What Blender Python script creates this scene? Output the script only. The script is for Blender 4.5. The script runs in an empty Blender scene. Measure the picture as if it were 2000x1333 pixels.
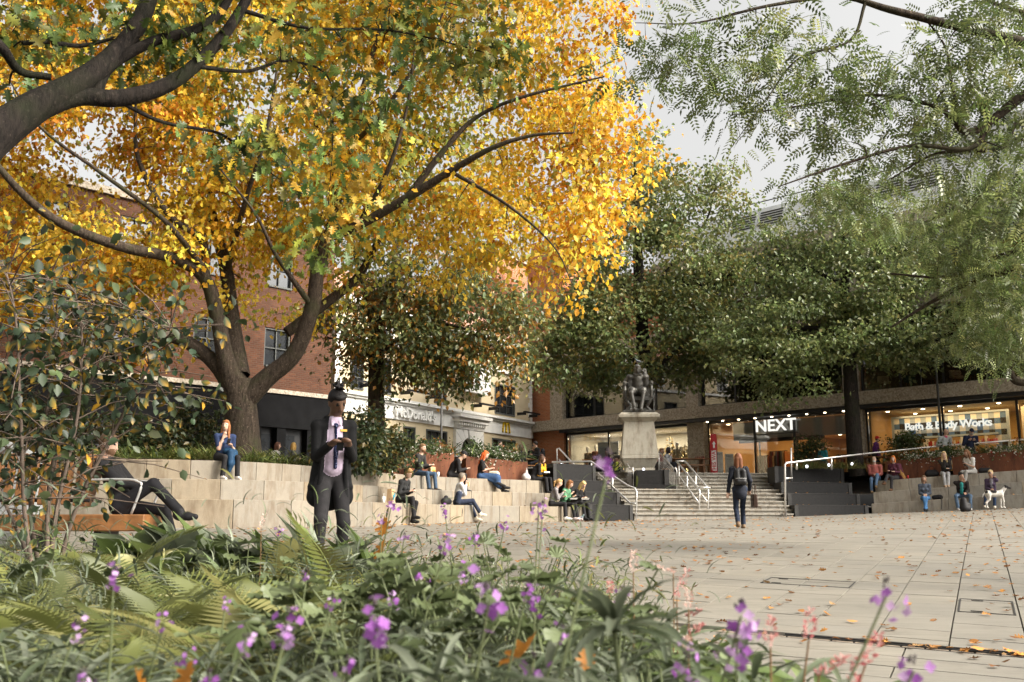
import bpy, bmesh, math, random
import numpy as np
from mathutils import Vector, Matrix
random.seed(7); RNG = np.random.default_rng(11)
SC = bpy.context.scene; COL = SC.collection
R = math.radians
# ---------------------------------------------------------------- camera
PITCH = R(10.14); FPX = 1944.4
cd = bpy.data.cameras.new('camera'); cd.lens = 35; cd.sensor_width = 36; cd.clip_start = .05; cd.clip_end = 2000
cd.dof.use_dof = True; cd.dof.focus_distance = 17; cd.dof.aperture_fstop = 6.3
cam = bpy.data.objects.new('camera', cd); COL.objects.link(cam); cam.rotation_euler = (R(90) + PITCH, 0, 0)
SC.camera = cam
# ---------------------------------------------------------------- world and sun (hazy autumn sun from behind the camera on the right)
SUN_AZ, SUN_EL = 112, 36          # degrees from the view direction (positive = right), elevation
w = bpy.data.worlds.new('World'); SC.world = w; w.use_nodes = True
nt = w.node_tree; nt.nodes.clear()
sky = nt.nodes.new('ShaderNodeTexSky'); sky.sky_type = 'NISHITA'; sky.sun_disc = False
sky.sun_elevation = R(SUN_EL); sky.sun_rotation = R(SUN_AZ)
sky.air_density = 1.0; sky.dust_density = 9.0; sky.ozone_density = .6
hs = nt.nodes.new('ShaderNodeHueSaturation'); hs.inputs['Saturation'].default_value = .10; hs.inputs['Value'].default_value = 1.3
bg = nt.nodes.new('ShaderNodeBackground'); bg.inputs['Strength'].default_value = .15
wo = nt.nodes.new('ShaderNodeOutputWorld')
tint = nt.nodes.new('ShaderNodeMix'); tint.data_type = 'RGBA'; tint.blend_type = 'MULTIPLY'; tint.inputs[0].default_value = 1; tint.inputs[7].default_value = (1, .985, .95, 1)
nt.links.new(sky.outputs[0], hs.inputs['Color']); nt.links.new(hs.outputs[0], tint.inputs[6]); nt.links.new(tint.outputs[2], bg.inputs[0]); nt.links.new(bg.outputs[0], wo.inputs[0])
sl = bpy.data.lights.new('sun', 'SUN'); sl.energy = 2.0; sl.angle = R(7); sl.color = (1, .90, .75)
sun = bpy.data.objects.new('sun', sl); COL.objects.link(sun)
sdir = Vector((math.sin(R(SUN_AZ)) * math.cos(R(SUN_EL)), math.cos(R(SUN_AZ)) * math.cos(R(SUN_EL)), math.sin(R(SUN_EL))))
sun.rotation_euler = (-sdir).to_track_quat('-Z', 'Y').to_euler()
SC.view_settings.view_transform = 'Standard'; SC.view_settings.look = 'None'
SC.view_settings.exposure = .88; SC.view_settings.gamma = 1; SC.view_settings.use_curve_mapping = False
SC.cycles.use_denoising = True
SC.cycles.max_bounces = 6; SC.cycles.diffuse_bounces = 3; SC.cycles.glossy_bounces = 3
SC.cycles.transmission_bounces = 4; SC.cycles.transparent_max_bounces = 12
SC.cycles.caustics_reflective = False; SC.cycles.caustics_refractive = False
SC.cycles.sample_clamp_indirect = 6

# ---------------------------------------------------------------- helpers
def at(px, py, Y):
    """point at forward distance Y that the photograph shows at pixel px,py (2000x1333)"""
    u = (px - 1000) / FPX; v = (666.5 - py) / FPX; c, s = math.cos(PITCH), math.sin(PITCH)
    t = Y / (c - v * s)
    return Vector((u * t, Y, (s + v * c) * t))
def G(x, y):
    """height of the sloping square"""
    yy = np.clip(y, -2, 40); xx = np.clip(x, -12, 24)
    return -1.2745 - .02847 * xx + .07162 * yy + .000973 * xx * yy - .00108 * yy * yy + .001312 * xx * xx
def smooth(a, b, t):
    t = np.clip((t - a) / (b - a), 0, 1); return t * t * (3 - 2 * t)

class NT:
    """small wrapper to write a node material"""
    def __init__(s, name):
        s.m = bpy.data.materials.new(name); s.m.use_nodes = True; s.t = s.m.node_tree; s.t.nodes.clear()
        s.out = s.n('ShaderNodeOutputMaterial')
    def n(s, typ, **kw):
        nd = s.t.nodes.new(typ)
        for k, v in kw.items():
            if k in nd.inputs: s.set(nd.inputs[k], v)
            else: setattr(nd, k, v)
        return nd
    def set(s, sock, v):
        if hasattr(v, 'node'): s.t.links.new(v, sock)
        elif isinstance(v, (tuple, list)) and len(v) == 3 and sock.type == 'RGBA': sock.default_value = (*v, 1)
        else: sock.default_value = v
    def mix(s, fac, a, b, typ='MIX'):
        nd = s.t.nodes.new('ShaderNodeMix'); nd.data_type = 'RGBA'; nd.blend_type = typ
        s.set(nd.inputs[0], fac); s.set(nd.inputs[6], a); s.set(nd.inputs[7], b); return nd.outputs[2]
    def math(s, op, a, b=0.0, c=None):
        nd = s.t.nodes.new('ShaderNodeMath'); nd.operation = op; s.set(nd.inputs[0], a); s.set(nd.inputs[1], b)
        if c is not None: s.set(nd.inputs[2], c)
        return nd.outputs[0]
    def ramp(s, fac, stops):
        nd = s.t.nodes.new('ShaderNodeValToRGB'); cr = nd.color_ramp
        while len(cr.elements) < len(stops): cr.elements.new(.5)
        for e, (p, c) in zip(cr.elements, stops): e.position = p; e.color = (*c, 1) if len(c) == 3 else c
        s.set(nd.inputs[0], fac); return nd.outputs[0]
    def noise(s, vec, scale, detail=3, rough=.55):
        nd = s.n('ShaderNodeTexNoise'); nd.inputs['Scale'].default_value = scale; nd.inputs['Detail'].default_value = detail
        nd.inputs['Roughness'].default_value = rough
        if vec is not None: s.t.links.new(vec, nd.inputs['Vector'])
        return nd.outputs['Fac']
    def pos(s): return s.n('ShaderNodeNewGeometry').outputs['Position']
    def obj(s): return s.n('ShaderNodeTexCoord').outputs['Object']
    def rnd(s): return s.n('ShaderNodeObjectInfo').outputs['Random']
    def mapping(s, vec, scale=(1, 1, 1), rot=(0, 0, 0)):
        nd = s.n('ShaderNodeMapping'); nd.inputs['Scale'].default_value = scale; nd.inputs['Rotation'].default_value = rot
        s.t.links.new(vec, nd.inputs['Vector']); return nd.outputs[0]
    def bump(s, h, strength=.3, dist=.01):
        nd = s.n('ShaderNodeBump'); nd.inputs['Strength'].default_value = strength; nd.inputs['Distance'].default_value = dist
        s.t.links.new(h, nd.inputs['Height']); return nd.outputs[0]
    def bsdf(s, col, rough=.7, metal=0., spec=.4, normal=None, **kw):
        b = s.n('ShaderNodeBsdfPrincipled'); s.set(b.inputs['Base Color'], col); s.set(b.inputs['Roughness'], rough)
        s.set(b.inputs['Metallic'], metal); s.set(b.inputs['Specular IOR Level'], spec)
        for k, v in kw.items(): s.set(b.inputs[k.replace('_', ' ')], v)
        if normal is not None: s.t.links.new(normal, b.inputs['Normal'])
        return b.outputs[0]
    def done(s, sh): s.t.links.new(sh, s.out.inputs[0]); return s.m

def plain(name, col, rough=.7, metal=0., var=.18, scale=9., spec=.4, bump=.0, bscale=60):
    k = NT(name); p = k.obj()
    n1 = k.noise(p, scale, 4); lo = tuple(c * (1 - var) for c in col); hi = tuple(min(1, c * (1 + var)) for c in col)
    c = k.ramp(n1, [(.3, lo), (.7, hi)])
    nm = k.bump(k.noise(p, bscale, 3), bump, .01) if bump else None
    return k.done(k.bsdf(c, rough, metal, spec, nm))
def glow(name, col, strength):
    k = NT(name); e = k.n('ShaderNodeEmission'); k.set(e.inputs[0], col); e.inputs[1].default_value = strength
    return k.done(e.outputs[0])

class MB:
    """collects faces and links them as one mesh object"""
    def __init__(s): s.v = []; s.f = []; s.m = []
    def add(s, vs, fs, mi=0):
        b = len(s.v); s.v.extend([tuple(q) for q in vs])
        for f in fs: s.f.append(tuple(b + i for i in f)); s.m.append(mi)
        return s
    def box(s, c, size, rz=0., mi=0, M=None):
        hx, hy, hz = size[0] / 2, size[1] / 2, size[2] / 2
        vs = [Vector((sx * hx, sy * hy, sz * hz)) for sz in (-1, 1) for sy in (-1, 1) for sx in (-1, 1)]
        if M is None: M = Matrix.Rotation(rz, 3, 'Z')
        vs = [M @ q + Vector(c) for q in vs]
        return s.add(vs, [(0, 2, 3, 1), (4, 5, 7, 6), (0, 1, 5, 4), (2, 6, 7, 3), (0, 4, 6, 2), (1, 3, 7, 5)], mi)
    def hexa(s, b4, t4, mi=0):
        """eight corners: bottom ring and top ring, counter-clockwise from above"""
        return s.add(list(b4) + list(t4), [(3, 2, 1, 0), (4, 5, 6, 7), (0, 1, 5, 4), (1, 2, 6, 5), (2, 3, 7, 6), (3, 0, 4, 7)], mi)
    def prism(s, poly, z0, z1, mi=0):
        n = len(poly); vs = [(p[0], p[1], z0) for p in poly] + [(p[0], p[1], z1) for p in poly]
        fs = [tuple(range(n - 1, -1, -1)), tuple(range(n, 2 * n))] + [(i, (i + 1) % n, n + (i + 1) % n, n + i) for i in range(n)]
        return s.add(vs, fs, mi)
    def tube(s, pts, rad, n=8, mi=0, cap=True):
        pts = [Vector(p) for p in pts]
        if not hasattr(rad, '__len__'): rad = [rad] * len(pts)
        vs = []; up = None
        for i, p in enumerate(pts):
            d = (pts[min(i + 1, len(pts) - 1)] - pts[max(i - 1, 0)]).normalized()
            if up is None: up = Vector((0, 0, 1)) if abs(d.z) < .9 else Vector((1, 0, 0))
            a = d.cross(up)
            a = a.normalized() if a.length > 1e-6 else Vector((1, 0, 0)); b = d.cross(a).normalized(); up = -b if False else up
            for j in range(n):
                t = 2 * math.pi * j / n; vs.append(p + (a * math.cos(t) + b * math.sin(t)) * rad[i])
        fs = [(i * n + j, i * n + (j + 1) % n, (i + 1) * n + (j + 1) % n, (i + 1) * n + j) for i in range(len(pts) - 1) for j in range(n)]
        if cap: fs += [tuple(range(n - 1, -1, -1)), tuple((len(pts) - 1) * n + j for j in range(n))]
        return s.add(vs, fs, mi)
    def lathe(s, prof, c=(0, 0, 0), n=16, mi=0):
        vs = [(c[0] + r * math.cos(2 * math.pi * j / n), c[1] + r * math.sin(2 * math.pi * j / n), c[2] + z) for r, z in prof for j in range(n)]
        fs = [(i * n + j, i * n + (j + 1) % n, (i + 1) * n + (j + 1) % n, (i + 1) * n + j) for i in range(len(prof) - 1) for j in range(n)]
        fs += [tuple(range(n - 1, -1, -1)), tuple((len(prof) - 1) * n + j for j in range(n))]
        return s.add(vs, fs, mi)
    def build(s, name, mats, parent=None, local=False, smooth=False, bevel=0):
        o = Vector((0, 0, 0))
        if parent is not None and not local:
            q = parent
            while q is not None: o += q.location; q = q.parent
        me = bpy.data.meshes.new(name); me.from_pydata([(v[0] - o.x, v[1] - o.y, v[2] - o.z) for v in s.v], [], s.f)
        if not isinstance(mats, (list, tuple)): mats = [mats]
        for m in mats: me.materials.append(m)
        if len(mats) > 1: me.polygons.foreach_set('material_index', s.m)
        if smooth: me.polygons.foreach_set('use_smooth', [True] * len(s.f))
        if bevel:
            bm = bmesh.new(); bm.from_mesh(me)
            bmesh.ops.bevel(bm, geom=bm.edges[:], offset=bevel, segments=1, affect='EDGES', profile=.5)
            bm.to_mesh(me); bm.free()
        me.update()
        ob = bpy.data.objects.new(name, me); COL.objects.link(ob); ob.parent = parent
        return ob
def tag(o, label=None, cat=None, group=None, kind=None):
    if label: o['label'] = label
    if cat: o['category'] = cat
    if group: o['group'] = group
    if kind: o['kind'] = kind
    return o
def thing(name, label, cat, loc=(0, 0, 0), group=None, rz=0.):
    o = bpy.data.objects.new(name, None); COL.objects.link(o); o.location = loc; o.rotation_euler = (0, 0, rz)
    o.empty_display_size = .1
    return tag(o, label, cat, group)
def copy_tree(o, parent=None):
    c = o.copy(); COL.objects.link(c); c.parent = parent
    for ch in list(o.children): copy_tree(ch, c)
    return c

def inst_mesh(name, tv, tf, pos, rot, scl, col, mat, parent=None, smooth=False, local=False):
    """many copies of a small template (tv verts, tf same-size faces) as one mesh; rot (N,3,3), scl (N,) or (N,3), col (N,3) or (N,V,3)"""
    tv = np.asarray(tv, float); tf = np.asarray(tf, int); N = len(pos); V = len(tv); F, L = tf.shape
    if np.ndim(scl) == 1: scl = np.repeat(np.asarray(scl)[:, None], 3, 1)
    v = np.einsum('nij,nvj->nvi', rot, tv[None] * scl[:, None, :]) + np.asarray(pos)[:, None, :]
    if parent is not None and not local:
        o = Vector((0, 0, 0)); q = parent
        while q is not None: o += q.location; q = q.parent
        v = v - np.array(o)[None, None]
    me = bpy.data.meshes.new(name); me.vertices.add(N * V); me.vertices.foreach_set('co', v.reshape(-1))
    lf = (tf[None] + (np.arange(N) * V)[:, None, None]).reshape(-1)
    me.loops.add(len(lf)); me.loops.foreach_set('vertex_index', lf.astype(np.int32))
    me.polygons.add(N * F); me.polygons.foreach_set('loop_start', (np.arange(N * F) * L).astype(np.int32))
    me.polygons.foreach_set('loop_total', np.full(N * F, L, np.int32))
    if smooth: me.polygons.foreach_set('use_smooth', np.ones(N * F, bool))
    if col is not None:
        ca = me.color_attributes.new('col', 'FLOAT_COLOR', 'POINT')
        col = np.asarray(col, float)
        if col.ndim == 2: col = np.repeat(col[:, None, :], V, 1)
        ca.data.foreach_set('color', np.concatenate([col, np.ones((N, V, 1))], 2).reshape(-1))
    me.update(calc_edges=True); me.materials.append(mat)
    ob = bpy.data.objects.new(name, me); COL.objects.link(ob); ob.parent = parent
    return ob
def frames(dirs, roll):
    """rotation matrices whose local +Y follows dirs, local Z as near up as can be, rolled"""
    d = dirs / np.maximum(np.linalg.norm(dirs, axis=1, keepdims=True), 1e-9)
    up = np.tile([0, 0, 1.], (len(d), 1)); up[np.abs(d[:, 2]) > .97] = [1, 0, 0]
    x = np.cross(d, up); x /= np.linalg.norm(x, axis=1, keepdims=True); z = np.cross(x, d)
    c, s = np.cos(roll)[:, None], np.sin(roll)[:, None]
    return np.stack([x * c + z * s, d, z * c - x * s], 2)
def tubes_mesh(name, segs, mat, parent=None, n=5):
    """segs: list of (points, radii): all limbs of one tree as one mesh"""
    mb = MB()
    for pts, rad in segs: mb.tube(pts, rad, n if max(rad) < .06 else 9, cap=False)
    return mb.build(name, mat, parent, smooth=True)
def spline(pts, per=6):
    """catmull-rom through points (each a tuple, any length)"""
    P = np.array(pts, float); P = np.vstack([2 * P[0] - P[1], P, 2 * P[-1] - P[-2]]); out = []
    for i in range(1, len(P) - 2):
        for t in np.linspace(0, 1, per, endpoint=False):
            a, b, c, d = P[i - 1], P[i], P[i + 1], P[i + 2]
            out.append(.5 * (2 * b + (c - a) * t + (2 * a - 5 * b + 4 * c - d) * t * t + (3 * b - a - 3 * c + d) * t ** 3))
    out.append(P[-2]); return np.array(out)
def resample(P, n):
    d = np.r_[0, np.cumsum(np.linalg.norm(np.diff(P[:, :2], axis=0), axis=1))]
    t = np.linspace(0, d[-1], n); return np.stack([np.interp(t, d, P[:, k]) for k in range(P.shape[1])], 1)
def offset_curve(P, dist):
    """shift a plan polyline to its left side"""
    T = np.gradient(P[:, :2], axis=0); T /= np.linalg.norm(T, axis=1, keepdims=True)
    return P[:, :2] + np.stack([-T[:, 1], T[:, 0]], 1) * dist
def text_mesh(name, body, size, mat, parent, M, depth=.03, sx=1., bold=0., space=1., width=None):
    """lettering as real extruded letters; M places it (local X along the line, Y up, Z out of the wall)"""
    cu = bpy.data.curves.new(name, 'FONT'); cu.body = body; cu.size = size; cu.extrude = depth / 2; cu.offset = bold
    cu.space_character = space; cu.align_x = 'CENTER'; cu.align_y = 'CENTER'; cu.resolution_u = 3
    t = bpy.data.objects.new(name, cu); COL.objects.link(t)
    bpy.context.view_layer.update()
    dg = bpy.context.evaluated_depsgraph_get(); me = bpy.data.meshes.new_from_object(t.evaluated_get(dg))
    if width: xs_ = [v.co.x for v in me.vertices]; sx = width / (max(xs_) - min(xs_))
    bpy.data.objects.remove(t); me.transform(Matrix.Diagonal((sx, 1, 1, 1)))
    o = Vector((0, 0, 0)); q = parent
    while q is not None: o += q.location; q = q.parent
    me.transform(Matrix.Translation(-o) @ M); me.materials.clear(); me.materials.append(mat)
    ob = bpy.data.objects.new(name, me); COL.objects.link(ob); ob.parent = parent
    return ob
# ---------------------------------------------------------------- materials of the setting
def mk_paving():
    k = NT('paving_stone'); p = k.pos(); r = k.rnd()
    m = k.mapping(p, (1, 1, 1), (0, 0, R(-25)))
    st = k.noise(k.mapping(p, (2, 14, 2), (0, 0, R(25))), 1.0, 5, .65)
    c = k.ramp(st, [(.28, (.16, .14, .112)), (.5, (.225, .203, .165)), (.75, (.28, .255, .21))])
    big = k.noise(p, .35, 3); c = k.mix(k.ramp(big, [(.42, (0, 0, 0)), (.62, (1, 1, 1))]), c, k.mix(.5, c, (.14, .13, .11)))
    c = k.mix(k.math('MULTIPLY', r, .5), c, (.17, .16, .14))
    dirt = k.noise(p, 3.3, 6, .7); c = k.mix(k.ramp(dirt, [(.55, (0, 0, 0)), (.8, (.5, .5, .5))]), c, (.09, .08, .065))
    c = k.mix(k.ramp(k.noise(p, 11, 2), [(.70, (0, 0, 0)), (.73, (.45, .45, .45))]), c, (.10, .09, .08))
    return k.done(k.bsdf(c, .62, 0, .35, k.bump(k.noise(p, 40, 5, .7), .35, .006)))
def mk_granite(name, cols, seed=0):
    k = NT(name); p = k.pos(); r = k.rnd(); o = k.obj()
    sp = k.noise(p, 140, 2, .6); c = k.ramp(r, [(0, cols[0]), (.35, cols[1]), (.7, cols[2]), (1, cols[3])])
    c = k.mix(k.ramp(sp, [(.35, (.5, .5, .5)), (.65, (0, 0, 0))]), c, (.16, .14, .11))
    stn = k.noise(k.mapping(p, (3.5, 3.5, .8)), 1.3, 5, .7)
    c = k.mix(k.ramp(stn, [(.46, (0, 0, 0)), (.70, (.7, .7, .7))]), c, (.13, .09, .055))
    wv = k.noise(p, 6, 4); c = k.mix(.25, c, k.ramp(wv, [(.3, (.2, .18, .15)), (.7, (.6, .56, .48))]), 'SOFT_LIGHT')
    return k.done(k.bsdf(c, .7, 0, .35, k.bump(k.noise(p, 90, 4, .7), .25, .004)))
def mk_agg():
    k = NT('exposed_aggregate_concrete'); p = k.pos()
    v = k.n('ShaderNodeTexVoronoi'); v.inputs['Scale'].default_value = 17; k.t.links.new(p, v.inputs['Vector'])
    c = k.ramp(v.outputs['Color'], [(.1, (.20, .165, .125)), (.5, (.38, .325, .255)), (.9, (.54, .48, .39))])
    c = k.mix(k.math('MULTIPLY', k.noise(p, .8, 4), .6), c, (.34, .29, .23))
    return k.done(k.bsdf(c, .85, 0, .3, k.bump(v.outputs['Distance'], .5, .02)))
def mk_brick(name, a, b, mortar, ux, uy, sc=1.):
    k = NT(name); p = k.pos(); sp = k.n('ShaderNodeSeparateXYZ'); k.t.links.new(p, sp.inputs[0])
    s = k.math('ADD', k.math('MULTIPLY', sp.outputs[0], ux), k.math('MULTIPLY', sp.outputs[1], uy))
    cb = k.n('ShaderNodeCombineXYZ'); k.t.links.new(s, cb.inputs[0]); k.t.links.new(sp.outputs[2], cb.inputs[1])
    bt = k.n('ShaderNodeTexBrick'); k.t.links.new(cb.outputs[0], bt.inputs['Vector'])
    k.set(bt.inputs['Color1'], a); k.set(bt.inputs['Color2'], b); k.set(bt.inputs['Mortar'], mortar)
    bt.inputs['Scale'].default_value = 1; bt.inputs['Brick Width'].default_value = .225 * sc; bt.inputs['Row Height'].default_value = .075 * sc
    bt.inputs['Mortar Size'].default_value = .011 * sc; bt.inputs['Bias'].default_value = -.2
    c = k.mix(.35, bt.outputs['Color'], k.ramp(k.noise(p, 1.4, 5), [(.3, (.25, .2, .18)), (.7, (.75, .7, .65))]), 'SOFT_LIGHT')
    inv = k.math('SUBTRACT', 1, bt.outputs['Fac'])
    return k.done(k.bsdf(c, .85, 0, .25, k.bump(inv, .5, .01)))
def mk_corten():
    k = NT('weathered_steel'); p = k.pos()
    n1 = k.noise(k.mapping(p, (2, 2, .6)), 2.2, 6, .7); n2 = k.noise(p, 30, 4, .7)
    c = k.ramp(n1, [(.3, (.075, .027, .014)), (.55, (.16, .055, .024)), (.75, (.235, .095, .04))])
    c = k.mix(k.math('MULTIPLY', n2, .35), c, (.07, .03, .02))
    return k.done(k.bsdf(c, .8, .1, .3, k.bump(n2, .2, .004)))
def mk_glass(name, tint=(1, 1, 1), base=.04, gain=.75):
    k = NT(name); fr = k.n('ShaderNodeFresnel'); fr.inputs[0].default_value = 1.5
    tr = k.n('ShaderNodeBsdfTransparent'); k.set(tr.inputs[0], tint); gl = k.n('ShaderNodeBsdfGlossy'); gl.inputs['Roughness'].default_value = .02
    mx = k.n('ShaderNodeMixShader'); k.t.links.new(k.math('MULTIPLY_ADD', fr.outputs[0], gain, base), mx.inputs[0])
    k.t.links.new(tr.outputs[0], mx.inputs[1]); k.t.links.new(gl.outputs[0], mx.inputs[2]); return k.done(mx.outputs[0])
def mk_leaf(name, trans=.45, rough=.5, spec=.3, gain=1.):
    """leaf whose colour is stored leaf by leaf; light shines through it"""
    k = NT(name); a = k.n('ShaderNodeVertexColor'); a.layer_name = 'col'; c = a.outputs[0]
    if gain != 1: c = k.mix(1, c, (gain, gain, gain), 'MULTIPLY')
    b = k.bsdf(c, rough, 0, spec); t = k.n('ShaderNodeBsdfTranslucent'); k.t.links.new(c, t.inputs[0])
    mx = k.n('ShaderNodeMixShader'); mx.inputs[0].default_value = trans
    k.t.links.new(b, mx.inputs[1]); k.t.links.new(t.outputs[0], mx.inputs[2]); return k.done(mx.outputs[0])
def mk_bark(name, a, b, moss=None):
    k = NT(name); p = k.pos(); n = k.noise(k.mapping(p, (9, 9, 2.2)), 2, 6, .7)
    c = k.ramp(n, [(.38, a), (.62, b)])
    c = k.mix(k.ramp(k.noise(p, 26, 3), [(.60, (0, 0, 0)), (.68, (.6, .6, .6))]), c, tuple(min(1, x * 2.4) for x in b))
    if moss: c = k.mix(k.ramp(k.noise(p, 1.7, 4), [(.5, (0, 0, 0)), (.7, (.8, .8, .8))]), c, moss)
    return k.done(k.bsdf(c, .9, 0, .2, k.bump(n, .8, .03)))
M_pave = mk_paving()
M_gran = mk_granite('tan_granite', [(.26, .215, .155), (.30, .26, .205), (.23, .21, .175), (.31, .25, .17)])
M_gran2 = mk_granite('grey_granite', [(.33, .30, .25), (.38, .345, .29), (.30, .285, .25), (.40, .345, .26)])
M_step = mk_granite('pale_step_stone', [(.36, .335, .29), (.40, .37, .32), (.33, .315, .275), (.38, .355, .315)])
M_black = plain('black_granite', (.014, .013, .0125), .55, 0, .35, 14, .2, .1)
M_blackedge = plain('dark_grey_granite', (.034, .032, .030), .6, 0, .3, 12, .25, .1)
M_joint = plain('dark_joint_fill', (.075, .06, .045), .95, 0, .3, 8)
M_soil = plain('dark_soil', (.035, .024, .016), .95, 0, .4, 12, .2, .6, 25)
M_agg = mk_agg()
M_corten = mk_corten()
M_steel = plain('brushed_steel', (.72, .70, .67), .38, .7, .1, 6)
M_frame = plain('black_window_frame', (.012, .012, .013), .45, 0, .2)
M_charcoal = plain('charcoal_painted_panel', (.008, .008, .0085), .9, 0, .25, 2.5, .08)
M_glass = mk_glass('shop_glass', (.96, .97, .96), .03, .8)
M_glassd = mk_glass('dark_upper_glass', (.5, .52, .52), .05, .9)
M_white = plain('white_paint', (.68, .67, .64), .6, 0, .08, 3)
M_cream = plain('cream_render', (.54, .45, .30), .8, 0, .10, 1.5, .2, .1)
M_roofpan = plain('pale_roof_cladding', (.55, .56, .56), .5, 0, .10, 2)
M_rooftile = plain('pink_roof_tile', (.42, .22, .16), .8, 0, .25, 6)
M_timber = plain('varnished_timber', (.26, .115, .04), .45, 0, .35, 7, .4, .2)
M_dark = plain('dark_interior', (.03, .024, .02), .9, 0, .3)
M_lamp = glow('warm_lamp', (1, .78, .48), 8)

# ---------------------------------------------------------------- ground sheet
xs = np.r_[-400, -150, -60, np.arange(-24, 31, 1.5), 60, 150, 400]; ys = np.r_[-120, -40, -12, np.arange(-6, 45, 1.5), 80, 160, 500]
X, Yg = np.meshgrid(xs, ys); Z = G(X, Yg) - .035
mb = MB(); nx = len(xs)
mb.add(np.stack([X, Yg, Z], 2).reshape(-1, 3), [(j * nx + i, j * nx + i + 1, (j + 1) * nx + i + 1, (j + 1) * nx + i) for j in range(len(ys) - 1) for i in range(nx - 1)])
ground = tag(mb.build('ground', M_joint, smooth=True), 'sloping ground under the paved square', kind='structure')

# planting bed outline in plan
BED = [(.62, -2), (.66, 2.0), (.85, 3.2), (1.12, 4.6), (1.22, 6.0), (1.12, 7.4), (.75, 8.9), (0, 9.6), (-1.2, 9.9), (-3.2, 9.95), (-4.6, 9.7), (-6.0, 9.6), (-9, 9.6), (-9, -2)]
def in_poly(poly, x, y):
    r = np.zeros(np.shape(x), bool); n = len(poly)
    for i in range(n):
        (x0, y0), (x1, y1) = poly[i], poly[(i + 1) % n]
        r ^= ((y0 > y) != (y1 > y)) & (x < (x1 - x0) * (y - y0) / (y1 - y0 + 1e-12) + x0)
    return r
def SOIL(x, y):
    return G(x, y) + .05 + np.clip(.62 - .075 * np.asarray(y), 0, .5)

# ---------------------------------------------------------------- paving slabs, each its own piece
DV = np.array([.4235, .9059]); DU = np.array([.9059, -.4235])       # the two joint directions
T1L = spline([(-14, 19.0), (-11, 19.05), (-8.6, 19.25), (-6.7, 19.6), (-5.2, 20.25), (-4.05, 21.5), (-3.1, 23.4), (-2.2, 25.8), (-1.4, 27.9), (-.2, 29.6), (.95, 30.6), (2.3, 31.95)], 8)
PLAZA = [(40, -8), (40, 25)] + [(21.9, 31.5), (17.3, 33.7), (12.7, 35.9), (9.6, 34.7), (4.1, 33.6)] + [tuple(q) for q in (T1L[::-1] + [0, .05])] + [(-16, 20.5), (-16, -8)]
slabs = []
def slab_quad(u0, u1, v0, v1, g=.006):
    return [DU * a + DV * b for a, b in ((u0 + g, v0 + g), (u1 - g, v0 + g), (u1 - g, v1 - g), (u0 + g, v1 - g))]
rs = random.Random(3)
for i in range(-40, 60):
    u0 = -.293 + .5 * i; v = 7.78 - (rs.random() * .4)
    first = True
    while v < 42:
        ln = rs.choice([.45, .6, .6, .75, .9]); a = 7.78 if first else v; first = False
        if v + ln > 7.9: slabs.append((u0, u0 + .5, a, v + ln))
        v += ln
for j in range(0, 40):
    v1 = 7.56 - .36 * j; u = -20 + rs.random()
    while u < 26:
        ln = rs.choice([.7, .9, 1.1]); slabs.append((u, u + ln, v1 - .36, v1)); u += ln
keep = []
for s in slabs:
    q = np.array(slab_quad(*s)); c = q.mean(0)
    if not in_poly(PLAZA, c[0], c[1]) or in_poly(BED, c[0], c[1]) or c[1] < 3.5: continue
    if abs(c[0]) > c[1] * .56 + 2.0: continue
    keep.append((c[1], q))
keep.sort(key=lambda t: t[0])
plaza = tag(bpy.data.objects.new('pavement', None), 'pale stone slab paving of the sloping square', kind='structure'); COL.objects.link(plaza)
def slab_geo(mb, q, dz):
    z = G(q[:, 0], q[:, 1]) + dz
    t = [(q[i][0], q[i][1], z[i]) for i in range(4)]; b = [(q[i][0], q[i][1], z[i] - .03) for i in range(4)]
    mb.add(b + t, [(4, 5, 6, 7), (0, 1, 5, 4), (1, 2, 6, 5), (2, 3, 7, 6), (3, 0, 4, 7)])
vis = [k for k in keep if k[1].mean(0)[0] > -1.5 or k[0] > 10.2]
rest = MB(); nn = 0
for d, q in vis:
    if nn < 300 and d < 16.5 and abs(q.mean(0)[0]) < d * .53 + .3:
        m = MB(); slab_geo(m, q, rs.uniform(-.002, .002)); m.build('paving_slab', M_pave, plaza); nn += 1
    else: slab_geo(rest, q, rs.uniform(-.002, .002))
tag(rest.build('far_paving_slabs', M_pave, plaza), kind='stuff')
# drain line of small setts across the square
M_sett = plain('brown_sett', (.20, .16, .12), .8, 0, .35, 10, .3, .3)
drain = tag(bpy.data.objects.new('drain_channel', None), 'narrow drain line of small brown setts across the paving', 'drain'); COL.objects.link(drain)
for i in range(0, 46):
    u = -2.6 + .155 * i; q = np.array([DU * a + DV * b for a, b in ((u, 7.585), (u + .14, 7.585), (u + .14, 7.655), (u, 7.655))])
    if in_poly(BED, q[0, 0], q[0, 1]): continue
    m = MB(); slab_geo(m, q, -.004); m.build('sett', M_sett, drain)
for v0, v1 in ((7.565, 7.577), (7.665, 7.677), (7.75, 7.762)):
    m = MB(); slab_geo(m, np.array([DU * a + DV * b for a, b in ((-1.4, v0), (4.6, v0), (4.6, v1), (-1.4, v1))]), .0); m.build('channel_edge', M_blackedge, drain)
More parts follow.
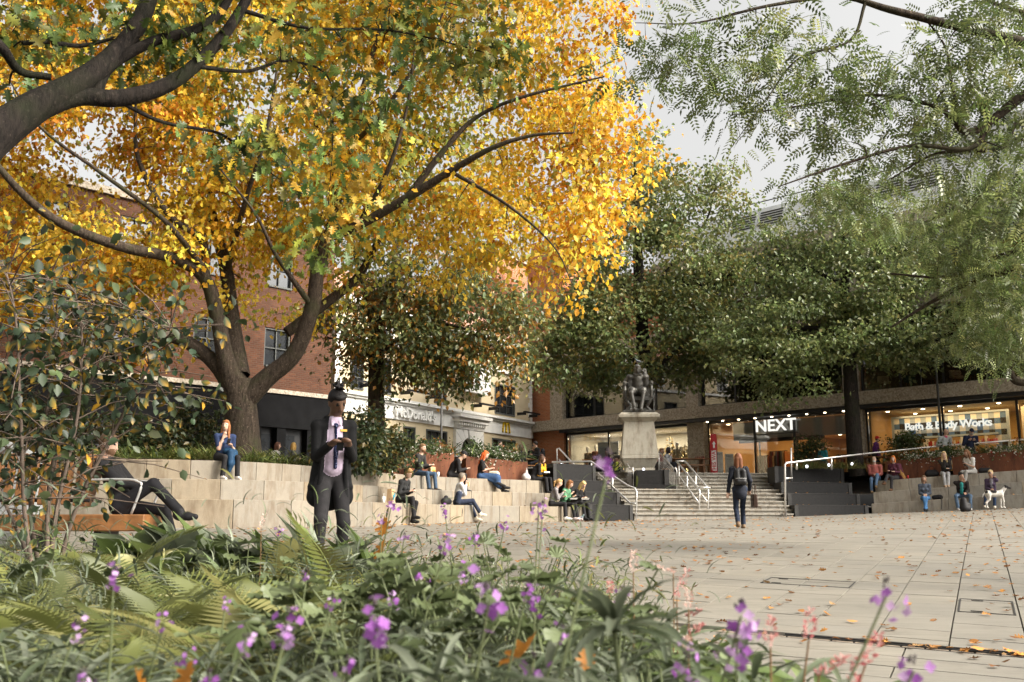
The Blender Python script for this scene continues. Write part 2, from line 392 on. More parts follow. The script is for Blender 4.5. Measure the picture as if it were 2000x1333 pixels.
# two flush access covers let into the paving
for (u0, u1, v0, v1), lb in (((-.27, .18, 9.62, 10.55), 'recessed access cover in the paving near the drain line'), ((-2.2, -1.3, 10.9, 11.5), 'recessed access cover farther up the paving')):
    a = thing('access_cover', lb, 'access cover', (*(DU * u0 + DV * v0), G(*(DU * u0 + DV * v0))), 'access covers')
    m = MB(); 
    for e in ((u0, u1, v0, v0 + .014), (u0, u1, v1 - .014, v1), (u0, u0 + .014, v0 + .02, v1 - .02), (u1 - .014, u1, v0 + .02, v1 - .02)): slab_geo(m, np.array(slab_quad(*e, g=0)), .005)
    m.build('rim', M_blackedge, a)
    for q in ((u0 + .1, u0 + .2, v0 + .08, v0 + .1), (u0 + .1, u0 + .2, v1 - .1, v1 - .08)):
        m = MB(); slab_geo(m, np.array(slab_quad(*q, g=0)), .006); m.build('lifting_slot', M_blackedge, a)

# bed soil
NS = 90; bx = np.linspace(-9, 1.5, NS); by = np.linspace(-2, 10.2, NS); X, Yb = np.meshgrid(bx, by); ii = in_poly(BED, X, Yb); de = np.full(X.shape, 9.)
for (x0, y0), (x1, y1) in zip(BED, BED[1:] + BED[:1]):
    t_ = np.clip(((X - x0) * (x1 - x0) + (Yb - y0) * (y1 - y0)) / ((x1 - x0) ** 2 + (y1 - y0) ** 2), 0, 1); de = np.minimum(de, np.hypot(X - x0 - t_ * (x1 - x0), Yb - y0 - t_ * (y1 - y0)))
de = np.where(ii, de, -de); Zb = G(X, Yb) - .04 + (SOIL(X, Yb) - G(X, Yb) + .04) * smooth(-.02, .45, de) + RNG.normal(0, .012, X.shape) * (de > .1)
mb = MB(); mb.add(np.stack([X, Yb, Zb], 2).reshape(-1, 3), [(j * NS + i, j * NS + i + 1, (j + 1) * NS + i + 1, (j + 1) * NS + i) for j in range(NS - 1) for i in range(NS - 1) if ii[j:j + 2, i:i + 2].any()])
tag(mb.build('bed_soil', M_soil, smooth=True), 'dark soil of the foreground planting bed', kind='structure')
mb = MB(); bp = [p for p in BED[:-2]]
for (x0, y0), (x1, y1) in zip(bp[:-1], bp[1:]):
    d = Vector((x1 - x0, y1 - y0, 0)).normalized(); nrm = Vector((d.y, -d.x, 0)) * .06
    a, b = Vector((x0, y0, 0)), Vector((x1, y1, 0)); q = [a, a + nrm, b + nrm, b]
    mb.hexa([(p.x, p.y, G(p.x, p.y) - .02) for p in q], [(p.x, p.y, G(p.x, p.y) + .07) for p in q])
tag(mb.build('bed_kerb', M_gran2), 'low stone kerb round the planting bed', kind='structure')
# ---------------------------------------------------------------- stepped seating, left side
def stone_tiers(name, label, curve_fn, zb_fn, n_tier, tops, mat, ln_fn, depth=.85, seed=1):
    root = thing(name, label, 'stone seating', (*curve_fn(0, .5), -.2)); r = random.Random(seed)
    for k in range(n_tier):
        t = 0.
        L = curve_fn.length
        while t < 1 - 1e-4:
            ln = ln_fn(r, t) / L; t1 = min(1, t + ln)
            if 1 - t1 < .3 * ln: t1 = 1
            g = .005 / L
            a0, a1 = Vector((*curve_fn(k * depth, t + g), 0)), Vector((*curve_fn(k * depth, t1 - g), 0))
            b0, b1 = Vector((*curve_fn(k * depth + depth + .1, t + g), 0)), Vector((*curve_fn(k * depth + depth + .1, t1 - g), 0))
            dz = r.uniform(-.003, .003)
            zt0, zt1 = tops(k, t), tops(k, t1)
            zl0 = zb_fn(*a0.xy) - .06 if k == 0 else tops(k - 1, t) - .04
            zl1 = zb_fn(*a1.xy) - .06 if k == 0 else tops(k - 1, t1) - .04
            mb = MB()
            mb.hexa([(a0.x, a0.y, zl0), (a1.x, a1.y, zl1), (b1.x, b1.y, zl1), (b0.x, b0.y, zl0)],
                    [(a0.x, a0.y, zt0 + dz), (a1.x, a1.y, zt1 + dz), (b1.x, b1.y, zt1 + dz), (b0.x, b0.y, zt0 + dz)])
            mb.build('stone_block', mat, root, bevel=.008)
            t = t1
    return root
class Curve:
    def __init__(s, P, n=200):
        s.P = resample(np.array(P)[:, :2], n); s.length = float(np.linalg.norm(np.diff(s.P, axis=0), axis=1).sum()); s.c = {}
    def __call__(s, off, t):
        if off not in s.c: s.c[off] = offset_curve(s.P, off)
        Q = s.c[off]; i = np.clip(t, 0, 1) * (len(Q) - 1)
        return np.array([np.interp(i, np.arange(len(Q)), Q[:, 0]), np.interp(i, np.arange(len(Q)), Q[:, 1])])
    def find(s, off, px, n=600):
        """parameter whose point lies in the direction of photo column px"""
        ts = np.linspace(0, 1, n); q = np.array([s(off, t) for t in ts]); e = np.abs(q[:, 0] / q[:, 1] - (px - 1000) / FPX * 1.0)
        return ts[int(np.argmin(e))]
CL = Curve(T1L)
ZL = [.38, .81, 1.24]
stone_tiers('stone_seating', 'curved three-tier stone seating below the yellow tree', CL, G, 3, lambda k, t: ZL[k], M_gran,
            lambda r, t: r.uniform(1.05, 1.35) if t < .45 else r.uniform(.62, .9), seed=2)
R0, R1_ = np.array([12.75, 35.8]), np.array([24.2, 30.35])
CR = Curve(np.linspace(R0, R1_, 60)); CR_dir = (R1_ - R0) / np.linalg.norm(R1_ - R0)
def ZR(k, t): return .10 + .0618 * t * CR.length + .43 * (k + 1)
stone_tiers('stone_seating', 'straight three-tier stone seating below the rust planters by the dark cheek wall', CR, lambda x, y: G(x, y) - .1, 3, ZR, M_gran2,
            lambda r, t: r.uniform(1.15, 1.3), seed=5)

# ---------------------------------------------------------------- dark stepped cheek walls
def cheek(name, label, A, B, off, zt, z0):
    root = thing(name, label, 'cheek wall', (*A, z0))
    A, B, off = Vector((*A, 0)), Vector((*B, 0)), Vector((*off, 0)); d = (B - A).normalized()
    for k, z in enumerate(zt):
        a, b = A + off * k, B + off * k; zl = z0 - .2 if k == 0 else zt[k - 1] - .03
        post = .16
        for p0, p1, pr, mt, nm, dzz in ((a + d * post, b - d * post, 0., M_black, 'wall_panel', 0), (a, a + d * post, .03, M_blackedge, 'end_post', .02), (b - d * post, b, .03, M_blackedge, 'end_post', .02)):
            bk = off * 1.3; fr = -off.normalized() * pr
            q = [p0 + fr, p1 + fr, p1 + bk, p0 + bk]; mb = MB()
            mb.hexa([(p.x, p.y, zl) for p in q], [(p.x, p.y, z + dzz) for p in q]); mb.build(nm, mt, root, bevel=.006)
        c = MB(); q = [a + d * post - off.normalized() * .015, b - d * post - off.normalized() * .015, b - d * post + off * .2, a + d * post + off * .2]
        c.hexa([(p.x, p.y, z + .002) for p in q], [(p.x, p.y, z + .022) for p in q]); c.build('coping', M_blackedge, root)
    return root
cheek('cheek_wall', 'dark granite stepped wall left of the wide stairs', (2.42, 32.05), (3.98, 33.35), (-.34, .76), (.44, .87, 1.28, 1.86), 0.0)
cheek('cheek_wall', 'dark granite stepped wall right of the wide stairs', (9.72, 34.75), (12.62, 35.75), (.0, .8), (.46, .88, 1.30, 1.90), 0.04)

# ---------------------------------------------------------------- wide stairs
stairs = thing('staircase', 'wide pale stone staircase rising to the shop front', 'stairs', (7, 34, 0))
SL0, SR0 = Vector((4.06, 33.45, 0)), Vector((9.66, 34.65, 0)); SLD, SRD = Vector((-.2, .98, 0)), Vector((.27, .962, 0))
steps = []; y = 0.; z = .04
for k in range(7): z += .1455; steps.append((y, z)); y += .35
y += .75
for k in range(5): z += .14; steps.append((y, z)); y += .35
TOPZ = z; r = random.Random(8)
for k, (yy, zz) in enumerate(steps):
    nxt = steps[k + 1][0] if k + 1 < len(steps) else yy + .6
    l0, r0, l1, r1 = SL0 + SLD * yy, SR0 + SRD * yy, SL0 + SLD * (nxt + .05), SR0 + SRD * (nxt + .05)
    t = 0.; zl = (steps[k - 1][1] if k else 0.) - .05
    while t < 1:
        t1 = min(1, t + r.uniform(.8, 1.3) / (r0 - l0).length)
        if 1 - t1 < .06: t1 = 1
        a, b, c, d = l0.lerp(r0, t + .0008), l0.lerp(r0, t1 - .0008), l1.lerp(r1, t1 - .0008), l1.lerp(r1, t + .0008)
        n = Vector((SLD.x, SLD.y, 0)) * .055
        mb = MB()    # riser set back under a projecting tread slab
        mb.hexa([(p.x, p.y, zl) for p in (a + n, b + n, c, d)], [(p.x, p.y, zz - .045) for p in (a + n, b + n, c, d)])
        mb.hexa([(p.x, p.y, zz - .0445) for p in (a, b, c, d)], [(p.x, p.y, zz) for p in (a, b, c, d)])
        mb.build('step_slab', M_step, stairs); t = t1
def TZ(x, y):
    """height of the upper terrace"""
    return 1.30 + (TOPZ - 1.30) * smooth(-4, 2, np.asarray(x, float))
t3b = [tuple(CL(3 * .85, t)) for t in np.linspace(0, 1, 40)]
topL, topR = SL0 + SLD * (steps[-1][0] + .5), SR0 + SRD * (steps[-1][0] + .5)
poly = t3b + [(1.4, 34.6), (topL.x, topL.y), (topR.x, topR.y), (10.9, 38.2)] + [tuple(CR(2.55, t)) for t in (0.02, .5, 1)] + [(40, 24), (60, 60), (-40, 75), (-40, 22)]
from mathutils.geometry import tessellate_polygon
tris = tessellate_polygon([[Vector((p[0], p[1], 0)) for p in poly]])
me = bpy.data.meshes.new('terrace'); me.from_pydata([(p[0], p[1], float(TZ(p[0], p[1]))) for p in poly], [], [tuple(t) for t in tris]); me.update(); me.materials.append(M_pave)
ter = bpy.data.objects.new('terrace', me); COL.objects.link(ter); tag(ter, 'paved upper terrace in front of the shops', kind='structure')

# ---------------------------------------------------------------- rust-coloured steel planters
def planter(label, fn, t0, t1, off0, width, z0, z1, group, seg=1.1):
    """box planter of upright steel sheets following the back of the seating"""
    root = thing('steel_planter', label, 'planter', (*fn(off0, t0), z0(t0)), group); L = fn.length * (t1 - t0); n = max(1, round(L / seg))
    for i in range(n):
        a, b = t0 + (t1 - t0) * (i + .004) / n, t0 + (t1 - t0) * (i + 1 - .004) / n
        for o0, o1 in ((off0, off0 + .04), (off0 + width - .04, off0 + width)):
            p, q, s_, r_ = fn(o0, a), fn(o0, b), fn(o1, b), fn(o1, a); mb = MB()
            mb.hexa([(*p, z0(a)), (*q, z0(b)), (*s_, z0(b)), (*r_, z0(a))], [(*p, z1(a)), (*q, z1(b)), (*s_, z1(b)), (*r_, z1(a))]); mb.build('steel_sheet', M_corten, root)
    for t, e in ((t0, .04), (t1, -.04)):
        te = t + e / fn.length; o0, o1 = off0 + .042, off0 + width - .042
        p, q, s_, r_ = (fn(o0, t), fn(o1, t), fn(o1, te), fn(o0, te)) if e > 0 else (fn(o0, te), fn(o1, te), fn(o1, t), fn(o0, t))
        mb = MB(); mb.hexa([(*r_, z0(t)), (*s_, z0(t)), (*q, z0(t)), (*p, z0(t))], [(*r_, z1(t)), (*s_, z1(t)), (*q, z1(t)), (*p, z1(t))]); mb.build('end_sheet', M_corten, root)
    mb = MB(); ts = np.linspace(t0, t1, max(3, n * 2))
    for a, b in zip(ts[:-1], ts[1:]): mb.add([(*fn(off0 + .04, a), z1(a) - .08), (*fn(off0 + .04, b), z1(b) - .08), (*fn(off0 + width - .04, b), z1(b) - .08), (*fn(off0 + width - .04, a), z1(a) - .08)], [(0, 1, 2, 3)])
    mb.build('soil', M_soil, root)
    return root
tA, tB, tC = CL.find(2.5, 768), CL.find(2.5, 888), CL.find(2.5, 1040)
planter('rust steel planter behind the man in the black hoodie', CL, tA, tB, 2.5, 1.0, lambda t: 1.20, lambda t: 2.03, 'rust steel planters')
planter('rust steel planter behind the red-haired woman', CL, tB + .012, tC, 2.5, 1.0, lambda t: 1.20, lambda t: 1.98 - .10 * (t - tB) / (tC - tB), 'rust steel planters')
for a, b, lb in ((.03, .20, 'short rust steel planter behind the couple beside the dark cheek wall'), (.21, .52, 'rust steel planter behind the blonde woman in pale trousers'), (.53, .99, 'long rust steel planter running out of the picture')):
    planter(lb, CR, a, b, 2.45, 1.0, lambda t: ZR(2, t) - .05, lambda t: ZR(2, t) + .74, 'rust steel planters')
# low planted bank on the left behind the seating, round the big tree
mb = MB(); ts = np.linspace(0, tA - .004, 40); na = len(ts)
vs = []
for t in ts:
    for o, z in ((2.5, 1.2), (2.55, 1.3), (4.2, 1.42), (6.5, 1.36), (7.5, 1.30)): vs.append((*CL(o, t), z))
mb.add(vs, [(i * 5 + j, (i + 1) * 5 + j, (i + 1) * 5 + j + 1, i * 5 + j + 1) for i in range(na - 1) for j in range(4)])
tag(mb.build('planted_bank', M_soil, smooth=True), 'soil bank under the big tree behind the seating', kind='structure')
# ---------------------------------------------------------------- facades
class Facade:
    def __init__(s, A, B):
        s.A = Vector((*A, 0)); d = Vector((*B, 0)) - s.A; s.L = d.length; s.u = d.normalized(); s.n = Vector((s.u.y, -s.u.x, 0))
    def p(s, a, z, o=0.): q = s.A + s.u * a + s.n * o; return Vector((q.x, q.y, z))
    def box(s, mb, a0, a1, z0, z1, o0, o1, mi=0):
        """o0 back, o1 front (out of the wall)"""
        q = [(a0, o1), (a1, o1), (a1, o0), (a0, o0)]
        return mb.hexa([s.p(a, z0, o) for a, o in q], [s.p(a, z1, o) for a, o in q], mi)
    def part(s, root, name, mat, *b, **k):
        mb = MB()
        if not hasattr(b[0], '__len__'): b = [b]
        for q in b: s.box(mb, *q)
        return mb.build(name, mat, root, **k)
    def M(s, a, z, o): 
        q = s.p(a, z, o); return Matrix(((s.u.x, 0, s.n.x, q.x), (s.u.y, 0, s.n.y, q.y), (0, 1, 0, q.z), (0, 0, 0, 1)))
    def hit(s, px, py):
        r = at(px, py, 1.); t = s.A.dot(s.n) / (r.x * s.n.x + r.y * s.n.y); q = r * t
        return (q - s.A).dot(s.u), q.z
FN = Facade((1.14, 55.5), (19.3, 37.5)); FM = Facade((-7.3, 40.5), (1.1, 55.0)); FB = Facade((-22, 24), (-7.35, 40.0))
M_brickO = mk_brick('orange_brick', (.40, .135, .055), (.50, .19, .085), (.36, .24, .17), FN.u.x, FN.u.y)
M_brickR = mk_brick('dark_red_brick', (.07, .025, .013), (.125, .047, .022), (.08, .055, .038), FB.u.x, FB.u.y)
M_warm = plain('warm_shop_wall', (.42, .27, .12), .8, 0, .1, 1)
M_pale = plain('pale_shop_wall', (.70, .66, .56), .8, 0, .06, 1)
M_ceil = plain('shop_ceiling', (.62, .47, .28), .8, 0, .05, 1)
M_floorw = plain('shop_floor', (.30, .2, .11), .45, 0, .2, 2)
M_sign = glow('lit_white_lettering', (1, .97, .88), .6)
M_taupe = plain('taupe_fascia', (.26, .235, .19), .6, 0, .08, 2)

# ---- concrete shopping centre
shop = thing('shopping_centre', 'concrete and glass shopping centre with shop fronts above the stairs', 'building', FN.p(12, 1.7))
ZB0, ZB1, ZC0, ZC1 = 4.72, 5.27, 8.55, 9.1
FN.part(shop, 'concrete_band', M_agg, (-.0, 6.5, ZB0, ZB1, -.4, .55)); FN.part(shop, 'concrete_band', M_agg, (6.51, 13, ZB0, ZB1, -.4, .55))
FN.part(shop, 'concrete_band', M_agg, (13.01, 19.6, ZB0, ZB1, -.4, .55)); FN.part(shop, 'concrete_band', M_agg, (19.61, 25.9, ZB0, ZB1, -.4, .55)); FN.part(shop, 'concrete_band', M_agg, (25.91, 40, ZB0, ZB1, -.4, .55))
FN.part(shop, 'concrete_band', M_agg, (0, 17.9, ZC0, ZC1, -.4, .45)); FN.part(shop, 'concrete_band', M_agg, (17.91, 40, ZC0, ZC1, -.4, .45))
FN.part(shop, 'concrete_band', M_agg, (8.8, 22.2, 12.0, 12.6, -.4, .5)); FN.part(shop, 'concrete_band', M_agg, (22.21, 40, 12.0, 12.6, -.4, .5))
for a0, a1, z0, z1 in ((10.42, 11.35, 1.7, ZB0), (18.95, 19.3, 1.7, ZB0), (1.45, 2.35, ZB1, ZC0), (10.4, 11.1, ZB1, ZC0), (18.5, 19.12, ZB1, ZC0), (29, 29.6, ZB1, ZC0), (18.9, 20.3, ZC1, 12.0), (29, 29.6, ZC1, 12.0), (29, 29.6, 1.7, ZB0)):
    FN.part(shop, 'concrete_column', M_agg, (a0, a1, z0 - .02, z1 + .02, -.5, .12))
for q in ((0, 2.4, 1.5, ZB0, -.5, .06), (0, 1.42, ZB1, ZC0, -.5, .05), (0, 9.0, ZC1, 12.6, -.5, .05), (-.0, 2.4, 12.6, 15.6, -.5, .05)): FN.part(shop, 'brick_wall', M_brickO, q)
FN.part(shop, 'rear_mass', M_agg, (0.2, 40, ZC1, 12.5, -12, -7)); FN.part(shop, 'side_wall', M_brickO, (-.45, -.05, 1.4, 15.0, -14, -.1))
# sloping pale roof cladding, panel by panel, with louvre stripes
for i in range(22):
    a0, a1 = 8.9 + i * 1.42, 8.9 + (i + 1) * 1.42 - .03; mb = MB()
    mb.hexa([FN.p(a0, 12.62, .42), FN.p(a1, 12.62, .42), FN.p(a1, 12.62, -1), FN.p(a0, 12.62, -1)], [FN.p(a0, 14.55, -.5), FN.p(a1, 14.55, -.5), FN.p(a1, 14.55, -1.5), FN.p(a0, 14.55, -1.5)])
    pn = mb.build('roof_panel', M_roofpan, shop)
    if i in (3, 4, 8, 9):
        mb = MB()
        for j in range(6):
            z = 13.55 + j * .14; f = (z - 12.62) / 1.93; o = .42 - .92 * f + .03; FN.box(mb, a0 + .1, a1 - .1, z, z + .05, o - .1, o)
        mb.build('louvre', M_blackedge, pn)
FN.part(shop, 'roof_rail', M_blackedge, (8.9, 39, 14.9, 14.94, -.62, -.58))
FN.part(shop, 'plant_room', M_roofpan, (21.5, 26.5, 14.3, 16.4, -5, -1.6))
# black soffit strip, ground-floor frames
FN.part(shop, 'soffit', M_frame, (2.42, 40, ZB0 - .17, ZB0 - .01, -.6, .48))
def shop_window(root, a0, a1, z0, z1, o, mull, glass, fr=.09, name='shop_window'):
    mb = MB(); FN.box(mb, a0, a0 + fr, z0, z1, o - .06, o + .06); FN.box(mb, a1 - fr, a1, z0, z1, o - .06, o + .06)
    FN.box(mb, a0 + fr, a1 - fr, z1 - fr, z1, o - .06, o + .06); FN.box(mb, a0 + fr, a1 - fr, z0, z0 + fr, o - .06, o + .06)
    for m in mull: FN.box(mb, m - .045, m + .045, z0 + fr, z1 - fr, o - .05, o + .05)
    f = mb.build(name, M_frame, root); es = [a0 + fr] + [m for m in mull] + [a1 - fr]
    for i in range(len(es) - 1):
        l = es[i] + (.046 if i else .001); h = es[i + 1] - (.046 if i < len(es) - 2 else .001)
        FN.part(f, 'pane', glass, (l, h, z0 + fr + .001, z1 - fr - .001, o - .012, o + .012))
    return f
GZ = TOPZ + .02
shop_window(shop, 2.42, 10.4, GZ, ZB0 - .18, -.15, [5.35, 8.0], M_glass)
shop_window(shop, 11.4, 18.9, GZ, ZB0 - .18, -.25, [13.9, 15.9], M_glass, .06)
shop_window(shop, 19.35, 28.9, GZ, ZB0 - .18, -.1, [22.55, 25.35], M_glass)
shop_window(shop, 29.7, 39, GZ, ZB0 - .18, -.1, [33, 36], M_glass)
M_glassu = mk_glass('cafe_window_glass', (.62, .63, .62), .05, .95)
for a0, a1, mu in ((2.4, 10.35, [4.4, 6.4, 8.4]), (11.15, 18.45, [13, 15, 17]), (19.2, 28.9, [20.9, 22.65, 24.4, 26.2]), (29.7, 39, [32, 34.5])):
    shop_window(shop, a0, a1, ZB1 + .02, ZC0 - .02, -.2, mu, M_glassu, .1, 'upper_window')
for a0, a1, mu in ((9.1, 18.8, [11, 12.9, 14.8, 16.7]), (20.4, 28.9, [22.5, 24.6, 26.7]), (29.7, 39, [32, 34.5])):
    shop_window(shop, a0, a1, ZC1 + .02, 10.95, -.2, mu, M_glassu, .09, 'upper_window')
FN.part(shop, 'upper_fascia', M_charcoal, (9.1, 18.8, 10.97, 11.98, -.4, .05)); FN.part(shop, 'upper_fascia', M_charcoal, (20.4, 39, 10.97, 11.98, -.4, .05))
FN.part(shop, 'white_mullion', M_white, *[(11.0 + 1.1 * i, 11.06 + 1.1 * i, ZC1 + .1, 10.9, -.12, -.06) for i in range(7)], (11, 18.6, 10.2, 10.26, -.06, -.02))
# rooms behind the glass
def room(a0, a1, z0, z1, dep, wall, ceil, floor, o=-.45):
    for nm, mt, q in (('room_back', wall, (a0, a1, z0, z1, o - dep - .1, o - dep)), ('room_floor', floor, (a0, a1, z0 - .12, z0 - .005, o - dep, o + .2)), ('room_ceiling', ceil, (a0, a1, z1, z1 + .1, o - dep, o + .1)),
                      ('room_side', wall, (a0 - .1, a0 - .005, z0, z1, o - dep, o)), ('room_side', wall, (a1 + .005, a1 + .1, z0, z1, o - dep, o))): FN.part(shop, nm, mt, q)
room(2.45, 10.4, GZ - .05, 4.45, 2.6, M_pale, M_pale, M_floorw); room(11.4, 18.9, GZ - .05, 4.50, 13, M_warm, M_ceil, M_floorw)
room(19.4, 28.9, GZ - .05, 4.50, 4.2, M_warm, M_ceil, M_floorw); room(29.7, 39, GZ - .05, 4.45, 4, M_warm, M_ceil, M_floorw)
room(2.4, 18.4, ZB1 - .05, ZC0 + .2, 5, M_dark, M_dark, M_dark); room(19.2, 39, ZB1 - .05, ZC0 + .2, 6, M_dark, M_dark, M_floorw); room(9.1, 39, ZC1 - .1, 11.9, 5, M_warm, M_dark, M_dark)
def area(a, z, o, sx, sy, e, col, face=None):
    l = bpy.data.lights.new('shop_ceiling_light', 'AREA'); l.shape = 'RECTANGLE'; l.size = sx; l.size_y = sy; l.energy = e; l.color = col
    ob = bpy.data.objects.new('shop_ceiling_light', l); COL.objects.link(ob); ob.location = FN.p(a, z, o); ob.rotation_euler = (0, 0, math.atan2(FN.u.y, FN.u.x))
for a, o, sx, sy, e in ((6.4, -1.4, 6, 1, 170), (15.1, -3, 6, 3, 110), (15.1, -9, 6, 5, 150), (24, -2, 8, 2, 140), (34, -2, 8, 2, 70)):
    area(a, 4.40, o, sx, sy, e, (1, .62, .26) if a > 11 else (1, .85, .62))
area(24, ZC0, -3.5, 9, 3, 45, (1, .62, .3)); area(14.5, 10.9, -2.5, 8, 2, 80, (1, .7, .4))
def downlight(root, a, z, o, r=.07):
    mb = MB(); q = FN.p(a, z, o); mb.lathe([(r * .75, 0), (r, .012), (r, .03)], (q.x, q.y, q.z - .02), 10); mb.build('downlight', M_lamp, root)
for i in range(9): downlight(shop, 11.6 + i * .86, ZB0 - .185, .15, .055)
for i in range(7):
    for o in (-1.2, -3.4, -5.6, -8, -10.5): downlight(shop, 11.9 + i * 1.05 + (.4 if o in (-3.4, -8) else 0), 4.495, o, .09)
for i in range(6):
    for o in (-1, -2.6): downlight(shop, 19.9 + i * 1.5 + (.5 if o < -2 else 0), 4.495, o, .08)
# clothes shop interior
FN.part(shop, 'fascia_panel', M_taupe, (12.6, 18.88, 3.62, 4.44, -.62, -.5)); FN.part(shop, 'door_track', M_frame, (12.95, 17.2, 3.48, 3.64, -.52, -.38))
FN.part(shop, 'door_post', M_frame, (13.96, 14.02, GZ, 3.5, -.5, -.44), (15.86, 15.92, GZ, 3.5, -.5, -.44))
text_mesh('lettering', 'NEXT', .74, M_sign, shop, FN.M(15.08, 4.15, -.05), .05, .86, .010, 1.02, 2.02)
FN.part(shop, 'sign_bracket', M_frame, (14.0, 16.2, 3.78, 3.81, -.1, -.07))
text_mesh('upper_lettering', 'NEXT', 1.0, M_white, shop, FN.M(14.6, 11.45, .09), .06, .9, .014, 1.02)
M_cl = [plain('dark_clothes', (.02, .018, .018), .9), plain('maroon_clothes', (.09, .015, .02), .9), plain('beige_clothes', (.36, .26, .15), .9), plain('grey_clothes', (.12, .12, .13), .9), plain('rust_clothes', (.28, .1, .03), .9)]
r = random.Random(4)
for i in range(26):
    a, o = r.uniform(11.9, 18.5), r.uniform(-9.5, -2.2); rk = MB(); h = r.uniform(1.0, 1.5); wd = r.uniform(.7, 1.3)
    FN.box(rk, a - .02, a + .02, GZ - .04, GZ + h, o - .02, o + .02); FN.box(rk, a - wd / 2, a + wd / 2, GZ + h, GZ + h + .03, o - .02, o + .02)
    ob = tag(rk.build('clothes_rail', M_frame), 'rail of dark garments inside the lit clothes shop', 'clothes rail', 'clothes rails inside the shop')
    for j in range(int(wd / .09)):
        x = a - wd / 2 + .06 + j * .09; FN.part(ob, 'garment', r.choice(M_cl), (x, x + .06, GZ + h - r.uniform(.75, .95), GZ + h - .02, o - .22, o + .22))
FN.part(shop, 'back_counter', M_frame, (12, 18.6, GZ, 3.1, -12.9, -12.3))
# toiletries shop: checked wall panel, lettering, shelves
M_ck = [plain('check_white', (.72, .72, .68), .6, 0, .04), plain('check_blue', (.10, .19, .36), .6, 0, .05), plain('check_black', (.018, .02, .03), .6, 0, .05), plain('check_pale_blue', (.36, .44, .53), .6, 0, .05)]
mb = MB(); cw = .23
for i in range(20):
    for j in range(9):
        a0 = 19.68 + i * cw; z0 = 2.19 + j * cw
        if 2 <= i < 18 and j < 5: continue
        FN.box(mb, a0, a0 + cw, z0, z0 + cw, -2.1, -2.05, [0, 3, 1, 2][(i % 2) + 2 * (j % 2)] if (i + j) % 3 else [0, 1, 1, 2][(i % 2) + 2 * (j % 2)])
mb.build('checked_panel', M_ck, shop)
FN.part(shop, 'panel_border', M_ck[3], (19.58, 24.38, 4.27, 4.35, -2.12, -2.0), (19.58, 19.67, 2.0, 4.27, -2.12, -2.0), (24.29, 24.38, 2.0, 4.27, -2.12, -2.0), (20.05, 23.95, 3.36, 3.44, -2.08, -1.95))
text_mesh('lettering', 'Bath & Body Works', .45, M_sign, shop, FN.M(21.99, 3.86, -1.9), .05, 1.04, .008, .92, 3.55)
M_prod = [plain('red_bottle', (.4, .04, .03), .4), plain('amber_bottle', (.5, .22, .04), .4), plain('white_bottle', (.7, .68, .6), .4), plain('pink_bottle', (.55, .2, .25), .4)]
for i in range(8):
    for j in range(3):
        a0 = 20.18 + i * .475; z0 = 2.22 + j * .37
        sh = tag(FN.part(shop, 'shelf_bay', M_ck[0], (a0 - .02, a0 + .02, z0, z0 + .36, -2.06, -1.75), (a0 + .02, a0 + .45, z0, z0 + .03, -2.06, -1.75)))
        mb = MB()
        for q in range(5): FN.box(mb, a0 + .05 + q * .08, a0 + .11 + q * .08, z0 + .032, z0 + r.uniform(.16, .26), -1.95, -1.86, r.randrange(4))
        mb.build('bottle_row', M_prod, sh)
FN.part(shop, 'counter', M_timber, (19.45, 20.0, GZ, 2.7, -1.9, -1.3)); FN.part(shop, 'inner_column', M_pale, (24.9, 25.2, GZ, 4.4, -2.2, -1.9))
# shop-window display: poster of a man in a checked shirt, mannequins and lit trees stand in front of it
FN.part(shop, 'window_backdrop', M_taupe, (2.6, 10.3, GZ, 3.6, -1.9, -1.8))
# red round emblem sign on the cafe glass
mb = MB(); q = FN.p(25.5, 7.6, -.02); 
ring = [(math.cos(t) * rr, math.sin(t) * rr) for rr in (.62, .34) for t in np.linspace(0, 2 * math.pi, 24, endpoint=False)]
mb.add([FN.p(25.5 + x, 7.6 + y * .85, -.05) for x, y in ring], [(i, (i + 1) % 24, 24 + (i + 1) % 24, 24 + i) for i in range(24)])
mb.build('red_emblem', plain('red_vinyl', (.45, .03, .04), .5), shop)

# ---- cream burger restaurant
mcd = thing('cream_building', 'cream rendered restaurant with white fascia, arched door and quoins', 'building', FM.p(8, 1.3))
FB_W = FM.L
gw = [(1.2, 2.4), (4.82, 5.75), (6.6, 8.35), (12.5, 14.95)]                       # ground-floor windows
fw = [(1.0, 1.9), (2.95, 3.85), (7.25, 8.25), (12.75, 14.85)]
uw = [(3.1, 4.0), (6.1, 6.9), (8.2, 9.0), (10.3, 11.15), (13.4, 14.3)]
def wall_with_holes(z0, z1, holes, mt, nm, o=0.):
    xs_ = [0] + [v for h in holes for v in h[:2]] + [FB_W]
    for i in range(0, len(xs_), 2): FM.part(mcd, nm, mt, (xs_[i], xs_[i + 1], z0, z1, -.4, o))
    for h in holes:
        if h[2] > z0: FM.part(mcd, nm, mt, (h[0] + .001, h[1] - .001, z0, h[2], -.4, o - .003))
        if h[3] < z1: FM.part(mcd, nm, mt, (h[0] + .001, h[1] - .001, h[3], z1, -.4, o - .003))
ARC = (9.35, 11.0)
wall_with_holes(1.2, 4.36, sorted([(a, b, 2.4, 4.12) for a, b in gw] + [(ARC[0], ARC[1], 1.2, 3.98)]), M_cream, 'wall')
wall_with_holes(5.26, 7.6, [(a, b, 5.4, 7.0) for a, b in fw], M_cream, 'wall', .0)
wall_with_holes(7.75, 9.0, [(a, b, 7.9, 8.85) for a, b in uw], M_cream, 'wall', .0)
FM.part(mcd, 'fascia', M_white, (0, 9.05, 4.36, 5.02, -.4, .08)); FM.part(mcd, 'fascia', M_white, (11.35, FB_W, 4.36, 5.02, -.4, .08))
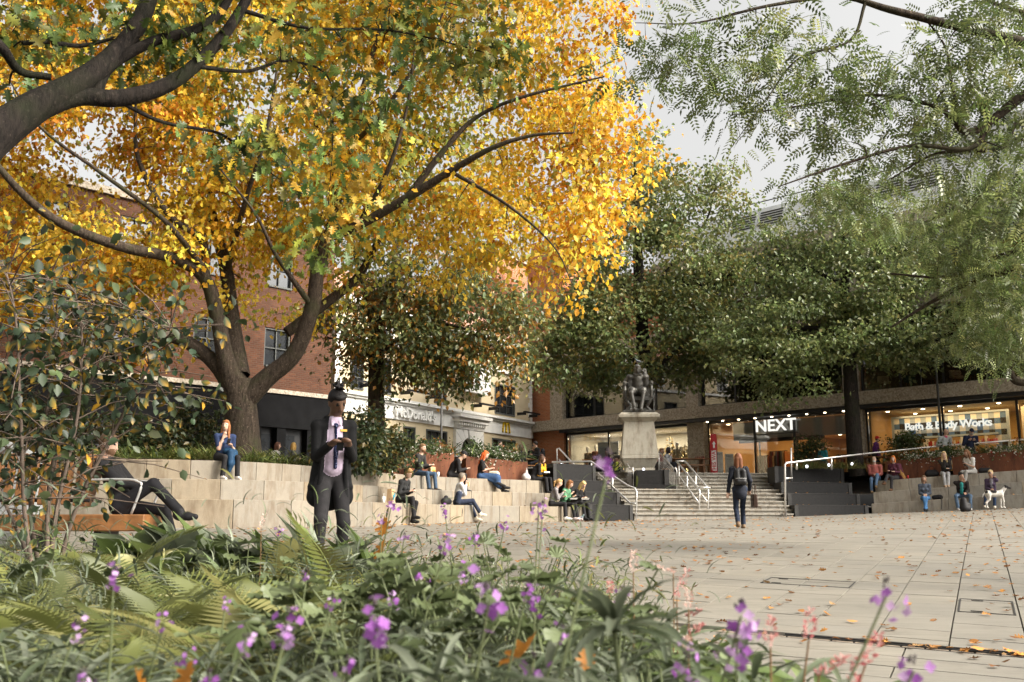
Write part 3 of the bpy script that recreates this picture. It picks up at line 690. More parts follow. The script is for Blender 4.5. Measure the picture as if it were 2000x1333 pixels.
FM.part(mcd, 'fascia_cornice', M_white, (0, FB_W, 5.02, 5.12, -.3, .2)); FM.part(mcd, 'fascia_cornice', M_white, (0, FB_W, 5.12, 5.25, -.3, .32))
FM.part(mcd, 'string_course', M_white, (0, FB_W, 7.6, 7.75, -.4, .12)); FM.part(mcd, 'eaves_cornice', M_white, (0, FB_W, 9.0, 9.3, -.4, .35))
for i in range(4): FM.part(mcd, 'joint_line', M_taupe, *[(a, b, 1.9 + i * .55, 1.912 + i * .55, -.1, .004) for a, b in ((0, 1.2), (2.4, 4.8), (5.76, 6.58), (8.36, 8.75), (11.7, 12.45), (14.97, FB_W))])
for j in range(9):
    for e in (0, 1):
        wq = .42 if j % 2 else .26; z = 5.28 + j * .258
        a0 = (0 if not e else FB_W - wq); FM.part(mcd, 'quoin', M_white, (a0, a0 + wq, z, z + .245, -.3, .035))
# arch portal with ring stones and keystone
acx = (ARC[0] + ARC[1]) / 2; ar = .82; zsp = 3.15
def archpt(t, rr): return acx + rr * math.cos(t), zsp + rr * math.sin(t)
for i in range(9):
    t0, t1 = math.pi * i / 9 + .008, math.pi * (i + 1) / 9 - .008; key = i == 4; ro = 1.5 if not key else 1.45
    def outer(t):
        x, z = archpt(t, 9); dx, dz = math.cos(t), math.sin(t); k = min(1.28 / max(abs(dx), 1e-6), 1.17 / max(abs(dz), 1e-6)); return acx + dx * k, zsp + dz * k
    a0, a1 = archpt(t0, ar if not key else ar - .08), archpt(t1, ar if not key else ar - .08); b0, b1 = outer(t0), outer(t1); pr = .16 if not key else .24
    pts = [a0, b0]
    c0 = math.atan2(1.17, 1.28)
    for cc in (c0, math.pi - c0):
        if t0 < cc < t1: pts.append(outer(cc))
    pts += [b1, a1]; mb = MB(); n = len(pts)
    mb.add([FM.p(x, z, pr) for x, z in pts] + [FM.p(x, z, -.3) for x, z in pts], [tuple(range(n - 1, -1, -1)), tuple(range(n, 2 * n))] + [(i_, (i_ + 1) % n, n + (i_ + 1) % n, n + i_) for i_ in range(n)])
    mb.build('arch_stone' if not key else 'keystone', M_white, mcd)
for e in (-1, 1):
    for j in range(3): FM.part(mcd, 'portal_stone', M_white, (acx + e * 1.05 - .23, acx + e * 1.05 + .23, 1.3 + j * .615, 1.3 + j * .615 + .6, -.3, .15))
FM.part(mcd, 'portal_cornice', M_white, (acx - 1.4, acx + 1.4, 4.66, 4.86, -.3, .42)); FM.part(mcd, 'portal_fascia', M_white, (acx - 1.3, acx + 1.3, 4.34, 4.655, -.3, .2)); FM.part(mcd, 'portal_cornice', M_white, (acx - 1.5, acx + 1.5, 4.861, 5.015, -.3, .55))
for i in range(13): FM.part(mcd, 'dentil', M_white, (acx - 1.3 + i * .2, acx - 1.2 + i * .2, 4.5, 4.658, .2, .36))
FM.part(mcd, 'door_dark', M_dark, (ARC[0], ARC[1], 1.2, 4.1, -.7, -.5))
M_sash = plain('grey_green_sash', (.075, .078, .072), .6, 0, .1); M_pane = plain('dark_window_pane', (.02, .022, .025), .12, 0, .3, 2, .7)
def sash(a0, a1, z0, z1, cols, rows, mt, pm=M_pane):
    mb = MB(); f = .07
    FM.box(mb, a0, a0 + f, z0, z1, -.2, .03); FM.box(mb, a1 - f, a1, z0, z1, -.2, .03); FM.box(mb, a0 + f, a1 - f, z1 - f, z1, -.2, .03); FM.box(mb, a0 + f, a1 - f, z0, z0 + f, -.2, .05)
    for i in range(1, cols): x = a0 + (a1 - a0) * i / cols; FM.box(mb, x - .018, x + .018, z0 + f, z1 - f, -.16, -.08)
    for i in range(1, rows): z = z0 + (z1 - z0) * i / rows; FM.box(mb, a0 + f, a1 - f, z - .018, z + .018, -.158, -.082)
    o = mb.build('window', mt, mcd)
    for i in range(cols):
        for j in range(rows):
            x0, x1 = a0 + (a1 - a0) * i / cols + .02, a0 + (a1 - a0) * (i + 1) / cols - .02; y0, y1 = z0 + (z1 - z0) * j / rows + .02, z0 + (z1 - z0) * (j + 1) / rows - .02
            FM.part(o, 'pane', pm, (x0, x1, y0, y1, -.15, -.13))
for a, b in gw: sash(a, b, 2.4, 4.12, 3 if b - a > 1.2 else 2, 3, M_sash)
for a, b in fw: sash(a, b, 5.4, 7.0, 3, 3, M_sash); 
for a, b in uw: sash(a, b, 7.9, 8.85, 3, 2, M_white)
for a0, a1 in ((.3, 1.9), (4.35, 6.75), (10.4, 12.4), (14.9, 16.6)):
    FM.part(mcd, 'sign_light', M_frame, (a0, a1, 5.62, 5.70, .5, .62), (a0 + .2, a0 + .24, 5.5, 5.66, .0, .55), (a1 - .24, a1 - .2, 5.5, 5.66, .0, .55))
FM.part(mcd, 'blank_signboard', M_white, (9.2, 11.5, 6.15, 7.45, .45, .52)); FM.part(mcd, 'sign_bracket', M_frame, (9.5, 9.54, 6.4, 6.44, 0, .45), (11.2, 11.24, 6.4, 6.44, 0, .45))
text_mesh('lettering', "McDonald's", .66, M_white, mcd, FM.M(5.55, 4.68, .15), .13, 1.0, .016, 1.0)
mb = MB()                                                                          # two tall golden arches
for e in (-1, 1):
    pts = [FM.p(13.76 + e * .16 + .19 * math.cos(t), 4.46 + .55 * math.sin(t), .12) for t in np.linspace(0, math.pi, 13)]
    for p, q in zip(pts[:-1], pts[1:]): 
        d = (q - p); w_ = Vector((0, 0, 0)); mb.tube([p - d * .05, q + d * .05], .055, 6)
mb.build('golden_arches', plain('golden_yellow', (.62, .40, .01), .4, 0, .05), mcd, smooth=True)
mb = MB(); mb.hexa([FM.p(-.2, 9.3, .3), FM.p(FB_W + .2, 9.3, .3), FM.p(FB_W + .2, 9.3, -8), FM.p(-.2, 9.3, -8)], [FM.p(1, 11.6, -3.2), FM.p(FB_W - 1, 11.6, -3.2), FM.p(FB_W - 1, 11.6, -4.5), FM.p(1, 11.6, -4.5)])
mb.build('roof', M_rooftile, mcd)
FM.part(mcd, 'core', M_dark, (.1, FB_W - .1, 1.2, 9.2, -7.9, -.75))
tower = thing('brick_gable', 'tall orange brick gable rising behind the restaurant roof', 'building', FM.p(18.6, 1.3, -3))
FM.part(tower, 'wall', M_brickO, (16.6, 20.2, 1.3, 15.2, -6, -2.2)); FM.part(tower, 'coping', M_agg, (16.4, 20.4, 15.2, 15.4, -6.2, -2.0))

# ---- dark red brick building with a black ground floor
brk = thing('brick_building', 'dark red brick building with a black painted ground floor', 'building', FB.p(15, 1.2))
zf = 4.75; BL = FB.L
FB.part(brk, 'black_fascia', M_charcoal, (-6, BL, 3.45, zf, -.4, .1)); FB.part(brk, 'stone_ledge', M_agg, (-6, BL, zf, zf + .16, -.4, .16))
for a0, a1 in ((-6, 11.5), (13.2, 18.5), (19.2, 19.6), (20.6, BL)): FB.part(brk, 'black_pier', M_charcoal, (a0, a1, 1.1, 3.45, -.4, .06))
for q in ((11.5, 13.2, 1.1, 3.45, -.5, -.25), (18.5, 19.2, 1.1, 3.45, -.5, -.25), (19.6, 20.6, 1.1, 3.45, -.5, -.25)): FB.part(brk, 'dark_shopfront', M_frame, q)
for a in (11.7, 18.6, 19.7): FB.part(brk, 'shopfront_pane', M_pane, (a, a + .5, 1.5, 3.2, -.245, -.22))
bw = [(0.5 + i * 3.0, 1.7 + i * 3.0) for i in range(7)]
for zz0, zz1, w0, w1 in ((zf + .16, 8.0, 5.75, 7.3), (8.0, 11.0, 8.9, 10.4)):
    xs_ = [-6] + [v for h in bw for v in h] + [BL]
    for i in range(0, len(xs_), 2): FB.part(brk, 'brick_wall', M_brickR, (xs_[i], xs_[i + 1], zz0, zz1 - .002, -.4, 0))
    for a, b in bw:
        FB.part(brk, 'brick_wall', M_brickR, (a, b, zz0, w0, -.4, -.002)); FB.part(brk, 'brick_wall', M_brickR, (a, b, w1, zz1 - .002, -.4, -.002))
        mb = MB(); FB.box(mb, a, a + .07, w0, w1, -.25, -.05); FB.box(mb, b - .07, b, w0, w1, -.25, -.05); FB.box(mb, a + .07, b - .07, w1 - .07, w1, -.25, -.05); FB.box(mb, a + .07, b - .07, w0, w0 + .07, -.25, .06); FB.box(mb, (a + b) / 2 - .02, (a + b) / 2 + .02, w0 + .07, w1 - .07, -.2, -.1); FB.box(mb, a + .07, b - .07, (w0 + w1) / 2 - .02, (w0 + w1) / 2 + .02, -.199, -.1)
        wo_ = mb.build('window', M_sash, brk)
        FB.part(wo_, 'pane', M_pane, (a + .05, b - .05, w0 + .05, w1 - .05, -.19, -.17))
FB.part(brk, 'end_wall', M_brickR, (BL, BL + .02, 1.1, 11.0, -8, -.0)); FB.part(brk, 'parapet', M_agg, (-6, BL, 11.0, 11.25, -.5, .12)); FB.part(brk, 'core', M_dark, (-6, BL - .05, 1.1, 11.0, -8, -.5))
# ---------------------------------------------------------------- trees
M_barkD = mk_bark('dark_bark', (.007, .0055, .0045), (.026, .020, .016), (.018, .02, .009))
M_barkM = mk_bark('brown_bark', (.020, .014, .010), (.065, .048, .034), (.04, .042, .018))
M_leafY = mk_leaf('autumn_leaf', .55, .5, .3); M_leafG = mk_leaf('green_leaf', .42, .38, .5); M_leafN = mk_leaf('garden_leaf', .35, .45, .4)
# leaf templates: local +Y from stalk to tip, X across, Z up
def fold(v, k=.25): return [(x, y, abs(x) * k - .25 * y * y) for x, y in v]
_h = [(0, 0), (.05, .10), (.20, .14), (.23, .20), (.11, .27), (.13, .33), (.36, .36), (.40, .43), (.15, .50), (.16, .56), (.36, .64), (.34, .71), (.13, .72), (.17, .84), (.10, .90), (.04, .88), (0, 1.02)]
OAK = _h + [(-x, y) for x, y in _h[-2:0:-1]]; NO = len(OAK)
OAKV = fold([(0, .5)] + OAK); OAKF = [(0, i, i % NO + 1) for i in range(1, NO + 1)]
OVV = fold([(0, 0), (.24, .3), (.26, .62), (0, 1), (-.26, .62), (-.24, .3)]); OVF = [(0, 1, 2), (0, 2, 3), (0, 3, 4), (0, 4, 5)]
DIV = fold([(0, 0), (.34, .5), (0, 1), (-.34, .5)], .4); DIF = [(0, 1, 2), (0, 2, 3)]
LBV = [(0, 0), (.24, .20), (.17, .38), (.38, .58), (0, 1), (-.38, .58), (-.17, .38), (-.24, .20)]
STARV = fold([(0, .5)] + LBV); STARF = [(0, i, i % 8 + 1) for i in range(1, 9)]
pv, pf = [], []
for i in range(5):
    for s in (-1, 1):
        y = .18 + .17 * i; b = len(pv); ln = .30 - .015 * i
        for (x, dy) in ((0, 0), (.5, .12), (1, .10), (.5, -.03)): pv.append((s * x * ln, y + dy * .9, -.06 * x - .3 * y * y))
        pf.append((b, b + 1, b + 2, b + 3))
b = len(pv); pv += [(0, .95, -.27), (.05, 1.08, -.33), (0, 1.25, -.42), (-.05, 1.08, -.33)]; pf.append((b, b + 1, b + 2, b + 3))
PINV, PINF = pv, pf

def vnoise(P, s, seed=0):
    """cheap smooth value noise in [0,1]"""
    rr = np.random.default_rng(seed); out = np.zeros(len(P))
    for k in range(4):
        d = rr.normal(size=3); d /= np.linalg.norm(d); out += np.sin((P @ d) * s * (1 + .37 * k) + rr.uniform(0, 6.28))
    return .5 + .25 * out / 1.4
def sample_crown(ells, n, seed, gap=.0, gs=1.6):
    """points in a union of ellipsoids given as (px, py, Y, rx, ry, rz)"""
    rr = np.random.default_rng(seed); C = [(np.array(at(e[0], e[1], e[2])), np.array(e[3:6])) for e in ells]
    w = np.array([c[1].prod() for c in C]); w /= w.sum(); out = []
    while len(out) < n:
        i = rr.choice(len(C), p=w); q = rr.normal(size=3); q = q / np.linalg.norm(q) * rr.uniform(.25, 1) ** (1 / 2.2)
        p = C[i][0] + q * C[i][1]
        if gap and vnoise(p[None], gs, seed)[0] < gap: continue
        if seed == 21 and p[1] < 22.8 and p[0] < 1.5 and rr.random() < .6: continue
        out.append(p)
    return np.array(out)
def grow(limbs, clumps, r_tip=.006, sag=.0, seed=0):
    """limbs [(px,py,Y,r),...] splined; each clump is tied to the nearest wood by a curved twig"""
    rr = random.Random(seed); segs = []; N = []; NR = []
    for L in limbs:
        P = spline([(*at(a, b, c), r) for a, b, c, r in L], 6); segs.append(([Vector(p[:3]) for p in P], list(P[:, 3])))
        N.extend(P[:, :3]); NR.extend(P[:, 3])
    N = np.array(N); NR = np.array(NR)
    dist = np.array([np.min(np.linalg.norm(N - c, axis=1)) for c in clumps])
    cap = len(N) + 4 * len(clumps); NN = np.zeros((cap, 3)); RR = np.zeros(cap); NN[:len(N)] = N; RR[:len(N)] = NR; k = len(N); n0 = k
    for i in np.argsort(dist):
        c = clumps[i]; d = np.linalg.norm(NN[:k] - c, axis=1) + np.where(NN[:k, 2] > c[2] + .3, .6, 0); j = int(np.argmin(d)); a = NN[j]
        r0 = min(RR[j] * .62, .006 + .012 * d[j] + .004)
        v = c - a; L = np.linalg.norm(v)
        if L < 1e-3: continue
        perp = np.array([rr.gauss(0, 1), rr.gauss(0, 1), rr.gauss(0, .6)]) * L * .10
        m1 = a + v * .35 + perp + np.array([0, 0, L * (.12 - sag)]); m2 = a + v * .7 + perp * .6 + np.array([0, 0, L * (.10 - sag)])
        P = [a, m1, m2, c]; r_ = [r0, r0 * .75, r0 * .5 + r_tip * .4, r_tip]
        segs.append(([Vector(p) for p in P], r_))
        for p, q in zip(P[1:], r_[1:]): NN[k] = p; RR[k] = q; k += 1
    return segs
def foliage(clumps, per, spread, size, cols, seed, down=.5, tmpl=(DIV, DIF), jitter=.25, colfn=None):
    """leaf transforms and colours round each clump"""
    rr = np.random.default_rng(seed); n = len(clumps) * per
    base = np.repeat(clumps, per, 0); off = rr.normal(size=(n, 3)) * np.array(spread); P = base + off
    d = off / np.maximum(np.linalg.norm(off, axis=1, keepdims=True), 1e-6) * .6 + rr.normal(size=(n, 3)) * .6; d[:, 2] -= down
    Rm = frames(d, rr.normal(0, .9, n)); S = size * rr.uniform(.65, 1.25, n)
    cl = rr.integers(0, len(cols), len(clumps)) if colfn is None else colfn(clumps, rr)
    ci = np.repeat(cl, per); sw = rr.random(n) < .3; ci[sw] = rr.integers(0, len(cols), sw.sum())
    c = np.array(cols)[ci] * np.exp(rr.normal(0, jitter, (n, 1))) * np.exp(rr.normal(0, .05, (n, 3))) * np.repeat(np.exp(rr.normal(0, .22, len(clumps))), per)[:, None]
    return P, Rm, S, np.clip(c, 0, .95)
def tree(name, label, base, limbs, ells, n_clump, per, spread, size, cols, tmpl, mat, bark, seed, gap=.3, gs=1.6, down=.5, group=None, colfn=None, sag=0., jitter=.16):
    root = thing(name, label, 'tree', base, group); cl = sample_crown(ells, n_clump, seed, gap, gs)
    tubes_mesh('trunk', grow(limbs, cl, seed=seed, sag=sag), bark, root)
    P, Rm, S, c = foliage(cl, per, spread, size, cols, seed + 1, down, colfn=colfn, jitter=jitter)
    inst_mesh('crown', tmpl[0], tmpl[1], P, Rm, S, c, mat, root)
    return root
YEL = [(.80, .58, .08), (.75, .49, .045), (.66, .36, .03), (.46, .18, .018), (.48, .45, .10), (.30, .34, .085)]
def ycol(C, rr):
    px = C[:, 0] / C[:, 1] * FPX + 1000; z = C[:, 2]; u = rr.random(len(C)); k = np.where(u < .46, 0, np.where(u < .78, 1, 2))
    k[(px > 1060) & (u > .45)] = 2; k[(px > 1060) & (u > .8)] = 3
    k[(px < 250) & (u > .6)] = 2; k[(px < 330) & (u > .85)] = 3
    g = vnoise(C, .9, 5); k[(g > .60) & (px > 380) & (px < 1000)] = 4; k[(g > .72) & (px > 380) & (px < 1000)] = 5; return k
yt_ = tree('yellow_tree', 'huge spreading tree in golden autumn leaf behind the curved seating', (*at(475, 900, 24.5).xy, 1.3),
     [[(478, 925, 24.5, .50), (474, 870, 24.5, .44), (470, 800, 24.4, .40), (466, 740, 24.3, .36)],
      [(462, 760, 24.3, .36), (440, 700, 24.0, .22), (425, 620, 23.8, .19), (400, 545, 23.6, .16), (340, 505, 23, .14), (230, 480, 22, .12), (100, 425, 21, .10), (0, 330, 20, .07), (-60, 230, 19.5, .04)],
      [(400, 545, 23.6, .13), (395, 470, 23.5, .09), (330, 420, 23, .08), (270, 310, 22.6, .055), (265, 200, 22, .03)],
      [(465, 735, 24.3, .30), (455, 640, 24.6, .20), (440, 520, 25, .17), (415, 420, 25, .12), (412, 280, 25, .07), (410, 120, 25, .04)],
      [(468, 790, 24.4, .32), (520, 740, 24.3, .24), (575, 690, 24.2, .21), (610, 600, 24, .19), (622, 520, 23.8, .17), (655, 420, 23.6, .14), (660, 330, 23.5, .12), (690, 280, 23.4, .10), (710, 170, 23, .07), (750, 30, 22.5, .05)],
      [(655, 345, 23.5, .12), (625, 270, 23.3, .09), (612, 180, 23, .07), (600, 60, 23, .05)],
      [(648, 460, 23.6, .14), (700, 440, 23, .12), (790, 390, 22.5, .11), (880, 335, 22, .09), (960, 290, 21.5, .06), (1040, 265, 21.3, .04), (1120, 260, 21.2, .02)],
      [(800, 380, 22.5, .09), (870, 290, 22.2, .07), (930, 230, 22, .05), (1020, 190, 21.6, .04), (1180, 150, 21.5, .02)],
      [(470, 790, 24.4, .25), (420, 710, 24.2, .19), (345, 660, 24, .16), (250, 650, 23.5, .12), (150, 600, 23, .08), (60, 520, 22.5, .05)],
      [(690, 285, 23.3, .07), (770, 190, 22, .05), (850, 60, 21.5, .03), (880, -20, 21.3, .02)], [(700, 440, 23, .07), (755, 340, 22, .055), (795, 210, 21.5, .035), (810, 90, 21.3, .02)], [(395, 520, 23.4, .08), (320, 430, 22.2, .06), (200, 340, 21.5, .045), (80, 250, 21, .03), (20, 160, 20.8, .015)], [(445, 520, 24.8, .09), (480, 390, 23, .06), (520, 260, 22, .045), (545, 110, 21.5, .025)], [(610, 600, 24, .08), (540, 500, 22.8, .05), (500, 420, 22.2, .035), (430, 330, 21.8, .02)], [(880, 335, 22, .05), (990, 400, 21, .035), (1080, 480, 20.6, .02), (1120, 560, 20.4, .01)],
      [(560, 650, 24.6, .14), (640, 590, 25, .13), (700, 540, 25.4, .11), (740, 470, 25.6, .08), (790, 420, 26, .05)]],
     [(230, 330, 23.9, 3.9, 2.4, 3.6), (560, 200, 24.7, 4.6, 2.8, 4.6), (880, 230, 23.7, 4.2, 2.6, 4.0), (1070, 300, 22.7, 2.5, 1.8, 3.0), (1130, 480, 21.9, 1.15, 1.2, 1.75), (120, 520, 23.7, 2.6, 1.6, 1.4), (330, 80, 23.7, 5.0, 2.6, 3.2), (960, 20, 23.2, 3.6, 2.4, 2.6), (800, 470, 24.7, 3.0, 1.6, 1.4), (560, 560, 26.3, 2.2, 1.0, 1.1), (30, 200, 22.7, 2.0, 2, 2.6), (420, 600, 25.0, 1.6, .9, .9), (300, 570, 24.6, 2.2, 1.2, 1.1), (140, 610, 24, 2.2, 1.2, .9), (200, 640, 24.6, 2.6, 1.0, .8), (60, 560, 24, 2.2, 1.2, 1.3)],
     1380, 56, (.31, .31, .25), .15, YEL, (STARV, STARF), M_leafY, M_barkM, 21, .40, 1.6, .7, colfn=ycol, jitter=.2)
yc = sample_crown([(250, -150, 24, 4.5, 3.5, 2.4), (650, -220, 25, 5, 4, 3.2), (950, -170, 23.5, 3.6, 3, 2.2), (500, -300, 25, 4.5, 3.6, 2.6)], 420, 71); P, Rm, S, c = foliage(yc, 26, (.5, .5, .35), .30, YEL, 72, .6)
inst_mesh('upper_crown', DIV, DIF, P, Rm, S, c, M_leafY, yt_)  # crown carried on above the frame, added to shade the brick wall
# near tree whose limbs reach in from the left
NL = [[(-110, 380, 7.6, 0.1886), (-20, 275, 7.7, 0.1640), (60, 215, 7.9, 0.1394), (150, 165, 8.1, 0.1107), (215, 115, 8.3, 0.0943), (272, 45, 8.5, 0.0820), (305, -50, 8.7, 0.0738), (340, -160, 8.9, 0.0574)],
      [(60, 220, 7.9, 0.1066), (150, 190, 8.1, 0.0820), (235, 192, 8.3, 0.0779), (330, 165, 8.5, 0.0697), (410, 100, 8.7, 0.0574), (470, 20, 8.9, 0.0492), (520, -80, 9, 0.0410)],
      [(185, 185, 8.2, 0.0574), (215, 130, 8.3, 0.0533), (300, 82, 8.4, 0.0492), (390, 55, 8.6, 0.0451), (440, 10, 8.7, 0.0410), (470, -70, 8.8, 0.0328)],
      [(-60, 40, 7.6, 0.0492), (5, 95, 7.8, 0.0451), (40, 140, 8, 0.0369), (100, 152, 8.1, 0.0328)], [(45, 85, 8, 0.0246), (90, 82, 8.1, 0.0246), (160, 90, 8.3, 0.0205), (240, 70, 8.4, 0.0123)],
      [(235, 200, 8.3, 0.0230), (320, 240, 8.6, 0.0180), (430, 262, 8.9, 0.0148), (490, 310, 9.1, 0.0098), (545, 350, 9.3, 0.0049)],
      [(380, 130, 8.6, 0.0246), (480, 140, 8.9, 0.0180), (560, 120, 9.2, 0.0148), (640, 150, 9.5, 0.0098), (650, 260, 9.6, 0.0066), (640, 420, 9.6, 0.0041)],
      [(470, 20, 8.9, 0.0246), (600, 55, 9.2, 0.0164), (760, 60, 9.6, 0.0131), (900, 90, 9.9, 0.0082), (1000, 120, 10, 0.0041)]]
ncl = sample_crown([(120, 70, 8.3, .65, .5, .35), (60, 120, 8, .4, .4, .3), (470, 260, 8.9, .45, .4, .22), (560, 320, 9.2, .45, .4, .25), (620, 130, 9.4, .55, .5, .45), (650, 330, 9.6, .28, .3, .6), (640, 480, 9.6, .22, .3, .42), (900, 90, 9.9, .55, .5, .4), (820, 40, 9.7, .7, .5, .4), (970, 120, 10, .4, .4, .25), (330, 30, 8.6, .6, .5, .3), (720, 200, 9.6, .45, .4, .3)], 105, 5, .0)
nt_ = thing('overhanging_tree', 'dark heavy limbs of a near tree reaching in at the upper left', 'tree', (-7.2, 7.4, float(G(-7.2, 7.4))))
NL.append([(-1000, 1240, 7.4, .34), (-900, 800, 7.4, .30), (-500, 560, 7.5, .27), (-110, 380, 7.6, .23)])
cn = np.array([(c_[0], c_[1], c_[2]) for c_ in RNG.normal(size=(380, 3)) * [3.4, 2.4, 1.1] + [-1.0, 9.8, 9.0]]); cn = cn[cn[:, 2] > np.maximum(cn[:, 1], 1) * .60 + .9]     # the rest of its crown, unseen above the frame, added for its shade
NL += [[(305, -50, 8.7, .09), (420, -250, 9.0, .08), (600, -480, 9.6, .06)], [(520, -80, 9, .05), (750, -260, 9.6, .045), (1000, -400, 10, .03)], [(-110, 380, 7.6, .2), (-150, 100, 7.8, .17), (-60, -250, 8.2, .14), (150, -520, 8.8, .09)]]
tubes_mesh('trunk', grow(NL, np.vstack([ncl, cn]), seed=4), M_barkD, nt_)
Pc, Rc, S2, c2 = foliage(cn, 26, (.45, .45, .22), .24, [(.10, .15, .035), (.20, .20, .03)], 16, .5); inst_mesh('upper_crown', DIV, DIF, Pc, Rc, S2, c2, M_leafG, nt_)
P, Rm, S, c = foliage(ncl, 20, (.19, .19, .13), .135, [(.10, .15, .035), (.13, .17, .03), (.20, .20, .03), (.075, .12, .03), (.42, .26, .03)], 6, .7)
inst_mesh('crown', OAKV, OAKF, P, Rm, S, c, mk_leaf('oak_leaf', .25, .4, .4), nt_)
# dark green tree on the terrace in front of the restaurant
DG = [(.085, .11, .04), (.11, .135, .05), (.15, .16, .06), (.34, .17, .03), (.22, .21, .06)]
tree('terrace_tree', 'dark green tree with russet leaf tips in front of the cream restaurant', (*at(735, 890, 33).xy, 1.35),
     [[(737, 890, 33, .33), (735, 830, 33, .30), (734, 740, 33, .27), (736, 640, 33, .24)], [(736, 650, 33, .2), (712, 560, 33, .13), (690, 480, 32.8, .09), (680, 400, 32.6, .05)], [(738, 640, 33, .2), (765, 570, 33, .14), (775, 480, 33, .10), (800, 400, 33, .06)],
      [(740, 690, 33, .09), (820, 640, 32.6, .07), (900, 640, 32, .05), (980, 690, 31.8, .025)], [(734, 710, 33, .07), (690, 670, 33.2, .05), (640, 660, 33.4, .03)], [(760, 590, 33, .08), (850, 560, 32.6, .06), (950, 580, 32.2, .03)]],
     [(800, 650, 32.8, 2.6, 2.0, 1.9), (900, 620, 32.2, 2.2, 1.8, 1.6), (950, 700, 32, 1.35, 1.3, 1.2), (860, 730, 32.4, 1.3, 1.2, .75), (690, 690, 33.2, .9, 1.0, 1.2), (820, 530, 33, 2.8, 2.0, 1.6), (1010, 640, 31.8, 1.0, 1.0, 1.3), (620, 640, 33.5, 1.0, 1.0, .9)],
     520, 34, (.34, .34, .2), .18, DG, (DIV, DIF), M_leafG, M_barkM, 33, .43, 2.1, .5, 'trees on the terrace')
GR = [(.125, .165, .055), (.16, .20, .07), (.20, .225, .085), (.105, .14, .05), (.20, .215, .075), (.24, .20, .055)]
tree('terrace_tree', 'tall green tree standing behind the seated bronze statue', (*at(1262, 900, 43).xy, 1.7),
     [[(1264, 925, 43, .40), (1262, 830, 43, .36), (1258, 700, 43, .32), (1250, 580, 43, .26), (1244, 450, 43, .2), (1240, 330, 43, .1), (1250, 260, 43, .04)], [(1260, 720, 43, .14), (1180, 660, 42.6, .10), (1100, 650, 42.2, .05)], [(1260, 740, 43, .12), (1330, 680, 43, .09), (1420, 640, 43, .04)], [(1252, 600, 43, .13), (1310, 520, 43, .09), (1380, 430, 43, .05), (1400, 340, 43, .03)], [(1250, 580, 43, .12), (1190, 540, 42.6, .08), (1150, 500, 42.4, .05)]],
     [(1250, 660, 42.6, 4.3, 3.2, 2.5), (1290, 520, 43, 3.7, 3, 2.4), (1300, 390, 43, 2.5, 2.2, 2.1), (1262, 320, 43, 1.3, 1.3, 1.5), (1395, 400, 43.2, 1.4, 1.4, 2.0), (1400, 640, 43, 2.3, 2.2, 2.2), (1120, 690, 42, 1.9, 1.6, 2.0), (1430, 520, 43.2, 1.2, 1.4, 1.6), (1160, 600, 42, 1.8, 1.5, 2.0), (1085, 600, 41.5, 1.7, 1.4, 2.3), (1060, 700, 41, 1.0, 1.0, 1.2)],
     900, 40, (.42, .42, .19), .20, GR, (DIV, DIF), M_leafG, M_barkD, 44, .42, 1.7, .35, 'trees on the terrace')
tree('terrace_tree', 'layered green tree with a slim dark trunk by the shop entrance', (*at(1672, 905, 38).xy, 1.7),
     [[(1676, 930, 38, .33), (1670, 890, 38, .30), (1662, 760, 38, .27), (1655, 650, 38, .23), (1650, 560, 38, .17), (1648, 460, 38, .08), (1650, 400, 38, .03)], [(1656, 660, 38, .10), (1580, 640, 37.6, .08), (1480, 660, 37.3, .04)], [(1656, 640, 38, .10), (1740, 620, 37.6, .07), (1830, 640, 37.2, .03)], [(1650, 560, 38, .09), (1570, 520, 37.8, .06), (1500, 510, 37.6, .03)], [(1650, 540, 38, .08), (1730, 520, 38, .05), (1790, 510, 38, .03)], [(1660, 700, 38, .08), (1560, 720, 37.5, .05)]],
     [(1640, 560, 37.8, 3.5, 2.8, 1.6), (1610, 650, 37.4, 4.0, 2.8, 1.35), (1500, 700, 37.2, 1.9, 1.8, 1.1), (1745, 650, 37.5, 2.2, 2, 1.45), (1545, 770, 37.2, 1.15, 1, .55), (1640, 470, 38, 2.2, 2, 1.0), (1440, 640, 37.4, 1.3, 1.2, 1.0), (1790, 690, 37.4, 1.4, 1.2, .9), (1540, 480, 38, 2.0, 1.6, 1.0), (1760, 500, 38, 2.2, 1.6, 1.1), (1640, 400, 38.2, 1.3, 1.2, .9)],
     760, 40, (.42, .42, .12), .17, GR[:5], (DIV, DIF), M_leafG, M_barkD, 55, .40, 1.9, .25, 'trees on the terrace')
tree('terrace_tree', 'small bright green tree at the far right in front of the cafe windows', (*at(2160, 900, 35).xy, 1.9),
     [[(2160, 905, 35, .20), (2140, 800, 35, .17), (2080, 765, 35, .15), (2010, 750, 35, .13), (1976, 735, 35, .12), (1974, 650, 35, .09), (1985, 560, 35, .06)], [(2140, 800, 35, .14), (2120, 650, 35, .10), (2080, 560, 35, .05)]],
     [(1960, 600, 35, 1.6, 1.4, 1.3), (2030, 560, 35, 2.0, 1.6, 1.8), (1930, 660, 34.8, 1.0, 1, .8), (1990, 770, 34.8, .5, .5, .5)], 150, 44, (.34, .34, .18), .16, [(.12, .16, .035), (.15, .18, .04), (.09, .13, .035)], (DIV, DIF), M_leafG, M_barkM, 66, .3, 1.5, .3, 'trees on the terrace')
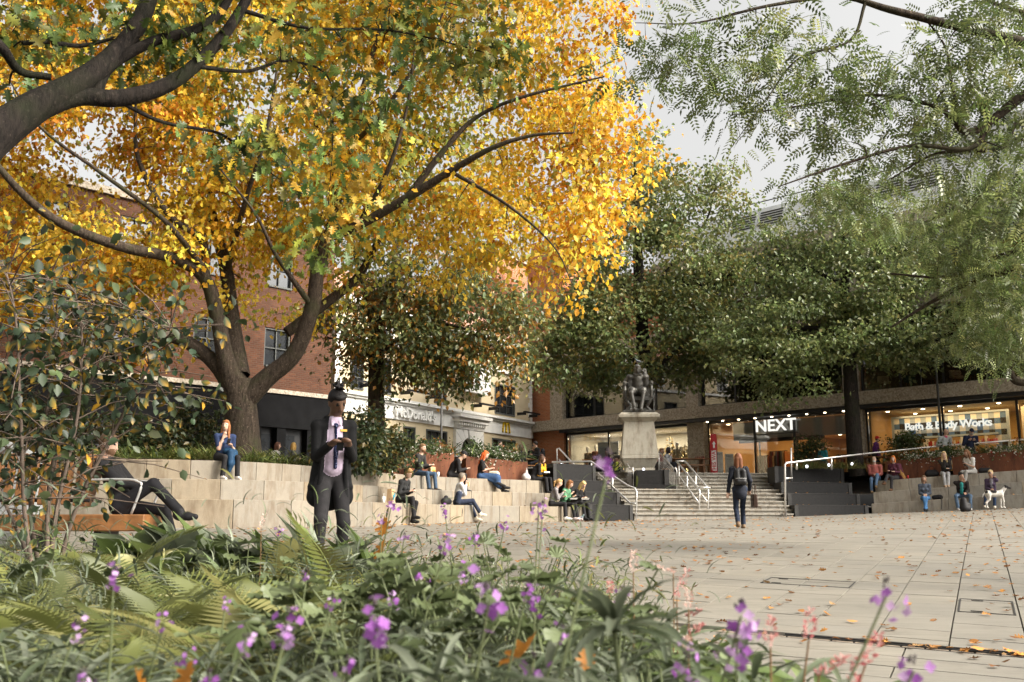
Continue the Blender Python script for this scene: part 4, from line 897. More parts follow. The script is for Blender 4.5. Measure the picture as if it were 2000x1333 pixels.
# feathery-leaved tree reaching in from the right
RL = [[(2120, 130, 9.4, 0.0638), (2000, 85, 9.4, 0.0562), (1880, 55, 9.4, 0.0465), (1740, 20, 9.4, 0.0375), (1640, -5, 9.4, 0.0225), (1500, 12, 9.3, 0.0165), (1360, 45, 9.2, 0.0090), (1240, 45, 9.1, 0.0037)],
      [(2120, 130, 9.0, 0.0675), (2010, 180, 9.1, 0.0525), (1930, 240, 9.2, 0.0413), (1885, 258, 9.2, 0.0338), (1830, 210, 9.3, 0.0225), (1700, 186, 9.4, 0.0150), (1560, 208, 9.4, 0.0105), (1430, 225, 9.3, 0.0045)],
      [(1935, 235, 9.2, 0.0300), (1895, 290, 9.2, 0.0263), (1780, 285, 9.1, 0.0188), (1650, 320, 9.0, 0.0135), (1520, 365, 8.9, 0.0060)], [(1885, 258, 9.2, 0.0225), (1862, 180, 9.3, 0.0165), (1845, 90, 9.4, 0.0112), (1800, 30, 9.5, 0.0075)],
      [(1690, 5, 9.4, 0.0188), (1660, 80, 9.4, 0.0150), (1560, 115, 9.4, 0.0105), (1500, 190, 9.3, 0.0060), (1420, 300, 9.2, 0.0030)], [(2100, 250, 9.6, 0.0375), (1990, 240, 9.6, 0.0300), (1955, 290, 9.5, 0.0225), (1830, 300, 9.4, 0.0150), (1740, 350, 9.3, 0.0075)],
      [(2120, 450, 13, 0.0750), (1990, 520, 14, 0.0600), (1900, 550, 14.5, 0.0450), (1820, 590, 15, 0.0300), (1740, 640, 15, 0.0150)], [(2120, 470, 13.5, 0.0525), (1950, 500, 14.5, 0.0375), (1850, 540, 15, 0.0263), (1740, 535, 15, 0.0150)], [(2100, 40, 9.8, 0.0300), (1980, 20, 9.8, 0.0225), (1880, -20, 9.8, 0.0150)]]
rcl = sample_crown([(1420, 100, 9.3, .75, .6, .5), (1480, 240, 9.2, .5, .5, .4), (1600, 80, 9.4, .8, .6, .5), (1720, 250, 9.3, .8, .7, .6), (1850, 120, 9.4, .9, .7, .7), (1960, 320, 9.6, .7, .7, .9), (1740, 370, 13, .9, .8, .4), (1640, 390, 12.5, .8, .7, .35), (1800, 420, 13.5, .8, .7, .4), (1900, 460, 14.4, 1.0, 1, .8), (1970, 590, 14.8, .8, .8, .8), (1960, 90, 9.6, .6, .6, .8), (1300, 130, 9.1, .45, .4, .45), (1980, 470, 13.8, .9, .8, 1.3), (1940, 670, 15, .8, .7, .5)], 720, 9, .36, 2.6)
rt_ = thing('feathery_tree', 'fine-leaved tree reaching in from the upper right', 'tree', (8.0, 9.2, float(G(8.0, 9.2))))
RL.append([(2700, 1230, 9.2, .2), (2650, 700, 9.2, .17), (2400, 300, 9.2, .13), (2120, 130, 9.2, .09)]); RL.append([(2650, 700, 9.8, .12), (2400, 520, 12, .12), (2120, 460, 13, .10)])
tubes_mesh('trunk', grow(RL, rcl, .0035, .04, 9), M_barkM, rt_)
P, Rm, S, c = foliage(rcl, 9, (.16, .16, .12), .185, [(.11, .145, .045), (.15, .185, .06), (.09, .12, .04), (.20, .225, .08)], 8, .35)
inst_mesh('crown', PINV, PINF, P, Rm, S, c, M_leafG, rt_)
# ---------------------------------------------------------------- shrubs, planter plants, foreground bed
def leafy(name, label, cat, base, cl, per, spread, size, cols, tmpl, mat, seed, stems=True, down=.1, group=None, stem_mat=None, part='foliage', jitter=.25):
    root = thing(name, label, cat, base, group)
    P, Rm, S, c = foliage(np.array(cl), per, spread, size, cols, seed, down, jitter=jitter)
    inst_mesh(part, tmpl[0], tmpl[1], P, Rm, S, c, mat, root)
    if stems:
        rr = random.Random(seed); mb = MB(); b = Vector(base)
        for q in list(cl)[:40]:
            q = Vector(q); m = b.lerp(q, .5) + Vector((rr.gauss(0, .04), rr.gauss(0, .04), .05)); mb.tube([b + Vector((rr.gauss(0, .03), rr.gauss(0, .03), 0)), m, q], [.008, .006, .003], 4, cap=False)
        mb.build('stem', stem_mat or M_barkM, root)
    return root
def at_px(q):
    c, s_ = math.cos(PITCH), math.sin(PITCH); d = q[1] * c + q[2] * s_; return 1000 + FPX * q[0] / d, 666.5 - FPX * (q[2] * c - q[1] * s_) / d
# big shrub at the left edge
sb = at(95, 1105, 6.2); sb.z = float(SOIL(sb.x, sb.y)); sh = thing('tall_shrub', 'loose tall shrub with yellow-edged dark leaves at the left edge', 'shrub', sb)
stems = [[(70, 1150), (48, 1000), (40, 800), (30, 620), (10, 520)], [(85, 1150), (60, 980), (95, 780), (110, 640), (90, 540)], [(95, 1150), (110, 1000), (150, 820), (160, 660), (145, 560)], [(105, 1150), (150, 990), (230, 830), (300, 700), (335, 640)], [(80, 1150), (40, 1050), (-20, 900), (-40, 700)], [(90, 1150), (105, 900), (200, 700), (240, 600)]]
rr = np.random.default_rng(3); mb = MB(); pts = []
for k, s_ in enumerate(stems):
    Y = 6.2 + rr.uniform(-.5, .5); P = spline([(*at(a, b, Y + rr.uniform(-.1, .1)),) for a, b in s_], 7); n = len(P); rad = np.linspace(.016, .004, n); mb.tube([Vector(p) for p in P], list(rad), 6, cap=False)
    for i in range(8, n):
        for q in range(3):
            d = rr.normal(size=3) * [.24, .26, .13]; e = P[i] + d; pts.append(e); mb.tube([Vector(P[i]), Vector(P[i] + d * .5 + [0, 0, .03]), Vector(e)], [.005, .004, .002], 4, cap=False)
mb.build('stem', plain('grey_twig', (.11, .08, .06), .8), sh, smooth=True)
pts = np.array(pts); P, Rm, S, c = foliage(pts[np.array([not (at_px(q)[0] > 185 and at_px(q)[1] > 820) or rr.random() < .35 for q in pts])], 6, (.08, .08, .06), .068, [(.035, .055, .028), (.045, .065, .03), (.06, .08, .03), (.03, .045, .025)], 12, .5)
col = np.repeat(c[:, None, :], 6, 1); edge = rr.random(len(P)) < .35; col[edge, 3] = (.45, .26, .03); allY = rr.random(len(P)) < .015; col[allY] = (.55, .30, .03)
ob = inst_mesh('foliage', [(v[0] * 1.25, v[1], v[2]) for v in OVV], OVF, P, Rm, S, col, M_leafN, sh)

def strap_tmpl(n=5, w=.07, bend=.9):
    v = []; 
    for i in range(n + 1):
        t = i / n; ww = w * math.sin(math.pi * min(1, .12 + t * .88)) ** .6 if t < 1 else .002
        y = math.sin(bend * t) / bend; z = (1 - math.cos(bend * t)) / bend * -1
        v += [(-ww, y, z + ww * .5), (0, y, z), (ww, y, z + ww * .5)]
    f = []
    for i in range(n):
        a = i * 3; f += [(a, a + 1, a + 4, a + 3), (a + 1, a + 2, a + 5, a + 4)]
    return v, f
STRAP = strap_tmpl(4, .052, 1.0); GRASS = strap_tmpl(4, .022, 1.1); BROAD = strap_tmpl(4, .17, .9)
def upright_frames(n, rr, lo, hi):
    az = rr.uniform(0, 2 * np.pi, n); el = rr.uniform(lo, hi, n); d = np.stack([np.cos(az) * np.cos(el), np.sin(az) * np.cos(el), np.sin(el)], 1)
    return frames(d, rr.normal(0, .25, n)), d
def tuft(root, part, base, n, size, cols, tmpl, mat, rr, lo=.5, hi=1.4, spread=.05, local=False):
    Rm, d = upright_frames(n, rr, lo, hi); P = np.array(base)[None] + rr.normal(size=(n, 3)) * [spread, spread, .01]
    c = np.array(cols)[rr.integers(0, len(cols), n)] * np.exp(rr.normal(0, .2, (n, 1)))
    return inst_mesh(part, tmpl[0], tmpl[1], P, Rm, size * rr.uniform(.6, 1.15, n), c, mat, root)
SIL = [(.105, .125, .075), (.14, .16, .105), (.075, .095, .052), (.18, .20, .14)]; FER = [(.13, .145, .04), (.17, .18, .055), (.21, .20, .07), (.10, .115, .035)]; BRI = [(.11, .15, .045), (.15, .19, .06), (.085, .12, .035)]
PUR = [(.31, .11, .38), (.40, .19, .47), (.52, .34, .56), (.26, .08, .32)]
M_petal = mk_leaf('petal', .4, .5, .2); M_stalk = plain('green_stalk', (.11, .13, .055), .7); M_bud = plain('dark_bud', (.05, .035, .04), .8)
PETV = []; PETF = []
for k in range(4):
    a = math.pi / 2 * k; b = len(PETV)
    for x, y, z in ((0, 0, 0), (.40, .42, .08), (.44, .78, .05), (0, 1.0, -.05), (-.44, .78, .05), (-.40, .42, .08)): PETV.append((x * math.cos(a) - y * math.sin(a), x * math.sin(a) + y * math.cos(a), z + .15 * y))
    PETF += [(b, b + 1, b + 2, b + 3), (b, b + 3, b + 4, b + 5)]
PETF = [(a, b_, c_, d_) for (a, b_, c_, d_) in PETF if len({a, b_, c_, d_}) == 4]
def flower_head(root, P, size, rr, n=7, cols=PUR, up=None):
    """loose cluster of four-petalled flowers with dark buds on top"""
    P = np.array(P); off = rr.normal(size=(n, 3)) * size * [.34, .34, .42]; off[:, 2] -= size * .15
    d = off + rr.normal(size=(n, 3)) * size * .3 + np.array([0, -size * .5, size * .15]); d /= np.linalg.norm(d, axis=1, keepdims=True)
    z = d; t = np.tile([0, 0, 1.], (n, 1)) + rr.normal(size=(n, 3)) * .2; x = np.cross(t, z); x /= np.linalg.norm(x, axis=1, keepdims=True); y = np.cross(z, x)
    c = np.array(cols)[rr.integers(0, len(cols), n)]
    h = inst_mesh('flower_head', PETV, PETF, P + off, np.stack([x, y, z], 2), size * rr.uniform(.17, .24, n), c, M_petal, root)
    mb = MB()
    for i in range(6): q = P + rr.normal(size=3) * size * .09 + [0, 0, size * .42]; mb.lathe([(.001, -size * .07), (size * .045, -size * .02), (size * .05, size * .03), (.001, size * .08)], q, 6)
    mb.build('bud', M_bud, root, smooth=True)
def stalk(root, pts, r0=.0028, r1=.0016, mat=None, name='stalk'):
    P = spline([tuple(p) for p in pts], 5); mb = MB(); mb.tube([Vector(p) for p in P], list(np.linspace(r0, r1, len(P))), 5, cap=False); return mb.build(name, mat or M_stalk, root, smooth=True)
def soilpt(x, y): return Vector((x, y, float(SOIL(x, y))))
rr = np.random.default_rng(77)
# wallflowers: every flower stem seen in the photograph (pixel of the head, distance, size in metres)
WF = [(730, 1205, 1.25, .040), (955, 1172, 1.35, .040), (1447, 1205, 1.3, .040), (1440, 1250, 1.31, .034), (565, 1212, 1.5, .034), (560, 1245, 1.5, .03), (870, 1062, 2.3, .034), (1735, 1155, 1.25, .03), (1785, 1312, 1.2, .034), (1040, 1295, 1.4, .030), (222, 1130, 1.6, .026), (1190, 905, 1.25, .030), (1052, 1000, 2.6, .03), (1060, 990, 2.6, .026), (765, 985, 3.4, .035), (745, 1018, 3.4, .03), (868, 996, 3.8, .03), (1340, 1300, 1.5, .032), (985, 1030, 3.2, .03), (900, 1120, 2.2, .026), (650, 1175, 1.9, .022), (765, 1170, 2.0, .024), (320, 1215, 1.7, .022), (150, 1230, 1.6, .024), (480, 1255, 1.4, .024), (545, 1035, 4.2, .03), (790, 1050, 3.0, .026), (930, 1050, 3.2, .03), (1045, 1180, 1.8, .024), (1030, 1155, 1.7, .026), (600, 1120, 2.4, .022), (160, 1325, 1.3, .022), (440, 1180, 2.0, .02), (820, 1130, 2.2, .022), (360, 1290, 1.5, .02), (1100, 1235, 1.6, .02), (680, 1300, 1.35, .02), (1215, 1155, 1.9, .02), (410, 1325, 1.3, .022)]
pos_words = ['in front of the standing man', 'below the curved seating', 'near the paving edge', 'by the ferns']
for i, (px, py, Y, sz) in enumerate(WF):
    H = at(px, py, Y); lean = rr.normal(0, .10) - .06; bx_ = H.x + lean * .5 - .05; by_ = Y + rr.uniform(-.05, .12)
    if px > 1380: bx_ = min(H.x, .22 * by_) - .05
    if px == 1190: bx_, by_ = H.x - .16, Y + .05
    b = soilpt(bx_, by_); root = thing('wallflower', 'grey-green wallflower with loose purple flower heads in the front bed', 'flower', b, 'purple wallflowers in the front bed')
    m = b.lerp(H, .55) + Vector((rr.normal(0, .015), rr.normal(0, .015), .02))
    stalk(root, [b, m, H]); flower_head(root, H, sz, rr, int(7 + sz * 130))
    n = int(46 if Y < 2.2 else 34); ts = rr.uniform(.02, .62, n); ctr = np.array([np.array(b.lerp(m, min(1, t / .55)) if t < .55 else m.lerp(H, (t - .55) / .45)) for t in ts])
    Rm, d = upright_frames(n, rr, .1, 1.0); c = np.array(SIL)[rr.integers(0, 4, n)] * np.exp(rr.normal(0, .22, (n, 1)))
    inst_mesh('foliage', STRAP[0], STRAP[1], ctr, Rm, rr.uniform(.06, .13, n), c, M_leafN, root)
# leafy wallflower mounds that fill the very front
for i in range(84):
    Y = rr.uniform(1.0, 2.6); x = rr.uniform(-.56, .27 if Y < 1.7 else .22) * Y; 
    b = soilpt(x, Y); top = -.30 - .0 * Y + rr.normal(0, .035) if Y < 1.7 else -.31 + rr.normal(0, .05)
    if abs(x / Y) < .6:
        root = thing('wallflower', 'grey-green wallflower mound without flowers in the front bed', 'plant', b, 'leafy mounds in the front bed')
        n = 130; t = rr.uniform(.1, 1, n) ** .7; P = np.array(b)[None] + rr.normal(size=(n, 3)) * [.10, .10, .0]; P[:, 2] = b.z + (top - b.z) * t
        Rm, d = upright_frames(n, rr, -.1, 1.0); c = np.array(SIL)[rr.integers(0, 4, n)] * np.exp(rr.normal(0, .25, (n, 1)))
        inst_mesh('foliage', STRAP[0], STRAP[1], P, Rm, rr.uniform(.07, .16, n), c, M_leafN, root)
        mb = MB()
        for k in range(7): e = b + Vector((rr.normal(0, .09), rr.normal(0, .09), top - b.z - .02)); mb.tube([b, b.lerp(e, .5) + Vector((rr.normal(0, .02), 0, .02)), e], [.004, .003, .002], 4, cap=False)
        mb.build('stem', M_stalk, root)
# one tall spray standing against the paving
b = soilpt(.20, 1.55); root = thing('strap_leaved_plant', 'wallflower rosette of long arching strap leaves against the paving', 'plant', b)
c0 = at(1200, 1235, 1.5)
Rm, d = upright_frames(22, rr, .1, 1.2); inst_mesh('foliage', STRAP[0], STRAP[1], np.repeat(np.array(c0)[None], 22, 0), Rm, rr.uniform(.09, .17, 22), np.array(SIL)[rr.integers(0, 3, 22)] * .8, M_leafN, root); stalk(root, [b, c0], .005, .004)
# ferns
fv, ff = [], []; nF = 32
for i in range(nF):
    t = (i + 1) / nF; y = math.sin(1.15 * t) / 1.15; z = -(1 - math.cos(1.15 * t)) * .8; w_ = .30 * math.sin(math.pi * (.12 + .88 * t)) ** .8 + .01
    for s in (-1, 1):
        b_ = len(fv); fv += [(0, y - .010, z), (s * w_ * .55, y + .018, z - .02), (s * w_, y + .060, z - .06), (s * w_ * .45, y + .030, z - .012)]; ff.append((b_, b_ + 1, b_ + 2, b_ + 3))
for i in range(8):
    t0, t1 = i / 8, (i + 1) / 8; b_ = len(fv)
    for t in (t0, t1): y = math.sin(1.15 * t) / 1.15; z = -(1 - math.cos(1.15 * t)) * .8; fv += [(-.006, y, z), (.006, y, z)]
    ff.append((b_, b_ + 1, b_ + 3, b_ + 2))
FERN = (fv, ff)
for i, (px, py, Y, sz) in enumerate([(120, 1160, 3.2, .62), (60, 1240, 2.6, .5), (230, 1120, 3.6, .66), (300, 1180, 3.0, .6), (420, 1130, 3.6, .6), (210, 1230, 2.5, .5), (560, 1110, 3.8, .7), (500, 1170, 3.2, .58), (640, 1130, 3.6, .66), (390, 1210, 2.8, .5), (130, 1080, 4.6, .6), (320, 1080, 4.8, .6), (610, 1060, 4.8, .62), (470, 1220, 2.6, .48), (30, 1130, 3.8, .55), (560, 1200, 2.9, .5), (270, 1060, 5.2, .6), (40, 1070, 5, .6), (180, 1040, 5.6, .6), (600, 1170, 2.6, .5), (520, 1240, 2.2, .5), (330, 1240, 2.3, .5), (100, 1290, 2.0, .5), (690, 1090, 4.2, .6)]):
    top = at(px, py, Y); b = soilpt(top.x, Y); root = thing('fern', 'arching pale green fern in the planting bed', 'fern', b, 'ferns in the planting bed')
    n = 13; Rm, d = upright_frames(n, rr, .55, 1.35); hgt = max(.34, (top.z - b.z) * 1.22)
    tuft_c = np.array(FER)[rr.integers(0, 4, n)] * np.exp(rr.normal(0, .2, (n, 1)))
    for k in range(n): inst_mesh('frond', FERN[0], FERN[1], [np.array(b) + rr.normal(size=3) * [.02, .02, 0]], Rm[k:k + 1], np.array([hgt * rr.uniform(.85, 1.35)]), tuft_c[k:k + 1], M_leafN, root)
# palmate leaves, big rounded leaves, silvery low shrubs, dock-like clumps with pink spikes
pv_, pf_ = [(0, 0, 0)], []
for i in range(29):
    t = -2.5 + 5.0 * i / 28; rad = 1 - .32 * (i % 4 == 2) - .08 * (i % 2); pv_.append((math.sin(t) * rad * .62, .45 + math.cos(t) * rad * .62 - .45 * 0, .10 * math.sin(i * 1.6) + .08))
pf_ = [(0, i, i + 1) for i in range(1, 29)]; PALM = (pv_, pf_)
for i, (px, py, Y, sz, n) in enumerate([(790, 1135, 2.9, .17, 26), (860, 1150, 2.6, .16, 26), (700, 1150, 2.8, .16, 22), (620, 1215, 2.2, .14, 18), (1080, 1185, 2.4, .12, 18), (40, 1130, 4.2, .17, 20), (1000, 1085, 3.8, .13, 18), (930, 1170, 2.4, .13, 20), (760, 1215, 2.1, .13, 16), (480, 1110, 4.2, .15, 16), (1120, 1210, 2.2, .12, 16)]):
    top = at(px, py, Y); b = soilpt(top.x, Y); root = thing('cranesbill', 'soft green mound of lobed cranesbill leaves', 'plant', b, 'cranesbill mounds')
    P = np.array(top)[None] + rr.normal(size=(n, 3)) * [.14, .14, .05]; P[:, 2] -= .03; d = np.stack([rr.normal(size=n), rr.normal(size=n) - .6, rr.uniform(-.2, .35, n)], 1)
    inst_mesh('foliage', PALM[0], PALM[1], P, frames(d, rr.normal(0, .3, n)), sz * rr.uniform(.34, .56, n), np.array([(.12, .15, .065), (.15, .18, .085), (.095, .12, .05)])[rr.integers(0, 3, n)], M_leafN, root)
    mb = MB()
    for k in range(0, n): mb.tube([b, b.lerp(Vector(P[k]), .6) + Vector((0, 0, .03)), Vector(P[k])], [.003, .0025, .002], 4, cap=False)
    mb.build('stem', M_stalk, root)
for i, (px, py, Y, sz) in enumerate([(640, 1035, 6.2, .26), (455, 1060, 6.6, .30), (530, 1050, 6.4, .24), (745, 1105, 4.2, .24), (20, 1010, 7.5, .3), (95, 1040, 6.5, .28), (820, 1120, 4.0, .22), (120, 1010, 7.6, .3)]):
    top = at(px, py, Y); b = soilpt(top.x, Y); root = thing('broad_leaved_plant', 'clump of broad smooth green leaves in the bed', 'plant', b, 'broad-leaved clumps in the bed')
    hgt = max(.22, top.z - b.z); tuft(root, 'foliage', b, 8, hgt * .95, [(.085, .12, .055), (.11, .145, .065), (.14, .17, .06)], BROAD, M_leafN, rr, .7, 1.4, .05)
for i in range(120):
    Y = rr.uniform(3.8, 9.6); x = rr.uniform(-.55, .02 if Y > 7 else .12) * Y
    if x > -0.1 - (Y - 7.5) * .25 and Y > 7.5: continue
    if not in_poly(BED, x + .15, Y + .1): continue
    b = soilpt(x, Y); h = rr.uniform(.34, .54) if Y < 5.5 else rr.uniform(.20, .34)
    cols = SIL if i % 3 else FER + BRI
    root = thing('low_shrub', 'low silvery green leafy shrub filling the middle of the bed', 'plant', b, 'low shrubs filling the bed')
    n = 170; P = np.array(b)[None] + np.abs(rr.normal(size=(n, 3))) * [0, 0, 1] * h * .55 + rr.normal(size=(n, 3)) * [.17, .17, .02]
    d = rr.normal(size=(n, 3)) * .6; d[:, 2] += .7; inst_mesh('foliage', STRAP[0], STRAP[1], P, frames(d, rr.normal(0, .5, n)), rr.uniform(.05, .11, n), np.array(cols)[rr.integers(0, len(cols), n)] * np.exp(rr.normal(0, .25, (n, 1))), M_leafN, root)
for px, Y, h in ((560, 9.2, 0.78), (600, 9.0, 0.78), (640, 9.1, 0.81), (680, 9.2, 0.78), (720, 9.1, 0.71), (620, 8.2, 0.78), (660, 8.3, 0.78), (700, 8.4, 0.71), (420, 9.3, 0.65), (460, 9.2, 0.62), (380, 9.2, 0.78), (340, 9.2, 0.78), (300, 9.2, 0.78)):
    b = soilpt((px - 1000) / FPX * Y, Y); root = thing('broad_leaved_plant', 'leafy clump at the back edge of the bed', 'plant', b, 'leafy clumps at the back of the bed')
    tuft(root, 'foliage', b, 40, h * .9, SIL + BRI, BROAD if px % 40 else STRAP, M_leafN, rr, .6, 1.45, .12)
PIN = [(.62, .30, .28), (.70, .42, .38), (.55, .15, .16)]
def spike(root, b, H, ln, cols, tilt):
    stalk(root, [b, Vector(b).lerp(Vector(H), .6) + Vector((.01, 0, .01)), H], .0022, .0016, plain('reddish_stalk', (.2, .11, .05), .7)); n = 46; t = rr.random(n); ax = np.array([math.sin(tilt), 0, math.cos(tilt)]); a = rr.uniform(0, 6.28, n)
    P = np.array(H)[None] + ax[None] * (t * ln)[:, None] + np.stack([np.cos(a), np.sin(a), np.zeros(n)], 1) * (.0055 * np.sin(np.pi * (.15 + .8 * t)))[:, None]
    inst_mesh('flower_spike', DIV, DIF, P, frames(np.stack([np.cos(a), np.sin(a), rr.uniform(.3, 1.2, n)], 1), a), rr.uniform(.007, .011, n), np.array(cols)[rr.integers(0, len(cols), n)], M_petal, root)
for i, (px, py, Y, sz) in enumerate([(1260, 1230, 2.4, .2), (1330, 1245, 2.2, .2), (1400, 1290, 1.9, .18), (1470, 1310, 1.8, .17), (1300, 1290, 2.0, .18), (1370, 1230, 2.4, .18), (1130, 1160, 3.4, .2), (1090, 1140, 3.8, .2), (1210, 1220, 2.6, .2), (1240, 1290, 1.9, .18), (1440, 1330, 1.7, .18), (1520, 1345, 1.7, .16), (1160, 1150, 3.5, .16), (1430, 1255, 2.2, .2), (1480, 1280, 2.0, .2), (1540, 1305, 1.8, .2), (1600, 1335, 1.7, .2), (1350, 1265, 2.6, .2), (1420, 1300, 2.4, .2), (1500, 1330, 2.2, .2), (1380, 1240, 2.9, .2), (1300, 1215, 3.4, .2), (1240, 1195, 3.8, .2), (1190, 1180, 4.2, .2), (1250, 1210, 3.0, .2), (1560, 1350, 2.0, .2), (1440, 1280, 2.8, .2), (1330, 1235, 3.6, .2)]):
    top = at(px, py, Y); b = soilpt(min(top.x, .255 * Y), Y); root = thing('knotweed', 'glossy green knotweed clump with upright paddle leaves beside the paving', 'plant', b, 'knotweed clumps beside the paving')
    h = max(.2, top.z - b.z); n = 30; P = np.array(b)[None] + rr.normal(size=(n, 3)) * [.07, .07, 0]; P[:, 2] += rr.uniform(.25, .85, n) * h
    Rm, d = upright_frames(n, rr, .3, 1.35); inst_mesh('foliage', BROAD[0], BROAD[1], P, Rm, h * rr.uniform(.22, .4, n) * .9, np.array(BRI + [(.2, .24, .12)])[rr.integers(0, 4, n)] * np.exp(rr.normal(0, .2, (n, 1))), M_leafN, root)
    mb = MB()
    for k in range(n): mb.tube([b, Vector(P[k])], [.003, .002], 4, cap=False)
    mb.build('stem', M_stalk, root)
for i, (px, py, Y, ln, tilt, ci) in enumerate([(1237, 1118, 2.4, .05, .05, 1), (1315, 1120, 2.5, .045, -1.2, 1), (1322, 1168, 2.3, .07, .4, 0), (1345, 1190, 2.2, .045, .0, 1), (1190, 1160, 2.7, .03, .1, 2), (1505, 1265, 1.6, .045, .05, 2), (1580, 1250, 1.6, .045, .12, 2), (1600, 1320, 1.45, .05, 1.0, 2), (1345, 1205, 2.3, .03, 1.1, 0), (1690, 1300, 1.5, .05, .5, 0), (1345, 1280, 1.9, .03, -.1, 1), (510, 1030, 4.4, .07, .25, 1), (1350, 1240, 2.0, .03, .8, 2), (1665, 1340, 1.5, .045, .3, 0)]):
    H = at(px, py, Y); bx_ = min(H.x, .25 * Y) - .03; b = soilpt(bx_, Y + .05)
    root = thing('knotweed_spike', 'slender pink knotweed flower spike standing above the bed edge', 'flower', b, 'pink knotweed spikes'); spike(root, b, H, ln, PIN if ci != 1 else [(.72, .56, .50), (.66, .42, .36)], tilt)
# ---------------------------------------------------------------- smooth bodies from blended volumes
def surface_nets(D, org, h):
    ins = D < 0; nx, ny, nz = D.shape
    cs = [(i, j, k) for i in (0, 1) for j in (0, 1) for k in (0, 1)]
    sl = lambda A, c: A[c[0]:nx - 1 + c[0], c[1]:ny - 1 + c[1], c[2]:nz - 1 + c[2]]
    cnt = sum(sl(ins, c).astype(np.int8) for c in cs); mask = (cnt > 0) & (cnt < 8)
    idx = -np.ones(mask.shape, np.int64); ijk = np.argwhere(mask); idx[mask] = np.arange(len(ijk))
    pos = np.zeros((len(ijk), 3)); num = np.zeros(len(ijk)); val = {c: sl(D, c)[mask] for c in cs}
    for a in cs:
        for ax in range(3):
            if a[ax]: continue
            b = list(a); b[ax] = 1; b = tuple(b); va, vb = val[a], val[b]; cr = (va < 0) != (vb < 0)
            t = np.where(cr, va / np.where(cr, va - vb, 1), 0)
            e = np.array(a, float)[None] + t[:, None] * (np.array(b) - np.array(a))[None]; pos += np.where(cr[:, None], e, 0); num += cr
    V = org + h * (ijk + pos / num[:, None]); F = []
    for ax in range(3):
        u, v = (ax + 1) % 3, (ax + 2) % 3
        A = np.take(ins, range(0, ins.shape[ax] - 1), ax); B = np.take(ins, range(1, ins.shape[ax]), ax)
        e = np.argwhere(A != B); ok = (e[:, u] > 0) & (e[:, v] > 0) & (e[:, u] < ins.shape[u] - 1) & (e[:, v] < ins.shape[v] - 1); e = e[ok]
        q = []
        for du, dv in ((-1, -1), (0, -1), (0, 0), (-1, 0)):
            c = e.copy(); c[:, u] += du; c[:, v] += dv; q.append(idx[c[:, 0], c[:, 1], c[:, 2]])
        q = np.stack(q, 1); fl = ~ins[e[:, 0], e[:, 1], e[:, 2]]; q[fl] = q[fl][:, ::-1]; F.append(q[(q >= 0).all(1)])
    return V, np.concatenate(F)
def sd(pr, p):
    """signed distance of points p (...,3) to one volume: ('c',a,b,ra,rb,label[,axis,squash]) or ('e',centre,radii,label[,R])"""
    if pr[0] == 'c':
        a, b = np.array(pr[1], float), np.array(pr[2], float); q = p - a; ba = b - a; sq = 1.
        if len(pr) > 6: ax, sq = np.array(pr[6], float), pr[7]; q = q + (q @ ax)[..., None] * ax * (1 / sq - 1); ba = ba + (ba @ ax) * ax * (1 / sq - 1)
        hh = np.clip((q @ ba) / max(ba @ ba, 1e-9), 0, 1); d = np.linalg.norm(q - hh[..., None] * ba, axis=-1) - (pr[3] + (pr[4] - pr[3]) * hh)
        return d * (.5 + .5 * sq)
    q = p - np.array(pr[1], float); r = np.array(pr[2], float)
    if len(pr) > 4: q = q @ np.array(pr[4], float)
    k0 = np.linalg.norm(q / r, axis=-1); k1 = np.linalg.norm(q / (r * r), axis=-1); return k0 * (k0 - 1) / np.maximum(k1, 1e-9)
def lab(pr): return pr[5] if pr[0] == 'c' else pr[3]
def body_mesh(name, prims, mats, h, parent, k=.02, paint=(), local=True):
    """one continuous skin over all volumes; faces take the colour of the nearest volume"""
    lo = np.full(3, 1e9); hi = -lo; bb = []
    for pr in prims:
        if pr[0] == 'c': c = np.array([pr[1], pr[2]], float); r = max(pr[3], pr[4])
        else: c = np.array([pr[1]], float); r = max(pr[2])
        a, b = c.min(0) - r - k - 3 * h, c.max(0) + r + k + 3 * h; bb.append((a, b)); lo = np.minimum(lo, a); hi = np.maximum(hi, b)
    n = np.ceil((hi - lo) / h).astype(int) + 2; D = np.full(n, 1., np.float64); g = [lo[i] + h * np.arange(n[i]) for i in range(3)]
    for pr, (a, b) in zip(prims, bb):
        s = [slice(max(0, int((a[i] - lo[i]) / h)), int((b[i] - lo[i]) / h) + 2) for i in range(3)]
        p = np.stack(np.meshgrid(g[0][s[0]], g[1][s[1]], g[2][s[2]], indexing='ij'), -1); d = sd(pr, p); E = D[s[0], s[1], s[2]]
        hm = np.maximum(k - np.abs(E - d), 0) / k; D[s[0], s[1], s[2]] = np.minimum(E, d) - hm * hm * k * .25
    V, F = surface_nets(D, lo, h); C = V[F].mean(1)
    dd = np.stack([sd(pr, C) for pr in prims], 1); names = list(mats); L = np.array([names.index(lab(pr)) for pr in prims])[np.argmin(dd, 1)]
    for c, r, l in paint: L[(np.linalg.norm((C - np.array(c)) / np.array(r), axis=1) < 1)] = names.index(l)
    me = bpy.data.meshes.new(name); me.vertices.add(len(V)); me.vertices.foreach_set('co', V.reshape(-1)); me.loops.add(F.size); me.loops.foreach_set('vertex_index', F.reshape(-1).astype(np.int32))
    me.polygons.add(len(F)); me.polygons.foreach_set('loop_start', (np.arange(len(F)) * 4).astype(np.int32)); me.polygons.foreach_set('loop_total', np.full(len(F), 4, np.int32))
    me.polygons.foreach_set('use_smooth', np.ones(len(F), bool))
    for m in mats.values(): me.materials.append(m)
    me.polygons.foreach_set('material_index', L.astype(np.int32)); me.update(calc_edges=True)
    ob = bpy.data.objects.new(name, me); COL.objects.link(ob); ob.parent = parent; return ob
_fc = {}
